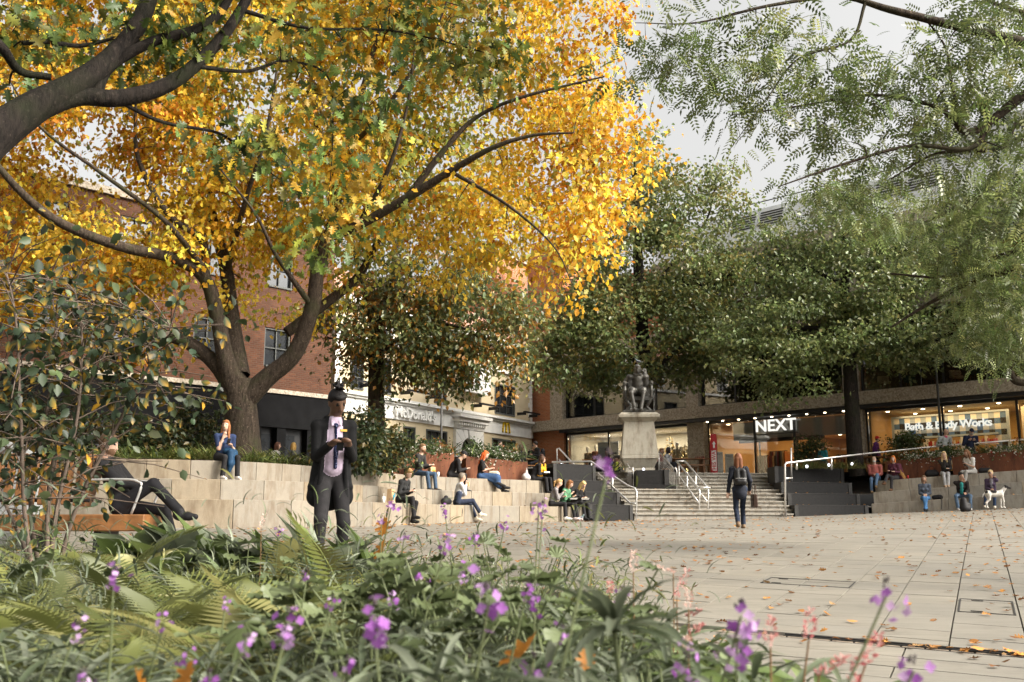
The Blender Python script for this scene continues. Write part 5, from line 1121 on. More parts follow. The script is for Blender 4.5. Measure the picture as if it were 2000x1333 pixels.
def cloth(col, rough=.85):
    key = (col, rough)
    if key not in _fc: _fc[key] = plain('cloth_%d' % len(_fc), col, rough, 0, .22, 14, .25, .25, 70)
    return _fc[key]
_sk = {}
def skin(col):
    if col not in _sk:
        k = NT('skin_%d' % len(_sk)); n = k.noise(k.obj(), 25, 3); c = k.ramp(n, [(.3, tuple(x * .9 for x in col)), (.7, tuple(min(1, x * 1.08) for x in col))])
        _sk[col] = k.done(k.bsdf(c, .5, 0, .4, None, Subsurface_Weight=.08, Subsurface_Scale=.02))
    return _sk[col]
PALE, TAN, BROWN, DARK = (.52, .33, .24), (.42, .25, .17), (.20, .11, .065), (.075, .038, .022)
M_eye = plain('dark_eye', (.012, .010, .010), .25)
def ik(a, t, l1, l2, hint):
    a, t, hint = np.array(a, float), np.array(t, float), np.array(hint, float); v = t - a; d = np.linalg.norm(v)
    if d > (l1 + l2) * .998: t = a + v / d * (l1 + l2) * .998; v = t - a; d = np.linalg.norm(v)
    u = v / d; x = (l1 * l1 - l2 * l2 + d * d) / (2 * d); hh = math.sqrt(max(0, l1 * l1 - x * x)); p = hint - (hint @ u) * u; p /= max(np.linalg.norm(p), 1e-6)
    return a + u * x + p * hh, t
def rotx(v, a): c, s = math.cos(a), math.sin(a); return np.array([v[0], v[1] * c - v[2] * s, v[1] * s + v[2] * c])
def person(label, P, yaw, H=1.68, sit=True, lean=8, side=0, head=(0, 0), hands=((-.07, -.30, .32), (.07, -.30, .32)), feet=((-.10, -.50, -.35), (.10, -.50, -.35)), kneehint=((-.05, -1, .9), (.05, -1, .9)),
           top=(.02, .02, .02), bottom=(.02, .02, .025), shoe=(.02, .02, .02), skn=PALE, hair=(.08, .045, .02), style='short', sleeves=1., legs=1., vox=.019, wide=1., extra=(), more=None, eyes=False, fem=True, name='person', group=None, elbow=.35, beard=None, shoe_up=.0, footyaw=(0, 0), hipz=None, arm=1.):
    """one figure; local -Y is forward, +Z up; origin is the seat (sitting) or the floor (standing)"""
    s = H / 1.70; root = thing(name, label, 'person', P, group, R(yaw))
    hz = hipz if hipz is not None else (.10 if sit else .90); Pv = np.array([0, 0, hz]); L = R(lean); up1 = rotx(np.array([math.sin(R(side)), 0, math.cos(R(side))]), L); up2 = rotx(np.array([math.sin(R(side)), 0, math.cos(R(side))]), L * 1.5 + R(4)); fw2 = np.cross(up2, [1, 0, 0]); fw2 = -fw2 if fw2[1] > 0 else fw2
    C = Pv + up1 * .25; N = C + up2 * .25; sw = (.160 if fem else .185) * wide; Rv = np.array([1, 0, 0])
    ShL, ShR = N - up2 * .05 + Rv * sw, N - up2 * .05 - Rv * sw
    hp, hy = R(head[0]), R(head[1]); hup = rotx(np.array([0, 0, 1.]), hp * .8 + L * .35); hfw = rotx(np.array([0, -1., 0]), hp + L * .3); cy, sy = math.cos(hy), math.sin(hy); rz = lambda v: np.array([v[0] * cy - v[1] * sy, v[0] * sy + v[1] * cy, v[2]]); hup = rz(hup) if False else hup; hfw = rz(hfw); hfw -= hup * (hfw @ hup); hfw /= np.linalg.norm(hfw); hrt = np.cross(hup, -hfw); hrt = np.cross(hfw, hup)
    Hc = N + up2 * .09 + hup * .11 + hfw * .025; Rh = np.stack([hrt, hfw, hup], 1)
    pr = []; w = wide; c1 = .012
    pr += [('c', Pv + [-.06 * w, 0, -.01], Pv + [.06 * w, 0, -.01], .115 * w, .115 * w, 'bottom', (0, 1, 0), .9), ('c', Pv + up1 * .06, C, .125 * w, (.13 if fem else .14) * w, 'top', (0, 1, 0), .78), ('c', C, N - up2 * .09, .135 * w, .12 * w, 'top', (0, 1, 0), .78), ('c', ShL, ShR, .062, .062, 'top'), ('c', N - up2 * .05, N + up2 * .02, .075, .055, 'top')]
    if fem: pr += [('e', C + up2 * .06 + fw2 * .085 + Rv * .065, (.06, .06, .06), 'top'), ('e', C + up2 * .06 + fw2 * .085 - Rv * .065, (.06, .06, .06), 'top')]
    pr += [('c', N, Hc - hup * .06, .052 if fem else .06, .05, 'skin'), ('e', Hc, (.074, .092, .108), 'skin', Rh), ('e', Hc - hup * .06 + hfw * .025, (.055, .062, .058), 'skin', Rh), ('c', Hc + hfw * .088 + hup * .005, Hc + hfw * .105 - hup * .03, .009, .014, 'skin')]
    pr += [('e', Hc + hrt * .073 * e - hfw * .005 - hup * .012, (.012, .02, .03), 'skin', Rh) for e in (-1, 1)]
    paint = []
    if eyes is not None:
        paint = [(Hc + hfw * .085 + hrt * .032 * e + hup * .012, (.016, .022, .010), 'eye') for e in (-1, 1)] + [(Hc + hfw * .09 - hup * .058, (.024, .03, .008), 'lip')]
        if eyes: paint += [(Hc + hfw * .088 + hrt * .033 * e + hup * .032, (.022, .025, .006), 'hair') for e in (-1, 1)]
    if beard: pr += [('e', Hc - hup * .072 + hfw * .035, (.058, .062, .05), 'beard', Rh)]
    for e, Sh, hand, in ((-1, ShR, hands[0]), (1, ShL, hands[1])):
        if hand is None: hand = (e * .24, .02, hz - .10)
        El, Wr = ik(Sh, hand, .285, .25, (e * elbow, .45, -1)); ra = (.050 if fem else .058) * arm
        t = min(1, sleeves * 2); Us = Sh + (El - Sh) * t; pr.append(('c', Sh, Us, ra + c1, ra - .004 + c1 * .8, 'top'))
        if t < 1: pr.append(('c', Us, El, .044, .040, 'skin'))
        t2 = max(0, min(1, sleeves * 2 - 1)); Fs = El + (Wr - El) * t2 * .93
        if t2 > 0: pr.append(('c', El, Fs, ra - .006 + c1 * .6, .036 + c1 * .4, 'top'))
        pr.append(('c', Fs, Wr, .038 if t2 < .5 else .03, .026, 'skin'))
        fd = (Wr - El) / np.linalg.norm(Wr - El); ind = np.array([-e, -.4, .25]); ind -= (ind @ fd) * fd; ind /= np.linalg.norm(ind); nrm = np.cross(fd, ind); Pm = Wr + fd * .045
        pr.append(('e', Pm, (.038, .046, .018), 'skin', np.stack([ind, fd, nrm], 1)))
        for q, ln in zip((-.027, -.009, .009, .027), (.062, .072, .068, .054)):
            b0 = Pm + ind * q + fd * .035; b1 = b0 + fd * ln * .5 + nrm * .006 * e; b2 = b1 + fd * ln * .3 + ind * .016 - nrm * .012; pr += [('c', b0, b1, .0092, .009, 'skin'), ('c', b1, b2, .009, .0075, 'skin')]
        b0 = Pm - fd * .02 + ind * .034; b1 = b0 + ind * .026 + fd * .028; pr += [('c', b0, b1, .0115, .010, 'skin'), ('c', b1, b1 + fd * .028, .010, .008, 'skin')]
    for e, ft, kh, fy in ((-1, feet[0], kneehint[0], footyaw[0]), (1, feet[1], kneehint[1], footyaw[1])):
        Hp = Pv + np.array([e * .088 * w, 0, -.02]); Kn, An = ik(Hp, ft, .43, .42, kh); th = .082 * w if fem else .085
        pr.append(('c', Hp, Kn, th, .060, 'bottom')); e2 = Kn + (An - Kn) * .9 * legs
        pr.append(('c', Kn, e2, .058, .044 + .01 * (legs > .9), 'bottom' if legs > .15 else 'skin'))
        if shoe_up: e3 = An + (Kn - An) * shoe_up; pr.append(('c', e3, An, .052, .046, 'shoe'))
        pr.append(('c', e2, An, .044, .036, 'skin'))
        a = R(fy); f = np.array([math.sin(a), -math.cos(a), 0]); f = f - np.array([0, 0, .12]) if False else f
        pr += [('c', An + f * -.03 + [0, 0, -.035], An + f * .09 + [0, 0, -.045], .045, .042, 'shoe'), ('c', An + f * .09 + [0, 0, -.045], An + f * .165 + [0, 0, -.05], .042, .032, 'shoe'), ('c', An + [0, 0, -.05], An + [0, 0, .01], .042, .044, 'shoe')]
    mats = {'skin': skin(skn), 'top': cloth(top), 'bottom': cloth(bottom), 'shoe': cloth(shoe, .6), 'eye': M_eye, 'lip': skin(tuple(c * .72 for c in skn)), 'hair': cloth(hair, .6), 'beard': cloth(beard or hair, .8)}
    for q in extra:
        if callable(q): pr += q(locals())
        else: pr.append(q)
    for k_, v in (more or {}).items(): mats[k_] = cloth(v)
    sc_ = lambda q: tuple((np.array(x, float) * s if (isinstance(x, (tuple, list, np.ndarray)) and np.ndim(x) == 1 and i in ((1, 2) if q[0] == 'c' else (1, 2))) else (x * s if isinstance(x, float) and q[0] == 'c' and i in (3, 4) else x)) for i, x in enumerate(q))
    pr = [sc_(q) for q in pr]; paint = [(np.array(c) * s, np.array(r_) * s, l) for c, r_, l in paint]
    body_mesh('body', pr, mats, vox, root, .022, paint)
    # hair
    hm = {'hair': mats['hair'], 'cap': cloth(more['cap']) if more and 'cap' in more else mats['hair']}; hr = []
    A = lambda x, y, z: Hc + hrt * x + hfw * y + hup * z
    if style == 'cap': hr += [('e', A(0, -.012, .035), (.083, .102, .085), 'cap', Rh), ('c', A(-.035, .09, .045), A(.035, .09, .045), .03, .03, 'cap', hup, .35), ('c', A(-.03, .125, .035), A(.03, .125, .035), .03, .03, 'cap', hup, .3), ('e', A(0, -.045, -.02), (.072, .055, .06), 'hair', Rh)]
    elif style != 'bald':
        hr += [('e', A(0, -.022, .026), (.083, .094, .100), 'hair', Rh), ('e', A(0, .03, .075), (.066, .058, .036), 'hair', Rh)]
    if style == 'bald': hr += [('e', A(0, -.05, -.015), (.078, .05, .05), 'hair', Rh)]
    if style in ('long', 'mid', 'pony', 'bun', 'dread'):
        hr += [('e', A(.066 * e, -.012, -.01), (.022, .05, .06), 'hair', Rh) for e in (-1, 1)] if style in ('long', 'mid') else []
    if style == 'long': hr += [('c', A(.062 * e, -.01, -.03), A(.085 * e, .01, -.27), .038, .030, 'hair') for e in (-1, 1)] + [('c', A(.03 * e, -.07, -.02), A(.045 * e, -.075, -.32), .06, .04, 'hair') for e in (-1, 1)]
    if style == 'mid': hr += [('c', A(.068 * e, -.01, -.02), A(.07 * e, .005, -.13), .036, .03, 'hair') for e in (-1, 1)] + [('c', A(0, -.06, -.02), A(0, -.06, -.13), .07, .055, 'hair')]
    if style == 'pony': hr += [('c', A(0, -.10, .03), A(0, -.15, -.02), .03, .04, 'hair'), ('c', A(0, -.15, -.02), A(0, -.13, -.16), .038, .018, 'hair')]
    if style == 'bun': hr += [('e', A(0, -.09, .085), (.045, .045, .045), 'hair', Rh)]
    if hr: body_mesh('hair' if style != 'cap' else 'cap', [sc_(q) for q in hr], hm, vox * .8, root, .015)
    root['_s'] = s
    J = dict(root=root, Hc=Hc * s, N=N * s, hup=hup, hfw=hfw, hrt=hrt, s=s, hands=[np.array(h_ if h_ is not None else (0, 0, 0)) * s for h_ in hands]); del root['_s']
    return J
def wpt(J, v):
    """a figure's local point in the world"""
    r_ = J['root']; a = r_.rotation_euler.z; c, s_ = math.cos(a), math.sin(a); return Vector((v[0] * c - v[1] * s_, v[0] * s_ + v[1] * c, v[2])) + r_.location
def on_tier(C, k, px, zf, back=.26):
    t0 = C.find(.85 * k + back, 1000 + (px - 1000) / 1.01); p = C(.85 * k + back, t0); e = (C(.85 * k + back, min(1, t0 + .01)) - C(.85 * k + back, max(0, t0 - .01))); e /= np.linalg.norm(e); n = np.array([e[1], -e[0]])
    return Vector((p[0], p[1], zf(k, t0))), math.degrees(math.atan2(n[0], -n[1]))
def seatL(k, px, back=.26): return on_tier(CL, k, px, lambda k, t: ZL[k], back)
def seatR(k, px, back=.26): return on_tier(CR, k, px, ZR, back)
M_phone = plain('black_phone', (.012, .012, .014), .25); M_paperbag = plain('brown_paper', (.42, .28, .15), .9, 0, .12, 12, .2, .3); M_cup = plain('white_cup', (.72, .70, .66), .6)
def phone(J, off=(0, -.06, .03), label='black phone held by a seated person', tilt=35):
    h0 = (J['hands'][0] + J['hands'][1]) / 2 + np.array([0, -.075, .01]); p = wpt(J, h0)
    o = thing('phone', label, 'phone', p); o.rotation_euler = (R(tilt), 0, J['root'].rotation_euler.z)
    mb = MB(); mb.box((0, 0, 0), (.075, .010, .15)); mb.build('case', M_phone, o, local=True, bevel=.004)
    mb = MB(); mb.box((0, .0065, 0), (.066, .002, .138)); mb.build('screen', plain('grey_screen', (.10, .11, .13), .15), o, local=True); return o
BLK, NVY = (.016, .015, .016), (.022, .028, .05)
# ---- curved seating on the left
p, y = seatL(2, 432); Jg = person('woman with long auburn hair in navy T-shirt eating, black leggings', p, y + 4, 1.68, lean=4, head=(4, -42), hands=((-.10, -.17, .50), (.06, -.27, .33)), feet=((-.17, -.40, -.35), (.16, -.42, -.35)), top=(.018, .030, .075), bottom=BLK, shoe=(.62, .56, .50), hair=(.24, .095, .035), style='long', sleeves=.36, wide=1.22, vox=.015, eyes=True); phone(Jg, label='small black box held by the auburn-haired woman')
p, y = seatL(0, 783); J = person('woman in black jumper with tied-up blonde hair looking down at her phone', p, y - 8, 1.68, lean=10, head=(38, 5), hands=((-.05, -.28, .30), (.09, -.28, .30)), feet=((-.12, -.48, -.30), (.02, -.36, -.40)), top=(.022, .022, .022), bottom=BLK, shoe=BLK, hair=(.36, .21, .09), style='bun', vox=.016, shoe_up=.3); phone(J, label='phone held by the woman in the black jumper')
p, y = seatL(2, 815); J = person('man in black hoodie and blue jeans with short fair hair and beard', p, y + 10, 1.78, lean=6, head=(4, -4), hands=((-.02, -.34, .30), (.13, -.34, .30)), feet=((-.17, -.45, -.35), (.20, -.47, -.35)), kneehint=((-.5, -1, .9), (.5, -1, .9)), top=(.024, .023, .022), bottom=(.045, .075, .12), shoe=(.03, .03, .03), hair=(.20, .12, .06), beard=(.22, .12, .06), fem=False, vox=.017,
    extra=[lambda v: [('e', v['C'] + v['fw2'] * .115 + v['up2'] * .02, (.055, .012, .05), 'print')], lambda v: [('c', v['N'] + [-.07, .05, .0], v['N'] + [.07, .05, .0], .05, .05, 'top')]], more={'print': (.16, .19, .05)}); phone(J, label='phone held by the man in the hoodie')
p, y = seatL(2, 880); J = person('man in black cap and black jacket hunched over his phone', p, y + 42, 1.78, lean=24, head=(28, 8), hands=((-.03, -.46, .26), (.10, -.46, .26)), feet=((-.14, -.46, -.35), (.14, -.40, -.35)), top=BLK, bottom=BLK, shoe=BLK, hair=(.12, .075, .04), style='cap', more={'cap': BLK, 'tee': (.30, .28, .25)}, fem=False, vox=.017, extra=[lambda v: [('c', v['N'] + v['fw2'] * .075 - v['up2'] * .02, v['C'] + v['fw2'] * .105, .03, .03, 'tee')]]); phone(J, label='phone held by the man in the black cap')
p, y = seatL(0, 893); J = person('grey-haired person in white and pale blue jumper drinking from a cup', p, y + 48, 1.70, lean=8, head=(-6, 10), hands=((-.03, -.24, .56), (.03, -.26, .53)), feet=((-.08, -.66, -.22), (.10, -.58, -.35)), top=(.52, .51, .50), bottom=NVY, shoe=(.55, .48, .38), hair=(.17, .14, .11), skn=TAN, legs=.92, vox=.016, extra=[lambda v: [('c', v['ShL'], v['C'] + [.10, 0, .02], .085, .10, 'blue', (0, 1, 0), .8), ('c', v['C'] + [-.1, 0, -.05], v['Pv'] + [-.08, 0, .1], .10, .10, 'navy', (0, 1, 0), .9)]], more={'blue': (.22, .30, .42), 'navy': (.03, .04, .07)})
q = wpt(J, np.array([0, -.33, .58])); c = tag(MB().lathe([(.026, -.06), (.033, .06)], q, 10).build('paper_cup', plain('beer_cup', (.55, .38, .2), .4)), 'clear cup lifted to the mouth of the grey-haired person', 'cup')
p, y = seatL(2, 938); J = person('red-haired woman in black T-shirt and long blue patterned skirt with legs stretched out', p, y + 44, 1.68, lean=6, head=(24, 6), hands=((-.03, -.33, .32), (.08, -.33, .32)), feet=((-.05, -.80, -.24), (.06, -.74, -.34)), kneehint=((0, -.3, 1), (0, -.3, 1)), top=BLK, bottom=(.035, .07, .15), shoe=BLK, hair=(.52, .10, .022), style='long', sleeves=.42, legs=.45, shoe_up=.62, vox=.016, extra=[('c', (0, -.12, .07), (.0, -.52, .02), .13, .15, 'bottom'), ('c', (0, -.50, .02), (0, -.60, -.22), .14, .09, 'bottom')]); phone(J, label='phone held by the red-haired woman')
q = wpt(J, np.array([.05, -.36, .20])); b = thing('tote_bag', 'cream cloth tote bag on the lap of the red-haired woman', 'bag', q, rz=J['root'].rotation_euler.z)
body_mesh('bag_body', [('c', (-.02, .06, .0), (.0, -.16, -.02), .05, .07, 'bag'), ('c', (.06, .0, -.01), (.08, -.2, -.04), .05, .05, 'bag')], {'bag': cloth((.55, .50, .38))}, .02, b, .04)
mb = MB(); mb.tube(spline([(-.02, .06, .04), (-.06, .12, .16), (-.10, .22, .30), (-.12, .30, .26)], 5), .008, 5); mb.build('strap', cloth((.5, .45, .35)), b, local=True)
p, y = seatL(2, 1040); J = person('dark-haired woman in black jacket leaning towards her friend in yellow', p, y + 52, 1.68, lean=20, head=(14, 15), hands=((-.04, -.40, .26), (.08, -.40, .26)), top=BLK, bottom=BLK, shoe=BLK, hair=(.07, .035, .018), style='mid')
p, y = seatL(2, 1068); J = person('smiling woman in mustard yellow top with long dark hair', p, y - 4, 1.66, lean=6, head=(2, -28), hands=((-.10, -.28, .28), (.06, -.30, .28)), top=(.62, .30, .02), bottom=BLK, shoe=BLK, hair=(.05, .022, .014), style='long', skn=TAN)
q = wpt(J, np.array([-.02, -.36, .28])); tag(MB().box(q, (.2, .13, .05), .3).build('takeaway_box', M_cup), 'white takeaway box held by the woman in yellow', 'food box')
p, y = seatL(0, 1076); J = person('blonde woman with ponytail in grey jumper eating with friends', p, y + 40, 1.66, lean=14, head=(14, 10), hands=((-.02, -.36, .42), (.10, -.36, .30)), feet=((-.12, -.44, -.33), (.06, -.46, -.33)), top=(.19, .175, .175), bottom=BLK, shoe=(.66, .63, .60), hair=(.42, .25, .10), style='pony')
p, y = seatL(0, 1098); J = person('woman in green striped top with brown hair eating from a tray', p, y + 14, 1.64, lean=16, head=(22, 14), hands=((-.05, -.34, .40), (.10, -.36, .32)), top=(.10, .24, .13), bottom=BLK, shoe=(.5, .42, .4), hair=(.20, .085, .03), style='mid')
p, y = seatL(0, 1126); J2 = person('woman with long pale blonde hair in black jumper bent over a food tray', p, y - 8, 1.66, lean=18, head=(36, -12), hands=((-.09, -.36, .28), (.09, -.34, .28)), top=BLK, bottom=BLK, shoe=BLK, hair=(.58, .40, .17), style='long', shoe_up=.3)
for JJ, lb in ((J, 'white food tray on the lap of the woman in green'), (J2, 'white food tray on the lap of the pale blonde woman')):
    q = wpt(JJ, np.array([0, -.40, .22])); tag(MB().hexa([(q.x + a, q.y + b_, q.z) for a, b_ in ((-.1, -.07), (.1, -.07), (.1, .07), (-.1, .07))], [(q.x + a, q.y + b_, q.z + .05) for a, b_ in ((-.13, -.09), (.13, -.09), (.13, .09), (-.13, .09))]).build('food_tray', M_cup), lb, 'food tray', 'food trays')
# ---- straight seating on the right
p, y = seatR(2, 1707); person('white-bearded man in red flecked jumper and blue jeans', p, y + 4, 1.74, lean=4, head=(0, -6), hands=((.02, -.22, .24), (.06, -.24, .22)), feet=((-.14, -.44, -.35), (.02, -.52, -.18)), top=(.33, .10, .085), bottom=(.10, .16, .26), shoe=(.25, .16, .08), hair=(.55, .52, .48), beard=(.58, .55, .5), style='bald', fem=False, wide=1.1)
p, y = seatR(2, 1750); J = person('ginger-haired woman in dark trousers with legs crossed beside the bearded man', p, y - 22, 1.66, lean=2, head=(-2, 6), hands=((-.14, -.22, .32), (.10, -.22, .30)), feet=((-.06, -.74, -.12), (.04, -.44, -.35)), top=(.10, .03, .05), bottom=(.045, .042, .045), shoe=(.12, .06, .03), hair=(.55, .16, .03), style='mid', extra=[lambda v: [('c', v['ShL'] + [.03, .05, 0], (.26, .08, -.02), .07, .10, 'shawl')], lambda v: [('c', v['ShL'] + [.03, .05, -.2], (.28, .08, .08), .082, .092, 'stripe')]], more={'shawl': (.09, .02, .035), 'stripe': (.30, .16, .05)})
p, y = seatR(0, 1806); person('woman in grey jumper and bright blue jeans with ankles crossed', p, y + 2, 1.62, lean=3, head=(2, -4), hands=((-.03, -.24, .20), (.04, -.24, .20)), feet=((.03, -.52, -.32), (-.03, -.55, -.33)), top=(.085, .10, .13), bottom=(.07, .18, .36), shoe=BLK, hair=(.16, .10, .06), style='mid', skn=TAN)
p, y = seatR(2, 1848); person('blonde woman in black top and pale trousers eating', p, y + 6, 1.68, lean=6, head=(2, -6), hands=((-.01, -.24, .56), (.10, -.30, .26)), feet=((-.06, -.44, -.35), (.04, -.46, -.35)), top=(.03, .026, .024), bottom=(.42, .42, .42), shoe=(.50, .34, .22), hair=(.55, .40, .20), style='long')
p, y = seatR(2, 1902); J = person('woman with brown hair in white T-shirt and light grey trousers looking at her phone', p, y - 36, 1.70, lean=12, head=(22, -8), hands=((-.06, -.32, .34), (.04, -.34, .34)), feet=((-.10, -.40, -.35), (.04, -.52, -.33)), top=(.68, .66, .62), bottom=(.40, .38, .35), shoe=(.6, .58, .55), hair=(.16, .07, .03), style='long', sleeves=.36, skn=TAN); phone(J, label='phone held by the woman in the white T-shirt')
p, y = seatR(0, 1876); person('dark-haired person in black padded jacket over teal top and blue jeans', p, y + 8, 1.70, lean=14, head=(6, 26), hands=((.06, -.18, .54), (.10, -.40, .16)), feet=((-.18, -.40, -.35), (.20, -.44, -.35)), kneehint=((-.4, -1, .9), (.4, -1, .9)), top=(.022, .018, .016), bottom=(.09, .14, .21), shoe=(.5, .48, .45), hair=(.02, .016, .014), style='bun', wide=1.15, skn=TAN, extra=[lambda v: [('c', v['N'] + v['fw2'] * .09 - v['up2'] * .05, v['C'] + v['fw2'] * .12 - v['up1'] * .12, .045, .05, 'teal')]], more={'teal': (.03, .22, .20)})
p, y = seatR(0, 1938); Jd = person('short-haired woman in sunglasses and purple cardigan with a phone at her ear', p, y - 4, 1.66, lean=6, head=(2, -16), hands=((-.03, -.26, .22), (.11, -.10, .66)), feet=((-.24, -.46, -.33), (.06, -.44, -.35)), top=(.07, .045, .08), bottom=(.03, .05, .10), shoe=(.55, .5, .4), hair=(.50, .36, .18), skn=TAN, extra=[lambda v: [('e', v['Hc'] + v['hfw'] * .085 + v['hup'] * .012, (.062, .02, .018), 'eye', v['Rh'])], lambda v: [('c', v['N'] + v['fw2'] * .06 - v['up2'] * .03, v['C'] + v['fw2'] * .11, .05, .045, 'scarf')]], more={'scarf': (.22, .2, .22)})
# ---- people on the terrace, half hidden by the planting
def floorz(x, y): return float(TZ(x, y))
def standing(label, px, Y, topy, **k):
    P = at(px, topy, Y); z0 = floorz(P.x, Y); Hh = (P.z - z0); k.setdefault('feet', ((-.10, 0, .085), (.10, -.03, .085))); k.setdefault('kneehint', ((0, -1, 0), (0, -1, 0)))
    return person(label, (P.x, Y, z0), k.pop('yaw', 0), max(1.35, min(1.9, Hh)), sit=False, vox=.024, **k)
def chair_sitter(label, px, Y, topy, **k):
    P = at(px, topy, Y); z = P.z - .90 * k.get('H', 1.66) / 1.7
    zf = floorz(P.x, Y)
    st = thing('stool', 'cafe seat under %s' % label, 'seat', (P.x, Y, zf)); mb = MB(); mb.lathe([(.18, z - zf - .04), (.18, z - zf)], (P.x, Y, zf), 10); mb.build('seat', M_timber, st)
    for a in range(4): mb = MB(); mb.tube([(P.x + .13 * math.cos(a * 1.57 + .8), Y + .13 * math.sin(a * 1.57 + .8), z - .05), (P.x + .2 * math.cos(a * 1.57 + .8), Y + .2 * math.sin(a * 1.57 + .8), zf)], .014, 6); mb.build('leg', M_frame, st)
    k.setdefault('feet', ((-.1, -.45, min(-.1, zf - z + .08)), (.1, -.45, min(-.1, zf - z + .08))))
    return person(label, (P.x, Y, z), k.pop('yaw', 0), k.pop('H', 1.66), vox=.024, **k)
standing('balding man in pale grey jumper over pink collar leaning over the right planter', 1841, 38.3, 838, lean=10, head=(6, 30), hands=((-.2, -.25, 1.02), (.2, -.25, 1.02)), top=(.36, .38, .37), bottom=NVY, hair=(.4, .36, .3), style='bald', fem=False, wide=1.15, yaw=10, extra=[lambda v: [('c', v['N'] + v['fw2'] * .03, v['N'] + v['up2'] * .02, .064, .06, 'collar')]], more={'collar': (.55, .10, .18)})
standing('man in navy jacket and flat navy cap looking down behind the right planter', 1891, 38.0, 836, lean=14, head=(26, -8), hands=((-.12, -.22, 1.2), (.12, -.22, 1.2)), top=(.02, .026, .055), bottom=BLK, hair=(.3, .26, .22), style='cap', more={'cap': (.014, .017, .035)}, fem=False, wide=1.15, beard=(.5, .46, .42))
standing('person in red cap and purple top inside the railing near the shop window', 1706, 40.5, 852, head=(4, 60), top=(.12, .03, .16), bottom=BLK, hair=(.1, .06, .04), style='cap', more={'cap': (.5, .03, .03)}, yaw=50)
chair_sitter('person in teal top sitting by the shop entrance shrubs', 1607, 41.0, 866, head=(0, 70), top=(.03, .24, .27), hair=(.16, .1, .06), yaw=-40)
chair_sitter('brown-haired woman in a white patterned top on the terrace behind the grasses', 535, 33.0, 864, head=(0, 40), top=(.5, .48, .46), hair=(.09, .04, .025), style='mid', yaw=70)
chair_sitter('person with long golden hair seen from behind the grasses', 566, 33.4, 864, head=(0, 60), top=(.1, .1, .1), hair=(.55, .33, .10), style='mid', yaw=120)
chair_sitter('dark-haired person in pale grey top behind the spiky planter', 972, 41.0, 862, head=(0, 20), top=(.52, .52, .54), hair=(.04, .03, .025), yaw=40)
chair_sitter('long-haired person in black seen from behind at the terrace tables', 1016, 40.6, 868, head=(0, 0), top=BLK, hair=(.06, .035, .022), style='mid', yaw=170)
chair_sitter('person with fair hair low behind the planter flowers', 1003, 42.0, 872, top=(.3, .28, .25), hair=(.5, .32, .14), style='mid', yaw=150)
chair_sitter('dark-haired person in black leaning on the terrace table', 1038, 41.5, 866, lean=16, head=(24, 10), top=BLK, hair=(.03, .02, .016), yaw=20)
chair_sitter('person with a black backpack beside the orange brick wall', 1053, 41.0, 862, head=(8, -50), top=BLK, hair=(.02, .016, .014), yaw=-70, extra=[('c', (0, .16, .25), (0, .16, .5), .10, .09, 'top')])
chair_sitter('person in pale blue shirt bending forward left of the statue', 1181, 42.0, 882, lean=34, head=(20, 0), top=(.20, .28, .38), hair=(.03, .02, .018), yaw=75)
chair_sitter('dark-haired woman resting low beside the blue-shirted person', 1162, 42.4, 888, head=(10, 30), top=(.05, .03, .03), hair=(.03, .018, .016), style='mid', yaw=60)
chair_sitter('person in yellow-green vest near the bicycle', 1196, 41.6, 888, lean=20, head=(10, 30), top=(.34, .36, .06), hair=(.05, .04, .03), yaw=70)
chair_sitter('woman with dark hair in pale grey coat right of the statue', 1299, 41.0, 874, head=(0, 50), hands=((-.05, -.25, .5), (.05, -.25, .5)), top=(.40, .40, .42), hair=(.03, .02, .018), style='mid', yaw=60)
chair_sitter('person in dark red top half hidden by the pedestal', 1287, 41.4, 876, head=(0, 30), top=(.26, .03, .04), hair=(.22, .12, .06), yaw=40)
# ---------------------------------------------------------------- the three nearer figures
def ground_at(px, py, y0=5, y1=40):
    for Y in np.arange(y0, y1, .02):
        q = at(px, py, Y)
        if q.z <= G(q.x, q.y): return q
    return at(px, py, y1)
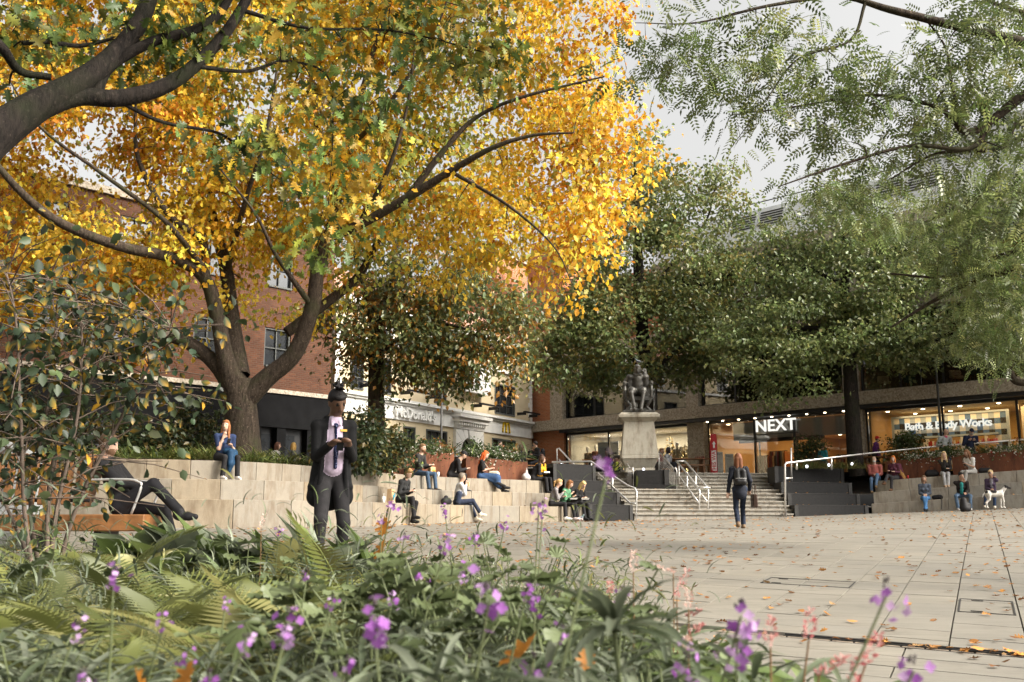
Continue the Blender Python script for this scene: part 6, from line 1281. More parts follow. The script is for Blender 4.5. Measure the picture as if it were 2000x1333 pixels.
# man in the long coat
P = at(652, 772, 10.9); z0 = float(G(P.x, 10.9)); Hm = (P.z - z0) * 1.035
def coat(v):
    N, C, Pv, fw, up = v['N'], v['C'], v['Pv'], v['fw2'], v['up2']; o = []
    for e in (-1, 1):
        o += [('c', N + np.array([e * .08, .01, -.07]), Pv + np.array([e * .092, .015, .02]), .072, .088, 'top', (0, 1, 0), 1.0), ('c', Pv + np.array([e * .095, .02, .04]), np.array([e * .118, .035, .70]), .088, .098, 'top', (0, 1, 0), .95),
              ('c', N + np.array([e * .06, -.035, .015]), C + fw * .10 + np.array([e * .104, 0, .02]), .022, .024, 'top'), ('c', C + fw * .10 + np.array([e * .104, 0, .02]), np.array([e * .125, -.08, .70]), .022, .022, 'top'),
              ('c', np.array([e * .17, -.03, .79]), np.array([e * .175, .03, .79]), .032, .032, 'top')]
    o += [('c', Pv + np.array([0, .05, .1]), np.array([0, .08, .70]), .12, .13, 'top', (0, 1, 0), .6), ('c', N + np.array([-.065, .04, .02]), N + np.array([.065, .04, .02]), .032, .032, 'top')]
    o += [('c', N + fw * .05 + up * .0, C + fw * .075 - up * .02, .058, .098, 'shirt', (0, 1, 0), .75), ('c', C + fw * .075 - up * .02, Pv + np.array([0, -.07, .075]), .098, .092, 'shirt', (0, 1, 0), .75)]
    o += [('c', N + fw * .075 + np.array([e * .033, 0, .025]), N + fw * .112 + np.array([e * .038, 0, -.03]), .015, .011, 'shirt') for e in (-1, 1)]
    o += [('c', N + fw * .112 - up * .035, C + fw * .158 + np.array([.006, 0, 0]), .010, .013, 'tie', (0, 1, 0), .6), ('c', C + fw * .158 + np.array([.006, 0, 0]), Pv + np.array([.01, -.152, .06]), .013, .017, 'tie', (0, 1, 0), .6), ('e', N + fw * .115 - up * .028, (.017, .013, .016), 'tie')]
    return o
Jm = person('man in long black coat, lilac shirt and navy tie looking at his phone', (P.x, 10.9, z0), 20, Hm, sit=False, lean=5, head=(42, 18), hands=((-.075, -.31, 1.15), (.095, -.30, 1.15)), feet=((-.13, -.10, .085), (.12, .10, .085)), kneehint=((-.1, -1, 0), (.1, -1, 0)), footyaw=(-15, 20), top=(.0085, .0082, .0085), bottom=(.024, .022, .023), shoe=(.012, .011, .011), skn=(.135, .07, .042), hair=(.010, .008, .008), style='dread', fem=False, wide=.82, vox=.0098, arm=.78, eyes=True, extra=[coat], more={'shirt': (.50, .40, .50), 'tie': (.018, .022, .06)}, elbow=.22)
rt = Jm['root']; s_ = Jm['s']; Hc, hu, hf, hr_ = Jm['Hc'], Jm['hup'], Jm['hfw'], Jm['hrt']; M_hair = cloth((.010, .008, .008), .6)
bun = Hc + hu * .125 * s_ - hf * .03 * s_; prs = [('e', bun, (.036, .036, .03), 'h')]; rq = random.Random(2)
for k in range(17):
    a = k * 2.399; el = rq.uniform(.15, 1.35); d = (hr_ * math.cos(a) + hf * math.sin(a)) * math.cos(el) + hu * math.sin(el); e = bun + d * rq.uniform(.075, .115); prs.append(('c', bun + d * .02, bun + d * .06, .013, .012, 'h')); prs.append(('c', bun + d * .06, e - hu * .012, .012, .008, 'h'))
body_mesh('topknot', prs, {'h': M_hair}, .008, rt, .008)
mb = MB(); hd = []
for k in range(42):                                                               # small pale spots on the tie
    t = rq.random(); q = np.array([rq.uniform(-.010, .010) + .006, 0, 0]); a0 = (Jm['N'] / s_ + np.array([0, -.112, -.05])); a1 = np.array([.01, -.168, .96]); w_ = (a0 + (a1 - a0) * t + q) * s_; w_[1] -= .012; mb.box(w_, (.0045, .004, .0045))
mb.build('tie_spots', cloth((.35, .38, .6)), rt, local=True)
bd = np.array([.075, -.148, 1.30]) * s_; mb = MB(); mb.box(bd, (.075, .012, .024), .18); mb.build('name_badge', plain('gold_badge', (.55, .33, .06), .4, .4), rt, local=True)
phone(Jm, label='black phone held by the man in the long coat', tilt=25)
# bench and the man lounging on it
bn = thing('bench', 'curved slatted timber bench with a steel arm among the plants', 'bench', (-4.7, 11.2, float(G(-4.7, 11.2))))
for i in range(16):
    x = -6.6 + i * .125; yb = 10.95 + .06 * (x + 5.6) ** 2; mb = MB(); M3 = Matrix.Rotation(R(-8), 3, 'X') @ Matrix.Rotation(R(-4 + i * .5), 3, 'Z'); mb.box((x, yb, .43), (.085, .045, .56), M=M3); mb.build('slat', M_timber, bn, bevel=.006)
for z in (.20, .58): mb = MB(); mb.tube([(x, 10.95 + .06 * (x + 5.6) ** 2 + .05 - (z - .43) * .14 * -1, z) for x in np.linspace(-6.7, -4.62, 12)], .022, 6); mb.build('rail', M_frame, bn)
mb = MB(); mb.box((-4.66, 11.1, .42), (.05, .42, .58), M=Matrix.Rotation(R(14), 3, 'Y')); mb.build('end_panel', M_timber, bn, bevel=.01)
mb = MB(); mb.box((-4.36, 11.22, -.04), (.78, .62, .18)); mb.build('seat', M_timber, bn, bevel=.012)
mb = MB(); mb.box((-5.7, 11.3, -.04), (1.9, .62, .18)); mb.build('seat', M_timber, bn, bevel=.012)
for x in (-6.3, -5.2, -4.5): mb = MB(); mb.box((x, 11.25, -.32), (.08, .5, .38)); mb.build('leg', M_frame, bn)
for yy in (10.93, 11.5): mb = MB(); mb.tube(spline([(-4.68, yy, .42), (-4.2, yy, .425), (-4.07, yy, .40), (-4.03, yy, .34), (-4.12, yy, .05)], 5), .014, 7); mb.build('arm_loop', M_steel, bn, smooth=True)
Jb = person('man in black clothes lounging on the timber bench behind the shrub', (-4.34, 11.22, .055), 88, 1.78, lean=-20, head=(26, -4), hands=((-.04, -.26, .30), (.06, -.26, .30)), feet=((-.08, -.66, .02), (.12, -.56, -.36)), kneehint=((0, -.2, 1), (0, -.6, 1)), top=BLK, bottom=(.016, .015, .017), shoe=BLK, hair=(.12, .07, .035), beard=(.14, .075, .04), skn=PALE, fem=False, vox=.013, eyes=True, style='short'); phone(Jb, label='phone held by the man on the bench')
# woman walking away
P = ground_at(1448, 1033); Jw = person('woman walking away with long brown hair, navy blazer and dark jeans', P, 176, 1.66, sit=False, lean=2, head=(2, 0), hands=((-.24, -.14, .88), (.27, -.02, .80)), feet=((-.07, -.14, .085), (.09, .16, .12)), kneehint=((0, -1, 0), (0, -1, 0)), top=(.013, .015, .023), bottom=(.013, .019, .036), shoe=(.16, .10, .055), hair=(.14, .052, .022), style='long', vox=.012, wide=1.0, extra=[lambda v: [('c', v['Pv'] + [0, .02, .12], v['Pv'] + [0, .03, -.10], .13, .145, 'top', (0, 1, 0), .82)]])
bp = thing('backpack', 'black backpack worn by the walking woman', 'backpack', wpt(Jw, np.array([0, .17, 1.12])), rz=R(176))
body_mesh('bag_body', [('c', (-.07, 0, -.10), (-.07, 0, .13), .075, .06, 'b'), ('c', (.07, 0, -.10), (.07, 0, .13), .075, .06, 'b'), ('c', (-.06, .05, -.09), (.06, .05, -.09), .06, .06, 'b'), ('c', (-.04, 0, .17), (.04, 0, .17), .04, .04, 'b')], {'b': cloth((.020, .019, .019), .45)}, .012, bp, .03)
mb = MB(); mb.tube([(-.12, .075, -.02), (0, .095, -.02), (.12, .075, -.02)], .005, 5); mb.build('zip', M_steel, bp, local=True)
for e in (-1, 1): mb = MB(); mb.tube(spline([(e * .08, -.04, .16), (e * .12, -.16, .24), (e * .13, -.24, .14), (e * .12, -.2, -.08)], 5), .014, 6); mb.build('strap', cloth((.02, .019, .019), .5), bp, local=True)
tb = thing('tote_bag', 'large dark brown tote bag hanging from the walking woman\'s arm', 'bag', wpt(Jw, np.array([-.31, -.08, .62])), rz=R(176))
mb = MB(); mb.hexa([(-.07, -.16, -.16), (.05, -.16, -.16), (.05, .16, -.16), (-.07, .16, -.16)], [(-.05, -.20, .14), (.04, -.20, .14), (.04, .20, .14), (-.05, .20, .14)]); mb.build('bag_body', cloth((.045, .026, .018), .5), tb, local=True, bevel=.02)
for x in (-.045, .035): mb = MB(); mb.tube(spline([(x, -.10, .13), (x, -.06, .30), (x, .0, .34), (x, .06, .30), (x, .10, .13)], 5), .008, 5); mb.build('handle', cloth((.05, .028, .018), .5), tb, local=True)

# ---------------------------------------------------------------- statue
M_bronze = NT('weathered_bronze'); k = M_bronze; nb = k.noise(k.obj(), 7, 5, .65); M_bronze = k.done(k.bsdf(k.ramp(nb, [(.3, (.045, .042, .038)), (.55, (.10, .095, .085)), (.75, (.19, .195, .175))]), .5, .55, .4, k.bump(nb, .3, .02)))
M_ped = mk_granite('pedestal_stone', [(.44, .41, .34)] * 4)
SX, SY = 4.80, 37.8
sb = 1.38
Js = person('bronze statue of a seated man, head on hand, on a stone pedestal', (SX, SY, 4.60), -4, 1.70 * sb, lean=10, head=(28, -6), hands=((-.30, -.20, .34), (.155, -.16, .70)), feet=((-.12, -.42, -.36), (.06, -.50, -.37)), kneehint=((-.4, -1, .9), (.3, -1, .9)), skn=(.1, .1, .1), style='mid', fem=False, name='statue', vox=.02, eyes=True, wide=1.12, beard=(.1, .1, .1),
    extra=[lambda v: [('c', v['Pv'] + [-.13, -.10, .02], v['Pv'] + [-.17, -.30, .02], .115, .125, 'bottom'), ('c', v['Pv'] + [.13, -.10, .02], v['Pv'] + [.13, -.30, .02], .115, .125, 'bottom'), ('c', v['ShL'] + [.02, .04, 0], v['Pv'] + [.22, .10, -.05], .09, .12, 'top'), ('c', v['ShR'] + [-.02, .04, 0], v['Pv'] + [-.22, .10, -.05], .09, .12, 'top'), ('c', v['N'] + [-.07, -.03, .02], v['N'] + [.07, -.03, .02], .055, .055, 'top')]])
st = Js['root']; st['category'] = 'statue'; st.name = 'statue'
for ch in st.children:
    if ch.name.startswith('body'): ch.name = 'figure'
    ch.data.materials.clear(); ch.data.materials.append(M_bronze); ch.data.polygons.foreach_set('material_index', [0] * len(ch.data.polygons))
mb = MB()
mb.box((SX, SY + .08, 4.50), (1.02, .86, .14)); mb.box((SX, SY + .46, 4.95), (.95, .08, .85))
for e in (-1, 1):
    x = SX + e * .50; mb.box((x, SY - .02, 5.04), (.13, .86, .09)); mb.tube([(x, SY - .36, 4.55), (x, SY - .38, 4.8), (x, SY - .36, 5.0)], [.05, .065, .05], 8); mb.tube([(x, SY + .3, 4.55), (x, SY + .3, 5.0)], .05, 8); mb.lathe([(.02, 0), (.075, .03), (.075, .1), (.02, .14)], (x, SY - .42, 5.02), 10)
    for sy in (-.3, .42): mb.tube(spline([(x, SY + sy, 4.5), (x - e * .14, SY + sy * .9, 4.3), (x - e * .17, SY + sy * .9, 4.18), (x - e * .04, SY + sy, 4.02)], 5), [.075] * 6 + [.06] * 10, 8)
mb.build('chair', M_bronze, st, smooth=False)
mb = MB(); mb.box((SX, SY - .05, 3.985), (1.18, 1.25, .07)); mb.box((SX + .03, SY - .55, 4.04), (.5, .3, .05)); mb.build('bronze_base', M_bronze, st, bevel=.01)
def sq_frustum(z0, w0, z1, w1, nm, mat=M_ped, bv=.012): 
    mb = MB(); mb.hexa([(SX + sx * w0 / 2, SY + sy * w0 / 2, z0) for sx, sy in ((-1, -1), (1, -1), (1, 1), (-1, 1))], [(SX + sx * w1 / 2, SY + sy * w1 / 2, z1) for sx, sy in ((-1, -1), (1, -1), (1, 1), (-1, 1))]); return mb.build(nm, mat, st, bevel=bv)
z0_ = TOPZ
sq_frustum(z0_ - .05, 1.12, z0_ + .12, 1.08, 'pedestal_foot'); sq_frustum(z0_ + .121, 1.04, z0_ + .45, 1.34, 'pedestal_flare'); sq_frustum(z0_ + .451, 1.40, z0_ + .60, 1.38, 'pedestal_band'); sq_frustum(z0_ + .601, 1.36, 3.60, 1.10, 'pedestal_shaft'); sq_frustum(3.601, 1.12, 3.74, 1.42, 'pedestal_moulding'); sq_frustum(3.741, 1.52, 3.86, 1.54, 'pedestal_cap'); sq_frustum(3.861, 1.46, 3.945, 1.30, 'pedestal_cap')
pl = thing('plinth_block', 'black granite block set into the stairs below the statue', 'plinth', (SX, 36.6, 1.05))
for q, nm, mt in (((4.52, 5.50, 36.35, 38.6, .98, TOPZ - .01), 'block', M_black), ((5.505, 5.68, 36.30, 38.5, .98, TOPZ + .01), 'end_post', M_blackedge), ((4.45, 5.82, 36.1, 36.345, .98, 1.22), 'step', M_black), ((5.68, 5.9, 36.12, 36.5, .98, 1.20), 'end_post', M_blackedge)):
    mb = MB(); mb.box(((q[0] + q[1]) / 2, (q[2] + q[3]) / 2, (q[4] + q[5]) / 2), (q[1] - q[0], q[3] - q[2], q[5] - q[4])); mb.build(nm, mt, pl, bevel=.008)

# ---------------------------------------------------------------- dog and pigeons
P = ground_at(1945, 993, 20, 33.2); dg = thing('dog', 'white dog with black patches standing by the woman in sunglasses', 'dog', P, rz=R(0))
W, B = 'w', 'b'; dz = .0
body_mesh('body', [('c', (.17, 0, .47), (-.02, 0, .46), .115, .10, W), ('c', (-.02, 0, .46), (-.22, 0, .48), .10, .095, W), ('c', (.18, 0, .44), (.24, 0, .53), .10, .075, W), ('c', (.24, 0, .54), (.36, 0, .66), .065, .055, W), ('e', (.40, 0, .69), (.075, .06, .06), B), ('c', (.43, 0, .68), (.52, 0, .655), .038, .028, B), ('c', (.52, 0, .655), (.54, 0, .655), .02, .016, B),
    ('c', (.37, .05, .73), (.35, .075, .67), .02, .016, B), ('c', (.37, -.05, .73), (.35, -.075, .67), .02, .016, B), ('e', (-.06, -.03, .53), (.12, .09, .055), B), ('e', (-.24, 0, .50), (.08, .085, .07), B),
    ('c', (.20, .07, .42), (.21, .07, .22), .048, .030, W), ('c', (.21, .07, .22), (.20, .07, .03), .026, .022, W), ('c', (.20, -.07, .42), (.24, -.07, .23), .048, .030, W), ('c', (.24, -.07, .23), (.23, -.07, .03), .026, .022, W), ('c', (.20, .07, .025), (.25, .07, .02), .024, .02, W), ('c', (.23, -.07, .025), (.28, -.07, .02), .024, .02, W),
    ('c', (-.22, .07, .44), (-.18, .075, .28), .07, .04, W), ('c', (-.18, .075, .28), (-.28, .075, .17), .036, .026, W), ('c', (-.28, .075, .17), (-.26, .075, .03), .025, .021, W), ('c', (-.22, -.07, .44), (-.22, -.075, .28), .07, .04, W), ('c', (-.22, -.075, .28), (-.33, -.075, .17), .036, .026, W), ('c', (-.33, -.075, .17), (-.32, -.075, .03), .025, .021, W), ('c', (-.26, .075, .025), (-.21, .075, .02), .023, .02, W), ('c', (-.32, -.075, .025), (-.27, -.075, .02), .023, .02, W),
    ('c', (-.28, 0, .52), (-.38, 0, .44), .025, .018, W), ('c', (-.38, 0, .44), (-.42, 0, .34), .018, .010, W)], {'w': cloth((.62, .58, .52)), 'b': cloth((.02, .018, .017))}, .012, dg, .025)
mb = MB(); mb.tube([(.27 + .075 * math.cos(t) * .5, .078 * math.sin(t), .565 + .06 * math.cos(t)) for t in np.linspace(0, 6.28, 14)], .010, 5); mb.build('harness', cloth((.02, .02, .02)), dg, local=True)
def pigeon(P, rz, label):
    o = thing('pigeon', label, 'pigeon', P, 'pigeons', R(rz))
    body_mesh('body', [('c', (0, 0, .12), (-.09, 0, .10), .055, .045, 'g'), ('c', (.01, 0, .13), (.055, 0, .19), .042, .028, 'n'), ('e', (.065, 0, .21), (.026, .022, .024), 'g'), ('c', (.085, 0, .205), (.105, 0, .20), .007, .004, 'k'), ('c', (-.09, 0, .10), (-.20, 0, .085), .035, .018, 'd', (0, 0, 1), .5), ('c', (.0, .02, .08), (.0, .022, .01), .009, .006, 'r'), ('c', (.0, -.02, .08), (.0, -.022, .01), .009, .006, 'r'), ('c', (-.02, .048, .125), (-.12, .035, .105), .025, .015, 'd'), ('c', (-.02, -.048, .125), (-.12, -.035, .105), .025, .015, 'd')],
              {'g': cloth((.17, .18, .20)), 'n': cloth((.08, .12, .11)), 'k': cloth((.03, .03, .03)), 'd': cloth((.09, .095, .11)), 'r': cloth((.3, .1, .08))}, .008, o, .012)
for px, py, rz, lb in ((1078, 1019, 70, 'grey pigeon by the foot of the curved seating'), (1136, 1017, 10, 'grey pigeon at the feet of the women with food trays'), (1124, 1018, 200, 'grey pigeon pecking beside the white trainers')):
    q = ground_at(px, py, 20, 31.5); pigeon((q.x, q.y, float(G(q.x, q.y))), rz, lb)
pigeon(wpt(Js, Js['Hc'] + np.array([0, 0, .155])), 160, 'pale grey pigeon perched on the statue\'s head')
# ---------------------------------------------------------------- rails, posts, signs, tables, bags
def rail(label, tubes, rad=.034, panel=None, P0=None):
    pts0 = tubes[0][0]; root = thing('handrail', label, 'handrail', pts0)
    for i, t in enumerate(tubes): mb = MB(); mb.tube([Vector(p) for p in t], rad if len(t) > 2 or i == 0 else rad * .9, 8); mb.build('rail' if abs(Vector(t[0]).z - Vector(t[-1]).z) < 1.05 and (Vector(t[0]).xy - Vector(t[-1]).xy).length > .2 else 'post', M_steel, root, smooth=True)
    if panel:
        a, b, c, d = [Vector(p) for p in panel]; mb = MB(); n = 12
        for i in range(n + 1): mb.tube([a.lerp(b, i / n), d.lerp(c, i / n)], .006, 4)
        for i in range(9): mb.tube([a.lerp(d, i / 8), b.lerp(c, i / 8)], .005, 4)
        mb.build('wire_mesh', M_steel, root)
    return root
A = at
rail('steel handrail down the left side of the stairs', [[A(1078, 903, 36.4), A(1155, 902, 36.6), A(1228, 950, 33.7), A(1240, 954, 33.4), A(1243, 962, 33.35), A(1243, 1012, 33.35)], [A(1168, 925, 36.2), A(1232, 984, 33.6), A(1241, 984, 33.4)], [A(1196, 930, 35), A(1196, 966, 35)], [A(1155, 902, 36.6), A(1155, 930, 36.6)]])
rail('steel handrail on the upper terrace before the orange brick wall', [[A(1088, 912, 41), A(1088, 877, 41), A(1092, 876, 41), A(1128, 915, 39.5)], [A(1092, 898, 41), A(1108, 916, 40.2)]])
rail('steel mesh balustrade left of the statue pedestal', [[A(1209, 880, 39.2), A(1231, 916, 36.6), A(1236, 914, 36.4), A(1237, 920, 36.4), A(1237, 956, 36.4)], [A(1212, 932, 39.0), A(1232, 952, 36.6)]], .026, [A(1211, 886, 39.1), A(1233, 920, 36.5), A(1233, 951, 36.5), A(1213, 930, 39.0)])
rail('steel mesh balustrade right of the statue pedestal', [[A(1287, 882, 39.2), A(1316, 916, 36.6), A(1320, 914, 36.4), A(1322, 920, 36.4), A(1322, 956, 36.4)], [A(1287, 882, 39.2), A(1287, 925, 39.2)], [A(1290, 925, 39.0), A(1318, 953, 36.6)]], .026, [A(1289, 888, 39.1), A(1317, 920, 36.5), A(1317, 952, 36.5), A(1291, 926, 39.0)])
rail('pair of joined steel handrails running down the middle of the stairs', [[A(1321, 901, 38), A(1364, 953, 34.6), A(1366, 960, 34.5), A(1366, 1010, 34.5)], [A(1338, 901, 38), A(1382, 953, 34.6), A(1383, 960, 34.5), A(1383, 1010, 34.5)], [A(1321, 901, 38), A(1338, 901, 38)], [A(1364, 953, 34.55), A(1387, 953, 34.55)], [A(1326, 929, 37.8), A(1364, 982, 34.6)], [A(1342, 929, 37.8), A(1382, 982, 34.6)], [A(1326, 906, 37.7), A(1326, 955, 37.7)], [A(1342, 922, 36.6), A(1342, 980, 36.6)], [A(1359, 926, 36.6), A(1359, 980, 36.6)]])
rail('steel handrail along the dark wall and up past the right planters', [[A(1534, 1012, 34.5), A(1533, 908, 34.5), A(1536, 905, 34.5), A(1690, 887, 37.2), A(1840, 871, 38.4), A(2010, 858, 37.0)], [A(1545, 875, 37), A(1546, 940, 37)], [A(1556, 903, 34.9), A(1556, 918, 34.9)], [A(1624, 895, 36), A(1624, 918, 36)], [A(1534, 935, 34.5), A(1547, 934, 34.9)]])
def lamp(px, top, Y, label):
    b = at(px, top, Y); z0 = floorz(b.x, Y); root = thing('lamp_post', label, 'lamp post', (b.x, Y, z0), 'lamp posts')
    mb = MB(); mb.tube([(b.x, Y, z0 - .1), (b.x, Y, b.z)], [.055, .04], 10); mb.build('pole', plain('dark_post_paint', (.05, .048, .045), .5, .3), root, smooth=True)
    mb = MB(); mb.lathe([(.09, z0), (.09, z0 + .3), (.06, z0 + .34)], (b.x, Y, 0), 10); mb.build('base', M_frame, root); mb = MB(); mb.box((b.x, Y - .12, b.z), (.13, .42, .06)); mb.build('lamp_head', M_frame, root, bevel=.01)
lamp(863, 762, 38.5, 'slim lamp post in front of the restaurant lettering'); lamp(1822, 640, 38.9, 'slim lamp post before the toiletries shop window')
# feather flag
FY = 41.0; a = at(1394, 928, FY); zf_ = floorz(a.x, FY); fl = thing('feather_flag', 'tall red feather flag with white arrow reading THIS WAY', 'flag', (a.x, FY, zf_))
x0 = a.x - .14; zt = at(1394, 849, FY).z; H_ = zt - zf_; mb = MB(); L_, R_ = [], []
for i in range(15):
    t = i / 14; z = zf_ + .02 + H_ * t; L_.append((x0 + .02 + .16 * max(0, t - .62) ** 1.5 * 1.3, z)); R_.append((x0 + .30 + .02 * t - (.0 if t < .9 else .04 * (t - .9) * 10), z))
vs = [(x, FY + .02 * math.sin(z * 3), z) for x, z in L_] + [(x, FY + .02 * math.sin(z * 3 + .6), z) for x, z in R_]; n = 15
mb.add(vs + [(x, y + .006, z) for x, y, z in vs], [(i, n + i, n + i + 1, i + 1) for i in range(14)] + [(2 * n + i, 2 * n + i + 1, 3 * n + i + 1, 3 * n + i) for i in range(14)] + [(i, i + 1, 2 * n + i + 1, 2 * n + i) for i in range(14)] + [(n + i, 3 * n + i, 3 * n + i + 1, n + i + 1) for i in range(14)])
mb.build('banner', plain('red_banner', (.48, .03, .035), .7, 0, .08), fl, smooth=True)
mb = MB(); mb.tube([(x, FY + .02, z) for x, z in [(x0 + .32, zf_ - .0)] + R_], .012, 6); mb.build('pole', M_frame, fl)
mb = MB(); mb.box((x0 + .165, FY - .035, zf_ + H_ * .36), (.2, .008, H_ * .5)); mb.build('white_panel', M_white, fl)
M90 = Matrix(((0, -1, 0, x0 + .165), (0, 0, -1, FY - .048), (1, 0, 0, zf_ + H_ * .36), (0, 0, 0, 1))); text_mesh('lettering', 'THIS WAY', .235, plain('red_letters', (.45, .03, .035), .7), fl, M90, .006, .92, .004)
mb = MB(); zc = zf_ + H_ * .70; mb.add([(x0 + .1, FY - .05, zc + .10), (x0 + .26, FY - .05, zc + .10), (x0 + .18, FY - .05, zc + .22), (x0 + .145, FY - .05, zc - .06), (x0 + .215, FY - .05, zc - .06), (x0 + .215, FY - .05, zc + .10), (x0 + .145, FY - .05, zc + .10)], [(0, 1, 2), (3, 4, 5, 6)]); mb.build('arrow', M_white, fl)
mb = MB(); mb.lathe([(.22, zf_), (.22, zf_ + .03), (.03, zf_ + .05)], (x0 + .32, FY, 0), 12); mb.build('base', M_frame, fl)
for px, top, Y, lb in ((1403, 883, 41.6, 'grey notice board beside the red flag'), (1424, 887, 42.6, 'second pale notice board near the shop door')):
    a = at(px, top, Y); zf2 = floorz(a.x, Y); o = thing('notice_board', lb, 'notice board', (a.x, Y, zf2)); mb = MB(); mb.box((a.x, Y, (a.z + zf2) / 2), (.36, .04, a.z - zf2)); mb.build('panel', plain('stone_grey_panel', (.36, .34, .29), .7), o, bevel=.005)
    text_mesh('heading', 'NEXT', .10, M_frame, o, Matrix(((1, 0, 0, a.x), (0, 0, -1, Y - .026), (0, 1, 0, a.z - .1), (0, 0, 0, 1))), .004)
    mb = MB()
    for i in range(9): mb.box((a.x, Y - .024, a.z - .25 - i * .07), (.22 - .05 * (i % 3), .006, .012))
    mb.build('printed_lines', M_taupe, o)
text_mesh('red_lettering', 'COSTA', .17, plain('red_sign_letters', (.4, .03, .04), .5), shop, FN.M(11.12, 2.86, .14), .02)
# bench tables on the terrace right of the statue
def table(x, y, rz, label):
    z = floorz(x, y); o = thing('timber_table', label, 'table', (x, y, z), 'timber tables on the terrace', rz)
    for i in range(5): mb = MB(); mb.box((0, -.3 + i * .15, .72), (1.6, .13, .04)); mb.build('plank', M_timber, o, local=True)
    for e in (-1, 1):
        mb = MB(); mb.box((e * .6, 0, .35), (.08, .5, .7)); mb.build('leg', M_timber, o, local=True)
        mb = MB(); mb.box((0, e * .75, .43), (1.6, .26, .04)); mb.build('bench_seat', M_timber, o, local=True)
        for f in (-1, 1): mb = MB(); mb.box((f * .6, e * .75, .2), (.06, .2, .42)); mb.build('leg', M_timber, o, local=True)
for px, Y, rz, lb in ((1345, 42.0, .2, 'timber bench table right of the statue'), (1175, 42.8, -.2, 'timber bench table left of the statue'), (1028, 41.2, .5, 'timber cafe table behind the rust planter'), (1716, 40.6, -.7, 'timber table beside the person in the red cap'), (1610, 41.6, -.6, 'timber table behind the entrance shrubs')):
    q = at(px, 915, Y); table(q.x, Y, rz, lb)
# low tub left of the tables
q = at(1277, 915, 41.3); mb = MB(); mb.lathe([(.30, 0), (.5, .3), (.52, .55), (.48, .56), (.46, .4)], (q.x, 41.3, floorz(q.x, 41.3)), 18); tag(mb.build('round_tub', M_dark, smooth=True), 'dark round tub half hidden behind the pedestal', 'tub')
# bicycle leaning by the balustrade
bx0 = at(1208, 918, 40.4); zb_ = floorz(bx0.x, 40.4); bk = thing('bicycle', 'bicycle with red front lamp leaning near the left balustrade', 'bicycle', (bx0.x, 40.4, zb_), rz=R(-38))
def ringmb(c, r, rr_, n=24, m=6):
    mb = MB(); mb.tube([(c[0] + r * math.cos(t), c[1], c[2] + r * math.sin(t)) for t in np.linspace(0, 2 * math.pi, n)], rr_, m); return mb
M_bkf = plain('bike_paint', (.05, .05, .055), .4, .3)
for x in (-.52, .52):
    wh = ringmb((x, 0, .34), .33, .018).build('wheel', M_frame, bk, local=True); mb = MB()
    for i in range(9): a = i * math.pi / 9; mb.tube([(x - .32 * math.cos(a), 0, .34 - .32 * math.sin(a)), (x + .32 * math.cos(a), 0, .34 + .32 * math.sin(a))], .003, 4)
    mb.build('spokes', M_steel, wh, local=True)
mb = MB()
for a, b in (((-.52, 0, .34), (-.12, 0, .30)), ((-.12, 0, .30), (-.2, 0, .82)), ((-.52, 0, .34), (-.18, 0, .74)), ((-.18, 0, .74), (.36, 0, .80)), ((-.12, 0, .30), (.38, 0, .70)), ((.34, 0, .92), (.52, 0, .34))): mb.tube([a, b], .018, 6)
mb.build('frame', M_bkf, bk, local=True); mb = MB(); mb.tube([(.34, -.28, 1.02), (.38, -.2, .98), (.35, 0, .97), (.38, .2, .98), (.34, .28, 1.02)], .014, 6); mb.build('handlebar', M_frame, bk, local=True); mb = MB(); mb.box((-.22, 0, .87), (.26, .12, .06)); mb.build('saddle', M_frame, bk, local=True, bevel=.02); mb = MB(); mb.lathe([(.05, -.04), (.06, .04)], (.42, 0, .9), 10); mb.build('lamp', plain('red_lamp', (.5, .03, .02), .3), bk, local=True)
# shop-window display
def shop_pt(px, o, py=900):
    s_, z_ = FN.hit(px, py); return FN.p(s_, GZ, o)
r = random.Random(12)
for px, tp, jk, H_, lb in ((1128, (.42, .30, .15), None, 1.78, 'mannequin in tan jacket and dark trousers in the shop window'), (1144, (.4, .15, .08), None, 1.86, 'mannequin in rust striped top behind the tan-jacketed one'), (1303, (.5, .42, .3), None, 1.72, 'mannequin in cream coat right of the pedestal'), (1311, (.45, .36, .24), None, 1.5, 'small mannequin in beige beside the lit tree'), (1508, (.05, .012, .02), None, 1.8, 'mannequin in maroon deep inside the clothes shop'), (1497, (.03, .02, .02), None, 1.7, 'mannequin in dark clothes inside the clothes shop')):
    q = shop_pt(px, -.9 if px < 1400 else -4.5); q.z = GZ + .25 if px < 1400 else GZ
    J = person(lb, q, math.degrees(math.atan2(FN.n.x, -FN.n.y)) + r.uniform(-15, 15), H_, sit=False, lean=1, hands=((-.26, .0, .84), (.26, .0, .84)), feet=((-.09, 0, .085), (.10, -.02, .085)), kneehint=((0, -1, 0), (0, -1, 0)), top=tp, bottom=(.03, .03, .035), skn=(.60, .55, .48), style='none', hair=(.5, .46, .4), eyes=None, name='mannequin', vox=.024, fem=False)
    J['root']['category'] = 'mannequin'
M_xm = mk_leaf('gold_tinsel', .3, .4, .5); M_bulb = glow('fairy_light', (1, .72, .3), 6)
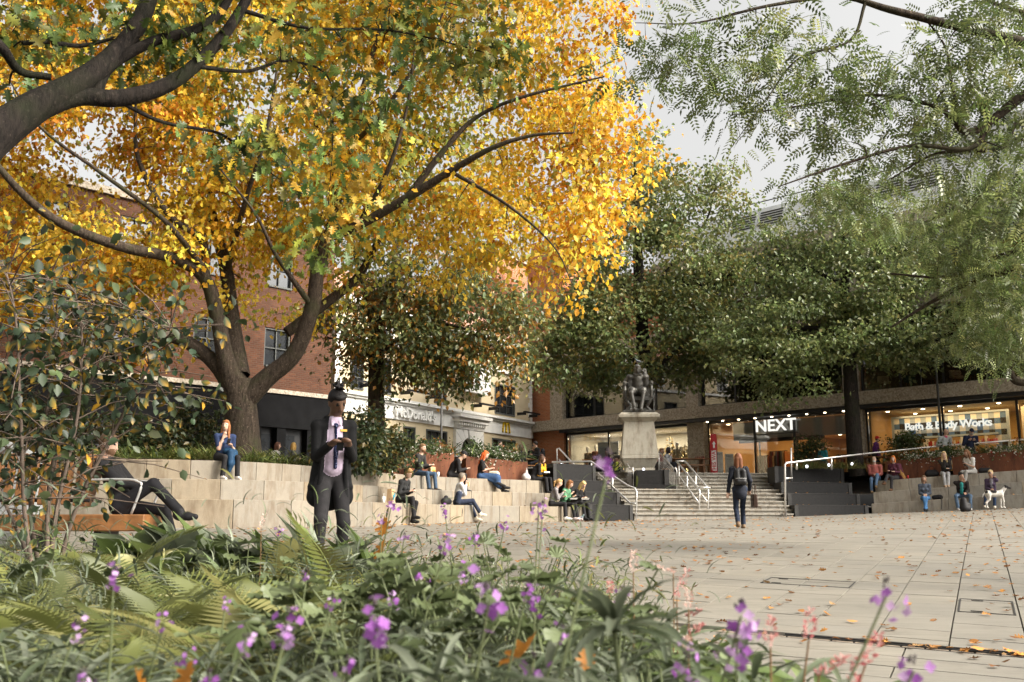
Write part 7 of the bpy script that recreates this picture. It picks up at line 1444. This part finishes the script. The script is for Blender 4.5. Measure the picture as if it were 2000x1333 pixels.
for px, h, w_, o, lb in ((1138, 2.2, .5, -1.5, 'tall gold-lit Christmas tree behind the mannequins'), (1149, 1.25, .38, -.5, 'small gold-lit Christmas tree at the window foot'), (1205, 1.9, .42, -.8, 'gold-lit Christmas tree left of the pedestal'), (1288, 2.35, .62, -.9, 'large gold-lit Christmas tree right of the pedestal'), (1321, 1.85, .5, -.7, 'gold-lit Christmas tree beside the concrete column'), (1333, .95, .28, -.45, 'little gold-lit Christmas tree under the column')):
    q = shop_pt(px, o); t = thing('christmas_tree', lb, 'Christmas tree', q); n = 420; u = np.random.default_rng(int(px)).random((n, 3)); zz = .2 + (h - .2) * (1 - np.sqrt(u[:, 0])); rad = w_ * (1 - (zz - .2) / (h - .2)) * (.5 + .5 * u[:, 1]); an = u[:, 2] * 6.283
    Pp = np.stack([q.x + rad * np.cos(an), q.y + rad * np.sin(an), q.z + zz], 1); d = np.stack([np.cos(an), np.sin(an), -.2 + 0 * an], 1)
    inst_mesh('foliage', DIV, DIF, Pp, frames(d, an), np.full(n, .16), np.array([(.42, .27, .07), (.5, .36, .12), (.12, .11, .04), (.6, .5, .3)])[np.random.default_rng(3).integers(0, 4, n)], M_xm, t)
    mb = MB()
    for k in range(0, n, 9): mb.lathe([(.001, -.012), (.014, 0), (.001, .012)], Pp[k] + np.array([0, 0, .02]), 5)
    mb.build('fairy_lights', M_bulb, t); mb = MB(); mb.tube([q, q + Vector((0, 0, h))], [.04, .01], 6); mb.build('trunk', M_barkD, t)
# poster
s0, _ = FN.hit(1153, 880); s1, _ = FN.hit(1193, 880); ps = thing('poster', 'tall shop-window poster of a man in a red checked shirt', 'poster', FN.p((s0 + s1) / 2, GZ, -.6))
FN.part(ps, 'panel', plain('poster_backdrop', (.40, .43, .45), .6, 0, .06), (s0, s1, GZ + .05, 4.0, -.66, -.62))
sc = (s0 + s1) / 2 - .08; mb = MB(); mb.add([FN.p(sc + x, z, -.612) for x, z in ((-.42, 2.0), (.42, 2.0), (.40, 3.05), (.14, 3.22), (-.14, 3.22), (-.38, 3.05))], [tuple(range(6))]); mb.build('shirt_print', plain('dark_check_base', (.16, .045, .045), .8), ps)
mb = MB()
for i in range(9):
    for j in range(13):
        if (i + j) % 2 == 0:
            a, z = sc - .38 + i * .085, 2.05 + j * .088
            if z < 3.0: mb.add([FN.p(a, z, -.608), FN.p(a + .06, z, -.608), FN.p(a + .06, z + .06, -.608), FN.p(a, z + .06, -.608)], [(0, 1, 2, 3)])
mb.build('check_print', plain('pale_check', (.6, .5, .46), .8), ps)
for nm, (cx, cz, rx, rz_), col in (('face_print', (0, 3.46, .13, .18), (.45, .28, .2)), ('neck_print', (0, 3.27, .07, .10), (.4, .25, .18)), ('hair_print', (0, 3.60, .145, .085), (.05, .03, .02))):
    mb = MB(); mb.add([FN.p(sc + cx + rx * math.cos(t), cz + rz_ * math.sin(t), -.607 if nm != 'hair_print' else -.604) for t in np.linspace(0, 6.283, 20, endpoint=False)], [tuple(range(20))]); mb.build(nm, plain(nm, col, .8, 0, .06), ps)
# cafe furniture behind the upper windows
for i in range(9):
    a = 19.9 + i * .95; o = -.9 - (i % 2) * .5; q = FN.p(a, ZB1, o); ch = thing('cafe_chair', 'pale cafe chair number %s along the upper window, counted from the concrete column' % ['one', 'two', 'three', 'four', 'five', 'six', 'seven', 'eight', 'nine'][i], 'chair', q, 'cafe chairs in the upper window')
    cc = [M_pale, plain('teal_seat', (.03, .12, .15), .7), plain('grey_seat', (.2, .19, .18), .8)][i % 3]
    body_mesh('shell', [('c', (-.18, 0, .45), (.18, 0, .45), .06, .06, 's'), ('c', (-.2, .2, .5), (-.2, .2, .72), .04, .04, 's'), ('c', (.2, .2, .5), (.2, .2, .72), .04, .04, 's'), ('c', (-.2, .22, .72), (.2, .22, .72), .05, .05, 's'), ('c', (-.18, .2, .6), (.18, .2, .6), .05, .05, 's'), ('c', (-.2, 0, .48), (-.2, .2, .5), .05, .05, 's'), ('c', (.2, 0, .48), (.2, .2, .5), .05, .05, 's')], {'s': cc}, .03, ch, .04)
    for e in (-1, 1):
        for f in (-.12, .2): mb = MB(); mb.tube([(e * .15, f, .42), (e * .2, f * 1.3, 0)], .016, 5); mb.build('leg', M_timber, ch, local=True)
# bags, cups and litter on the seating
def paper_bag(k, px, back, rz, h, label, mark):
    p, y = seatL(k, px, back); o = thing('paper_bag', label, 'paper bag', p, 'paper takeaway bags', R(y + rz)); mb = MB(); mb.hexa([(-.12, -.07, 0), (.12, -.07, 0), (.12, .07, 0), (-.12, .07, 0)], [(-.13, -.05, h), (.12, -.06, h * .96), (.12, .05, h), (-.12, .06, h * .97)]); mb.build('bag_body', M_paperbag, o, local=True)
    if mark == 'm':
        mb = MB()
        for e in (-1, 1): mb.tube([(e * .035 + .04 * math.cos(t), -.075 - .012, h * .25 + .13 * math.sin(t)) for t in np.linspace(0, math.pi, 9)], .011, 5)
        mb.build('printed_arches', plain('yellow_print', (.6, .38, .02), .7), o, local=True)
    else: mb = MB(); mb.box((-.02, -.072, h * .4), (.09, .008, .12)); mb.box((.06, -.070, h * .55), (.06, .008, .1)); mb.build('printed_block', plain('teal_print', (.03, .22, .30), .7), o, local=True)
paper_bag(2, 842, .16, 6, .30, 'crumpled brown paper bag with yellow arches beside the hooded man', 'm'); paper_bag(0, 764, .2, 10, .34, 'brown paper bag with blue print beside the woman in the black jumper', 'b')
def cup(k, px, back, label, straw=False):
    p, y = seatL(k, px, back); o = thing('paper_cup', label, 'cup', p, 'paper cups on the seating'); mb = MB(); mb.lathe([(.034, 0), (.045, .13)], p, 12); mb.build('cup_body', M_cup, o, smooth=True); mb = MB(); mb.lathe([(.047, .131), (.047, .145), (.03, .15)], p, 12); mb.build('lid', M_white, o, smooth=True)
    if straw: mb = MB(); mb.tube([p + Vector((0, 0, .14)), p + Vector((.012, 0, .23))], .005, 5); mb.build('straw', M_white, o)
cup(0, 749, .2, 'white paper cup with straw left of the brown paper bag', True); cup(2, 764, .2, 'white paper cup by the end of the rust planter'); cup(2, 856, .14, 'small white cup beside the yellow-arched bag')
def soft_bag(P, rz, label, col, prims, straps, nm='handbag', cat='bag'):
    o = thing(nm, label, cat, P, rz=R(rz)); body_mesh('bag_body', [(*q, 'b') for q in prims], {'b': cloth(col, .6)}, .018, o, .035)
    for s_ in straps: mb = MB(); mb.tube(spline(s_, 5), .009, 5); mb.build('strap', cloth(col, .6), o, local=True)
p, y = seatL(0, 872, .42); soft_bag(p, y, 'black rucksack beside the grey-haired drinker with its strap hanging down', BLK, [('c', (-.1, 0, .1), (.12, 0, .1), .1, .1), ('c', (0, 0, .14), (0, 0, .2), .09, .07)], [[(.1, -.1, .12), (.14, -.3, .06), (.15, -.43, -.1), (.14, -.43, -.32)]])
p, y = seatL(2, 1027, .3); soft_bag(p, y, 'crumpled patterned carrier bag beside the black-jacketed woman', (.42, .38, .36), [('c', (-.06, 0, .12), (.06, 0, .1), .11, .11), ('c', (0, 0, .2), (.02, 0, .34), .08, .03)], [[(.0, 0, .34), (.03, 0, .42), (.06, 0, .33)]], 'carrier_bag')
p, y = seatR(2, 1822, .3); soft_bag(p, y, 'black leather handbag left of the blonde woman', BLK, [('c', (-.14, 0, .12), (.14, 0, .12), .11, .11), ('c', (-.12, 0, .2), (.12, 0, .2), .07, .07)], [[(-.1, 0, .25), (-.06, 0, .38), (.06, 0, .38), (.1, 0, .25)]])
p, y = seatR(0, 1828, .3); soft_bag(p, y, 'black bag with dangling straps beside the woman in bright jeans', BLK, [('c', (-.08, 0, .08), (.12, 0, .09), .08, .09)], [[(.1, -.06, .1), (.17, -.28, .05), (.17, -.33, -.15), (.14, -.33, -.33)], [(-.05, -.05, .12), (.08, -.25, .16), (.2, -.2, .1)]])
q = ground_at(1884, 1000, 20, 33.6); soft_bag(q, 0, 'black rucksack on the paving between the feet of the padded-jacket person', BLK, [('c', (0, 0, .12), (0, .02, .36), .15, .10), ('c', (.1, -.03, .1), (.12, 0, .2), .1, .1)], [[(0, 0, .42), (.04, 0, .5), (.08, 0, .42)]], 'rucksack')
p, y = seatR(2, 1924, .4); soft_bag(p, y, 'dark bag behind the woman in the white T-shirt', BLK, [('c', (-.1, 0, .1), (.14, 0, .1), .1, .1)], [[(-.1, 0, .15), (0, 0, .3), (.1, 0, .15)]])
p, y = seatR(2, 1774, .22); tag(MB().lathe([(.033, 0), (.033, .115), (.027, .122)], p, 12).build('drink_can', plain('red_can', (.5, .03, .03), .3, .3), smooth=True), 'red drink can on the seating beside the ginger-haired woman', 'can')
# blue jacket over the auburn woman's knees
o = thing('jacket', 'teal-blue jacket draped over the knees of the auburn-haired woman', 'jacket', Jg['root'].location + Vector((0, 0, .01)), rz=Jg['root'].rotation_euler.z)
body_mesh('cloth', [('c', (-.02, -.22, .20), (.16, -.20, .18), .085, .075, 'j'), ('c', (.02, -.34, .16), (.0, -.40, -.08), .085, .075, 'j'), ('c', (.0, -.40, -.08), (-.02, -.39, -.22), .075, .045, 'j'), ('c', (.18, -.18, .16), (.26, -.10, .06), .07, .05, 'j'), ('c', (.12, -.34, .12), (.11, -.38, -.05), .06, .05, 'j')], {'j': cloth((.008, .036, .08), .7)}, .016, o, .03)
# white covered sacks at the far left behind the bench
for px, py, Y, lb in ((40, 890, 13.0, 'white plastic sack behind the slatted bench'), (10, 875, 13.4, 'larger white plastic sack at the left edge')):
    q = at(px, py, Y); z = float(G(q.x, Y)); o = thing('sack', lb, 'sack', (q.x, Y, z)); h = q.z - z; body_mesh('cover', [('c', (-.15, 0, .2), (.15, 0, .25), .3, .28, 's'), ('c', (-.1, 0, .4), (.05, 0, h), .26, .14, 's'), ('c', (.15, 0, .4), (.18, .05, h * .85), .2, .12, 's')], {'s': cloth((.30, .30, .29), .6)}, .035, o, .08)
# small uplights on the dark walls
M_led = glow('white_led', (.9, .92, 1), 3)
for i, (px, py, Y) in enumerate(((1096, 911, 35.4), (1129, 913, 35.6), (1257, 920, 36.4), (1576, 914, 37.0), (1619, 911, 37.3), (1664, 909, 37.5))):
    q = at(px, py, Y); mb = MB(); mb.lathe([(.03, 0), (.045, .03), (.045, .08), (.01, .1)], q, 8); tag(mb.build('marker_light', M_led), 'small white marker light %s on the dark granite wall' % ['first from the left', 'second from the left', 'under the pedestal', 'nearest the stairs on the right', 'in the middle on the right', 'farthest right'][i], 'light', 'marker lights')
# ---------------------------------------------------------------- planting in planters and on the bank
rr = np.random.default_rng(5)
DGR = [(.045, .075, .025), (.06, .09, .03), (.08, .11, .04)]; WHT = [(.6, .58, .5), (.09, .12, .04), (.08, .12, .04), (.06, .09, .03)]
def planter_plants(fn, t0, t1, off, zt, n, kinds, names, grp):
    for i in range(n):
        t = t0 + (t1 - t0) * (i + .5 + rr.uniform(-.3, .3)) / n; o = off + rr.uniform(.2, .7); b = Vector((*fn(o, t), zt(t) - .1)); k = kinds[i % len(kinds)]
        root = thing(names[k][0], names[k][1] + ', ' + grp.split()[0] + ' of the stairs', 'plant', b, grp + ', ' + names[k][0].replace('_', ' '))
        if k == 's': tuft(root, 'foliage', b + Vector((0, 0, .1)), 70, rr.uniform(.55, .85), DGR + [(.12, .14, .06)], GRASS, M_leafN, rr, .3, 1.5, .06)
        elif k == 't':
            m = 300; q = np.zeros((m, 3)); u = rr.random(m); front = np.array([*(fn(off - .12, t) - fn(o, t)), 0]); q[:] = np.array(b); q += front[None] * u[:, None] * 1.05; q += rr.normal(size=(m, 3)) * [.2, .2, .07]; q[:, 2] += .22 - np.clip(u - .75, 0, 1) * 2.4 * rr.random(m)
            d = rr.normal(size=(m, 3)); inst_mesh('foliage', DIV, DIF, q, frames(d, rr.normal(0, 1, m)), rr.uniform(.05, .10, m), np.array(WHT)[rr.integers(0, 4, m)] * 1.0, M_leafN, root)
        else:
            m = 220; q = np.array(b)[None] + rr.normal(size=(m, 3)) * [.22, .22, .14] + [0, 0, .28]; d = rr.normal(size=(m, 3)) + [0, 0, .4]
            cc = DGR if k == 'b' else [(.25, .09, .03), (.10, .12, .035), (.14, .13, .04), (.3, .14, .03)]
            inst_mesh('foliage', DIV, DIF, q, frames(d, rr.normal(0, 1, m)), rr.uniform(.08, .15, m), np.array(cc)[rr.integers(0, len(cc), m)], M_leafG, root)
NMS = {'s': ('spiky_plant', 'spiky arching strap-leaved plant in the rust planter'), 't': ('trailing_plant', 'trailing white-flowered plant over the planter edge'), 'b': ('dark_shrub', 'dense dark green shrub in the rust planter'), 'n': ('bronze_shrub', 'bronze and green heavenly bamboo in the rust planter')}
planter_plants(CL, tA, tC, 2.5, lambda t: 2.0, 17, 'sbtsbtnst', NMS, 'left planter planting')
planter_plants(CR, .03, .99, 2.45, lambda t: ZR(2, t) + .74, 24, 'ntstbtstt', NMS, 'right planter planting')
# plants on top of the right dark wall and in front of the entrance
for i in range(9):
    q = at(1560 + i * 15, 915, 37.2 + .25 * rr.random()); b = Vector((q.x, q.y, 1.85)); root = thing('grass_clump', 'low grassy clump on top of the dark wall by the entrance', 'plant', b, 'grass clumps on the dark wall'); tuft(root, 'foliage', b, 60, .45, [(.09, .12, .035), (.13, .14, .04), (.2, .17, .06)], GRASS, M_leafN, rr, .4, 1.5, .12)
for px, py, Y, s_, lb in ((1590, 868, 40.2, .55, 'dark rounded shrub before the shop entrance'), (1571, 885, 40.4, .4, 'smaller shrub left of the rounded one at the entrance'), (1755, 868, 39.6, .5, 'dark shrub beside the red-capped person'), (1783, 860, 39.4, .45, 'dark shrub left of the lamp post')):
    q = at(px, py, Y); b = Vector((q.x, Y, floorz(q.x, Y))); cl = np.array(q)[None] + rr.normal(size=(26, 3)) * [s_ * .4, s_ * .4, s_ * .35]; leafy('rounded_shrub', lb, 'shrub', b, cl, 26, (.12, .12, .10), .10, DGR, (DIV, DIF), M_leafG, int(px), group='rounded shrubs by the shops')
# bank under the big tree
for i, (px, py, Y, s_, lb) in enumerate(((372, 838, 25.5, .75, 'large dark evergreen shrub left of the big tree trunk'), (722, 850, 25.0, .75, 'tall dark evergreen shrub behind the standing man'), (700, 890, 24.4, .5, 'dense dark shrub low behind the standing man'), (760, 880, 26.2, .55, 'dark shrub at the end of the rust planter'), (330, 870, 24.6, .5, 'dark shrub partly behind the left shrub'), (250, 860, 24.8, .6, 'dark shrub behind the lounging man'), (150, 850, 25.2, .7, 'dark bush at the far left behind the bench'), (660, 885, 24.6, .5, 'dark shrub right of the grasses'), (40, 830, 25.5, .9, 'dark bush at the left edge behind the sacks'))):
    q = at(px, py, Y); b = Vector((q.x, Y, 1.3)); cl = np.array(q)[None] + rr.normal(size=(44, 3)) * [s_ * .42, s_ * .4, s_ * .45]; cl[:, 2] = np.maximum(cl[:, 2], 1.35); leafy('evergreen_shrub', lb, 'shrub', b, cl, 30, (.15, .15, .12), .13, [(.035, .055, .022), (.05, .07, .028), (.07, .085, .03), (.12, .09, .025)], (DIV, DIF), M_leafG, 300 + i, group='evergreen shrubs on the bank')
ts = np.linspace(.02, tA - .01, 60)
for i, t in enumerate(ts):
    q = CL(2.62 + rr.uniform(0, .8), t); b = Vector((q[0], q[1], 1.30)); root = thing('grass_clump', 'arching green grass clump along the top of the curved seating', 'plant', b, 'grass clumps along the curved seating'); tuft(root, 'foliage', b, 46, rr.uniform(.3, .6), [(.075, .11, .03), (.11, .14, .035), (.16, .16, .045)], GRASS if i % 3 else STRAP, M_leafN, rr, .35, 1.5, .14)
# ---------------------------------------------------------------- fallen leaves
M_fl = mk_leaf('dry_leaf', .2, .7, .2); FC = np.array([(.34, .15, .045), (.42, .20, .06), (.24, .10, .035), (.30, .18, .08), (.14, .07, .03), (.48, .22, .05)])
def curl(V, k): return [(x, y, .22 * abs(x) + k * (y - .5) ** 2 + .03 * math.sin(9 * x + 7 * y)) for x, y, z in V]
CUR = [(curl(OAKV, .35), OAKF), (curl(OAKV, -.25), OAKF), (curl(OVV, .4), OVF)]
Lp = []
while len(Lp) < 2100:
    Y = 4.5 + 31 * rr.random() ** .8; x = rr.uniform(-.5, .56) * Y
    if in_poly(PLAZA, x, Y) and not in_poly(BED, x, Y):
        if rr.random() < .35 + .65 * (vnoise(np.array([[x, Y, 0]]), 1.1, 9)[0] > .5): Lp.append((x, Y))
for i in range(70):                                               # leaves gathered along the drain line
    q = DU * rr.uniform(-1, 2.2) + DV * (7.66 + rr.normal(0, .05)); Lp.append(tuple(q))
for t in np.linspace(.3, 1, 90): q = CL(-.25 + rr.uniform(-.3, .15), t); Lp.append(tuple(q))
Lp = np.array(Lp); Lp = Lp[np.argsort(Lp[:, 1])]; n1 = 150
def leaf_xf(p):
    n = len(p); az = rr.uniform(0, 6.283, n); d = np.stack([np.cos(az), np.sin(az), rr.normal(0, .12, n) + .05], 1); return frames(d, rr.normal(0, .3, n)), rr.uniform(.055, .105, n), FC[rr.integers(0, len(FC), n)] * np.exp(rr.normal(0, .2, (n, 1)))
for i in range(n1):
    p = Lp[i]; Rm, S, c = leaf_xf(p[None]); V, F = CUR[i % 3]; z = float(G(*p)) + .014
    o = inst_mesh('fallen_leaf', V, F, [(0, 0, 0)], Rm, S, c, M_fl); o.location = (p[0], p[1], z); tag(o, 'curled brown fallen leaf lying on the near paving', 'leaf', 'fallen leaves on the near paving')
p = Lp[n1:]; Rm, S, c = leaf_xf(p); P3 = np.stack([p[:, 0], p[:, 1], G(p[:, 0], p[:, 1]) + .014], 1)
tag(inst_mesh('fallen_leaves', CUR[0][0], CUR[0][1], P3, Rm, S, c, M_fl), 'scatter of small brown leaves over the far paving', kind='stuff')
# leaves lying on steps, walls and seating
q = []
for k in range(3): q += [(*CL(.85 * k + rr.uniform(.1, .8), t), ZL[k] + .012) for t in rr.random(16)] + [(*CR(.85 * k + rr.uniform(.1, .8), t), ZR(k, t) + .012) for t in rr.random(10)]
for yy, zz in steps: q += [(*(SL0.lerp(SR0, u) + SLD * (yy + .15)).xy, zz + .012) for u in rr.random(6)]
for k, z in enumerate((.46, .88, 1.30, 1.90)): q += [(9.9 + 2.6 * u, 34.84 + .34 * u + .8 * k + rr.uniform(0, .2), z + .035) for u in rr.random(9)]
q = np.array(q); Rm, S, c = leaf_xf(q); tag(inst_mesh('step_leaves', CUR[1][0], CUR[1][1], q, Rm, S, c, M_fl), 'small fallen leaves lying on the steps and ledges', kind='stuff')
# big orange leaves caught in the plants
for px, py, Y, s_, lb in ((975, 1265, 1.75, .085, 'large orange oak leaf caught among the wallflowers'), (735, 1075, 3.6, .085, 'orange leaf caught on the middle of the bed'), (290, 1335, 1.35, .05, 'pointed orange leaf at the bottom edge'), (345, 1330, 1.4, .052, 'second orange leaf at the bottom edge'), (748, 1030, 4.2, .09, 'orange leaf hanging below a purple flower'), (1140, 1290, 1.7, .04, 'small orange leaf near the strap leaves')):
    Rm = frames(np.array([[rr.normal(0, .5), .35, .65]]), np.array([rr.normal(0, .5)])); o = inst_mesh('caught_leaf', CUR[0][0], CUR[0][1], [(0, 0, 0)], Rm, np.array([s_ * 1.1]), np.array([(.44, .175, .025)]), M_leafY); o.location = at(px, py + s_ * .5 * FPX / Y, Y); tag(o, lb, 'leaf', 'orange leaves caught in the bed')

# ---------------------------------------------------------------- tell look-alikes apart by their order across the picture
ORD = ['leftmost', 'second', 'third', 'fourth', 'fifth', 'sixth', 'seventh', 'eighth', 'ninth', 'tenth', 'eleventh', 'twelfth', 'thirteenth', 'fourteenth', 'fifteenth', 'sixteenth', 'seventeenth', 'eighteenth', 'nineteenth', 'twentieth', 'twenty-first', 'twenty-second', 'twenty-third', 'twenty-fourth', 'twenty-fifth', 'twenty-sixth', 'twenty-seventh', 'twenty-eighth', 'twenty-ninth', 'thirtieth']
_by = {}
for o in SC.objects:
    if o.parent is None and 'label' in o: _by.setdefault(o['label'], []).append(o)
for lb, os_ in _by.items():
    if 1 < len(os_) <= 40 and len(lb.split()) <= 13:
        os_.sort(key=lambda o: o.location.x / max(.5, o.location.y))
        for i, o in enumerate(os_):
            w_ = ORD[i] if i == 0 else (ORD[i] + ' from left' if i < len(ORD) else ('rightmost' if i == len(os_) - 1 else ORD[len(os_) - 1 - i] + ' from right'))
            o['label'] = (lb + ', ' + w_)
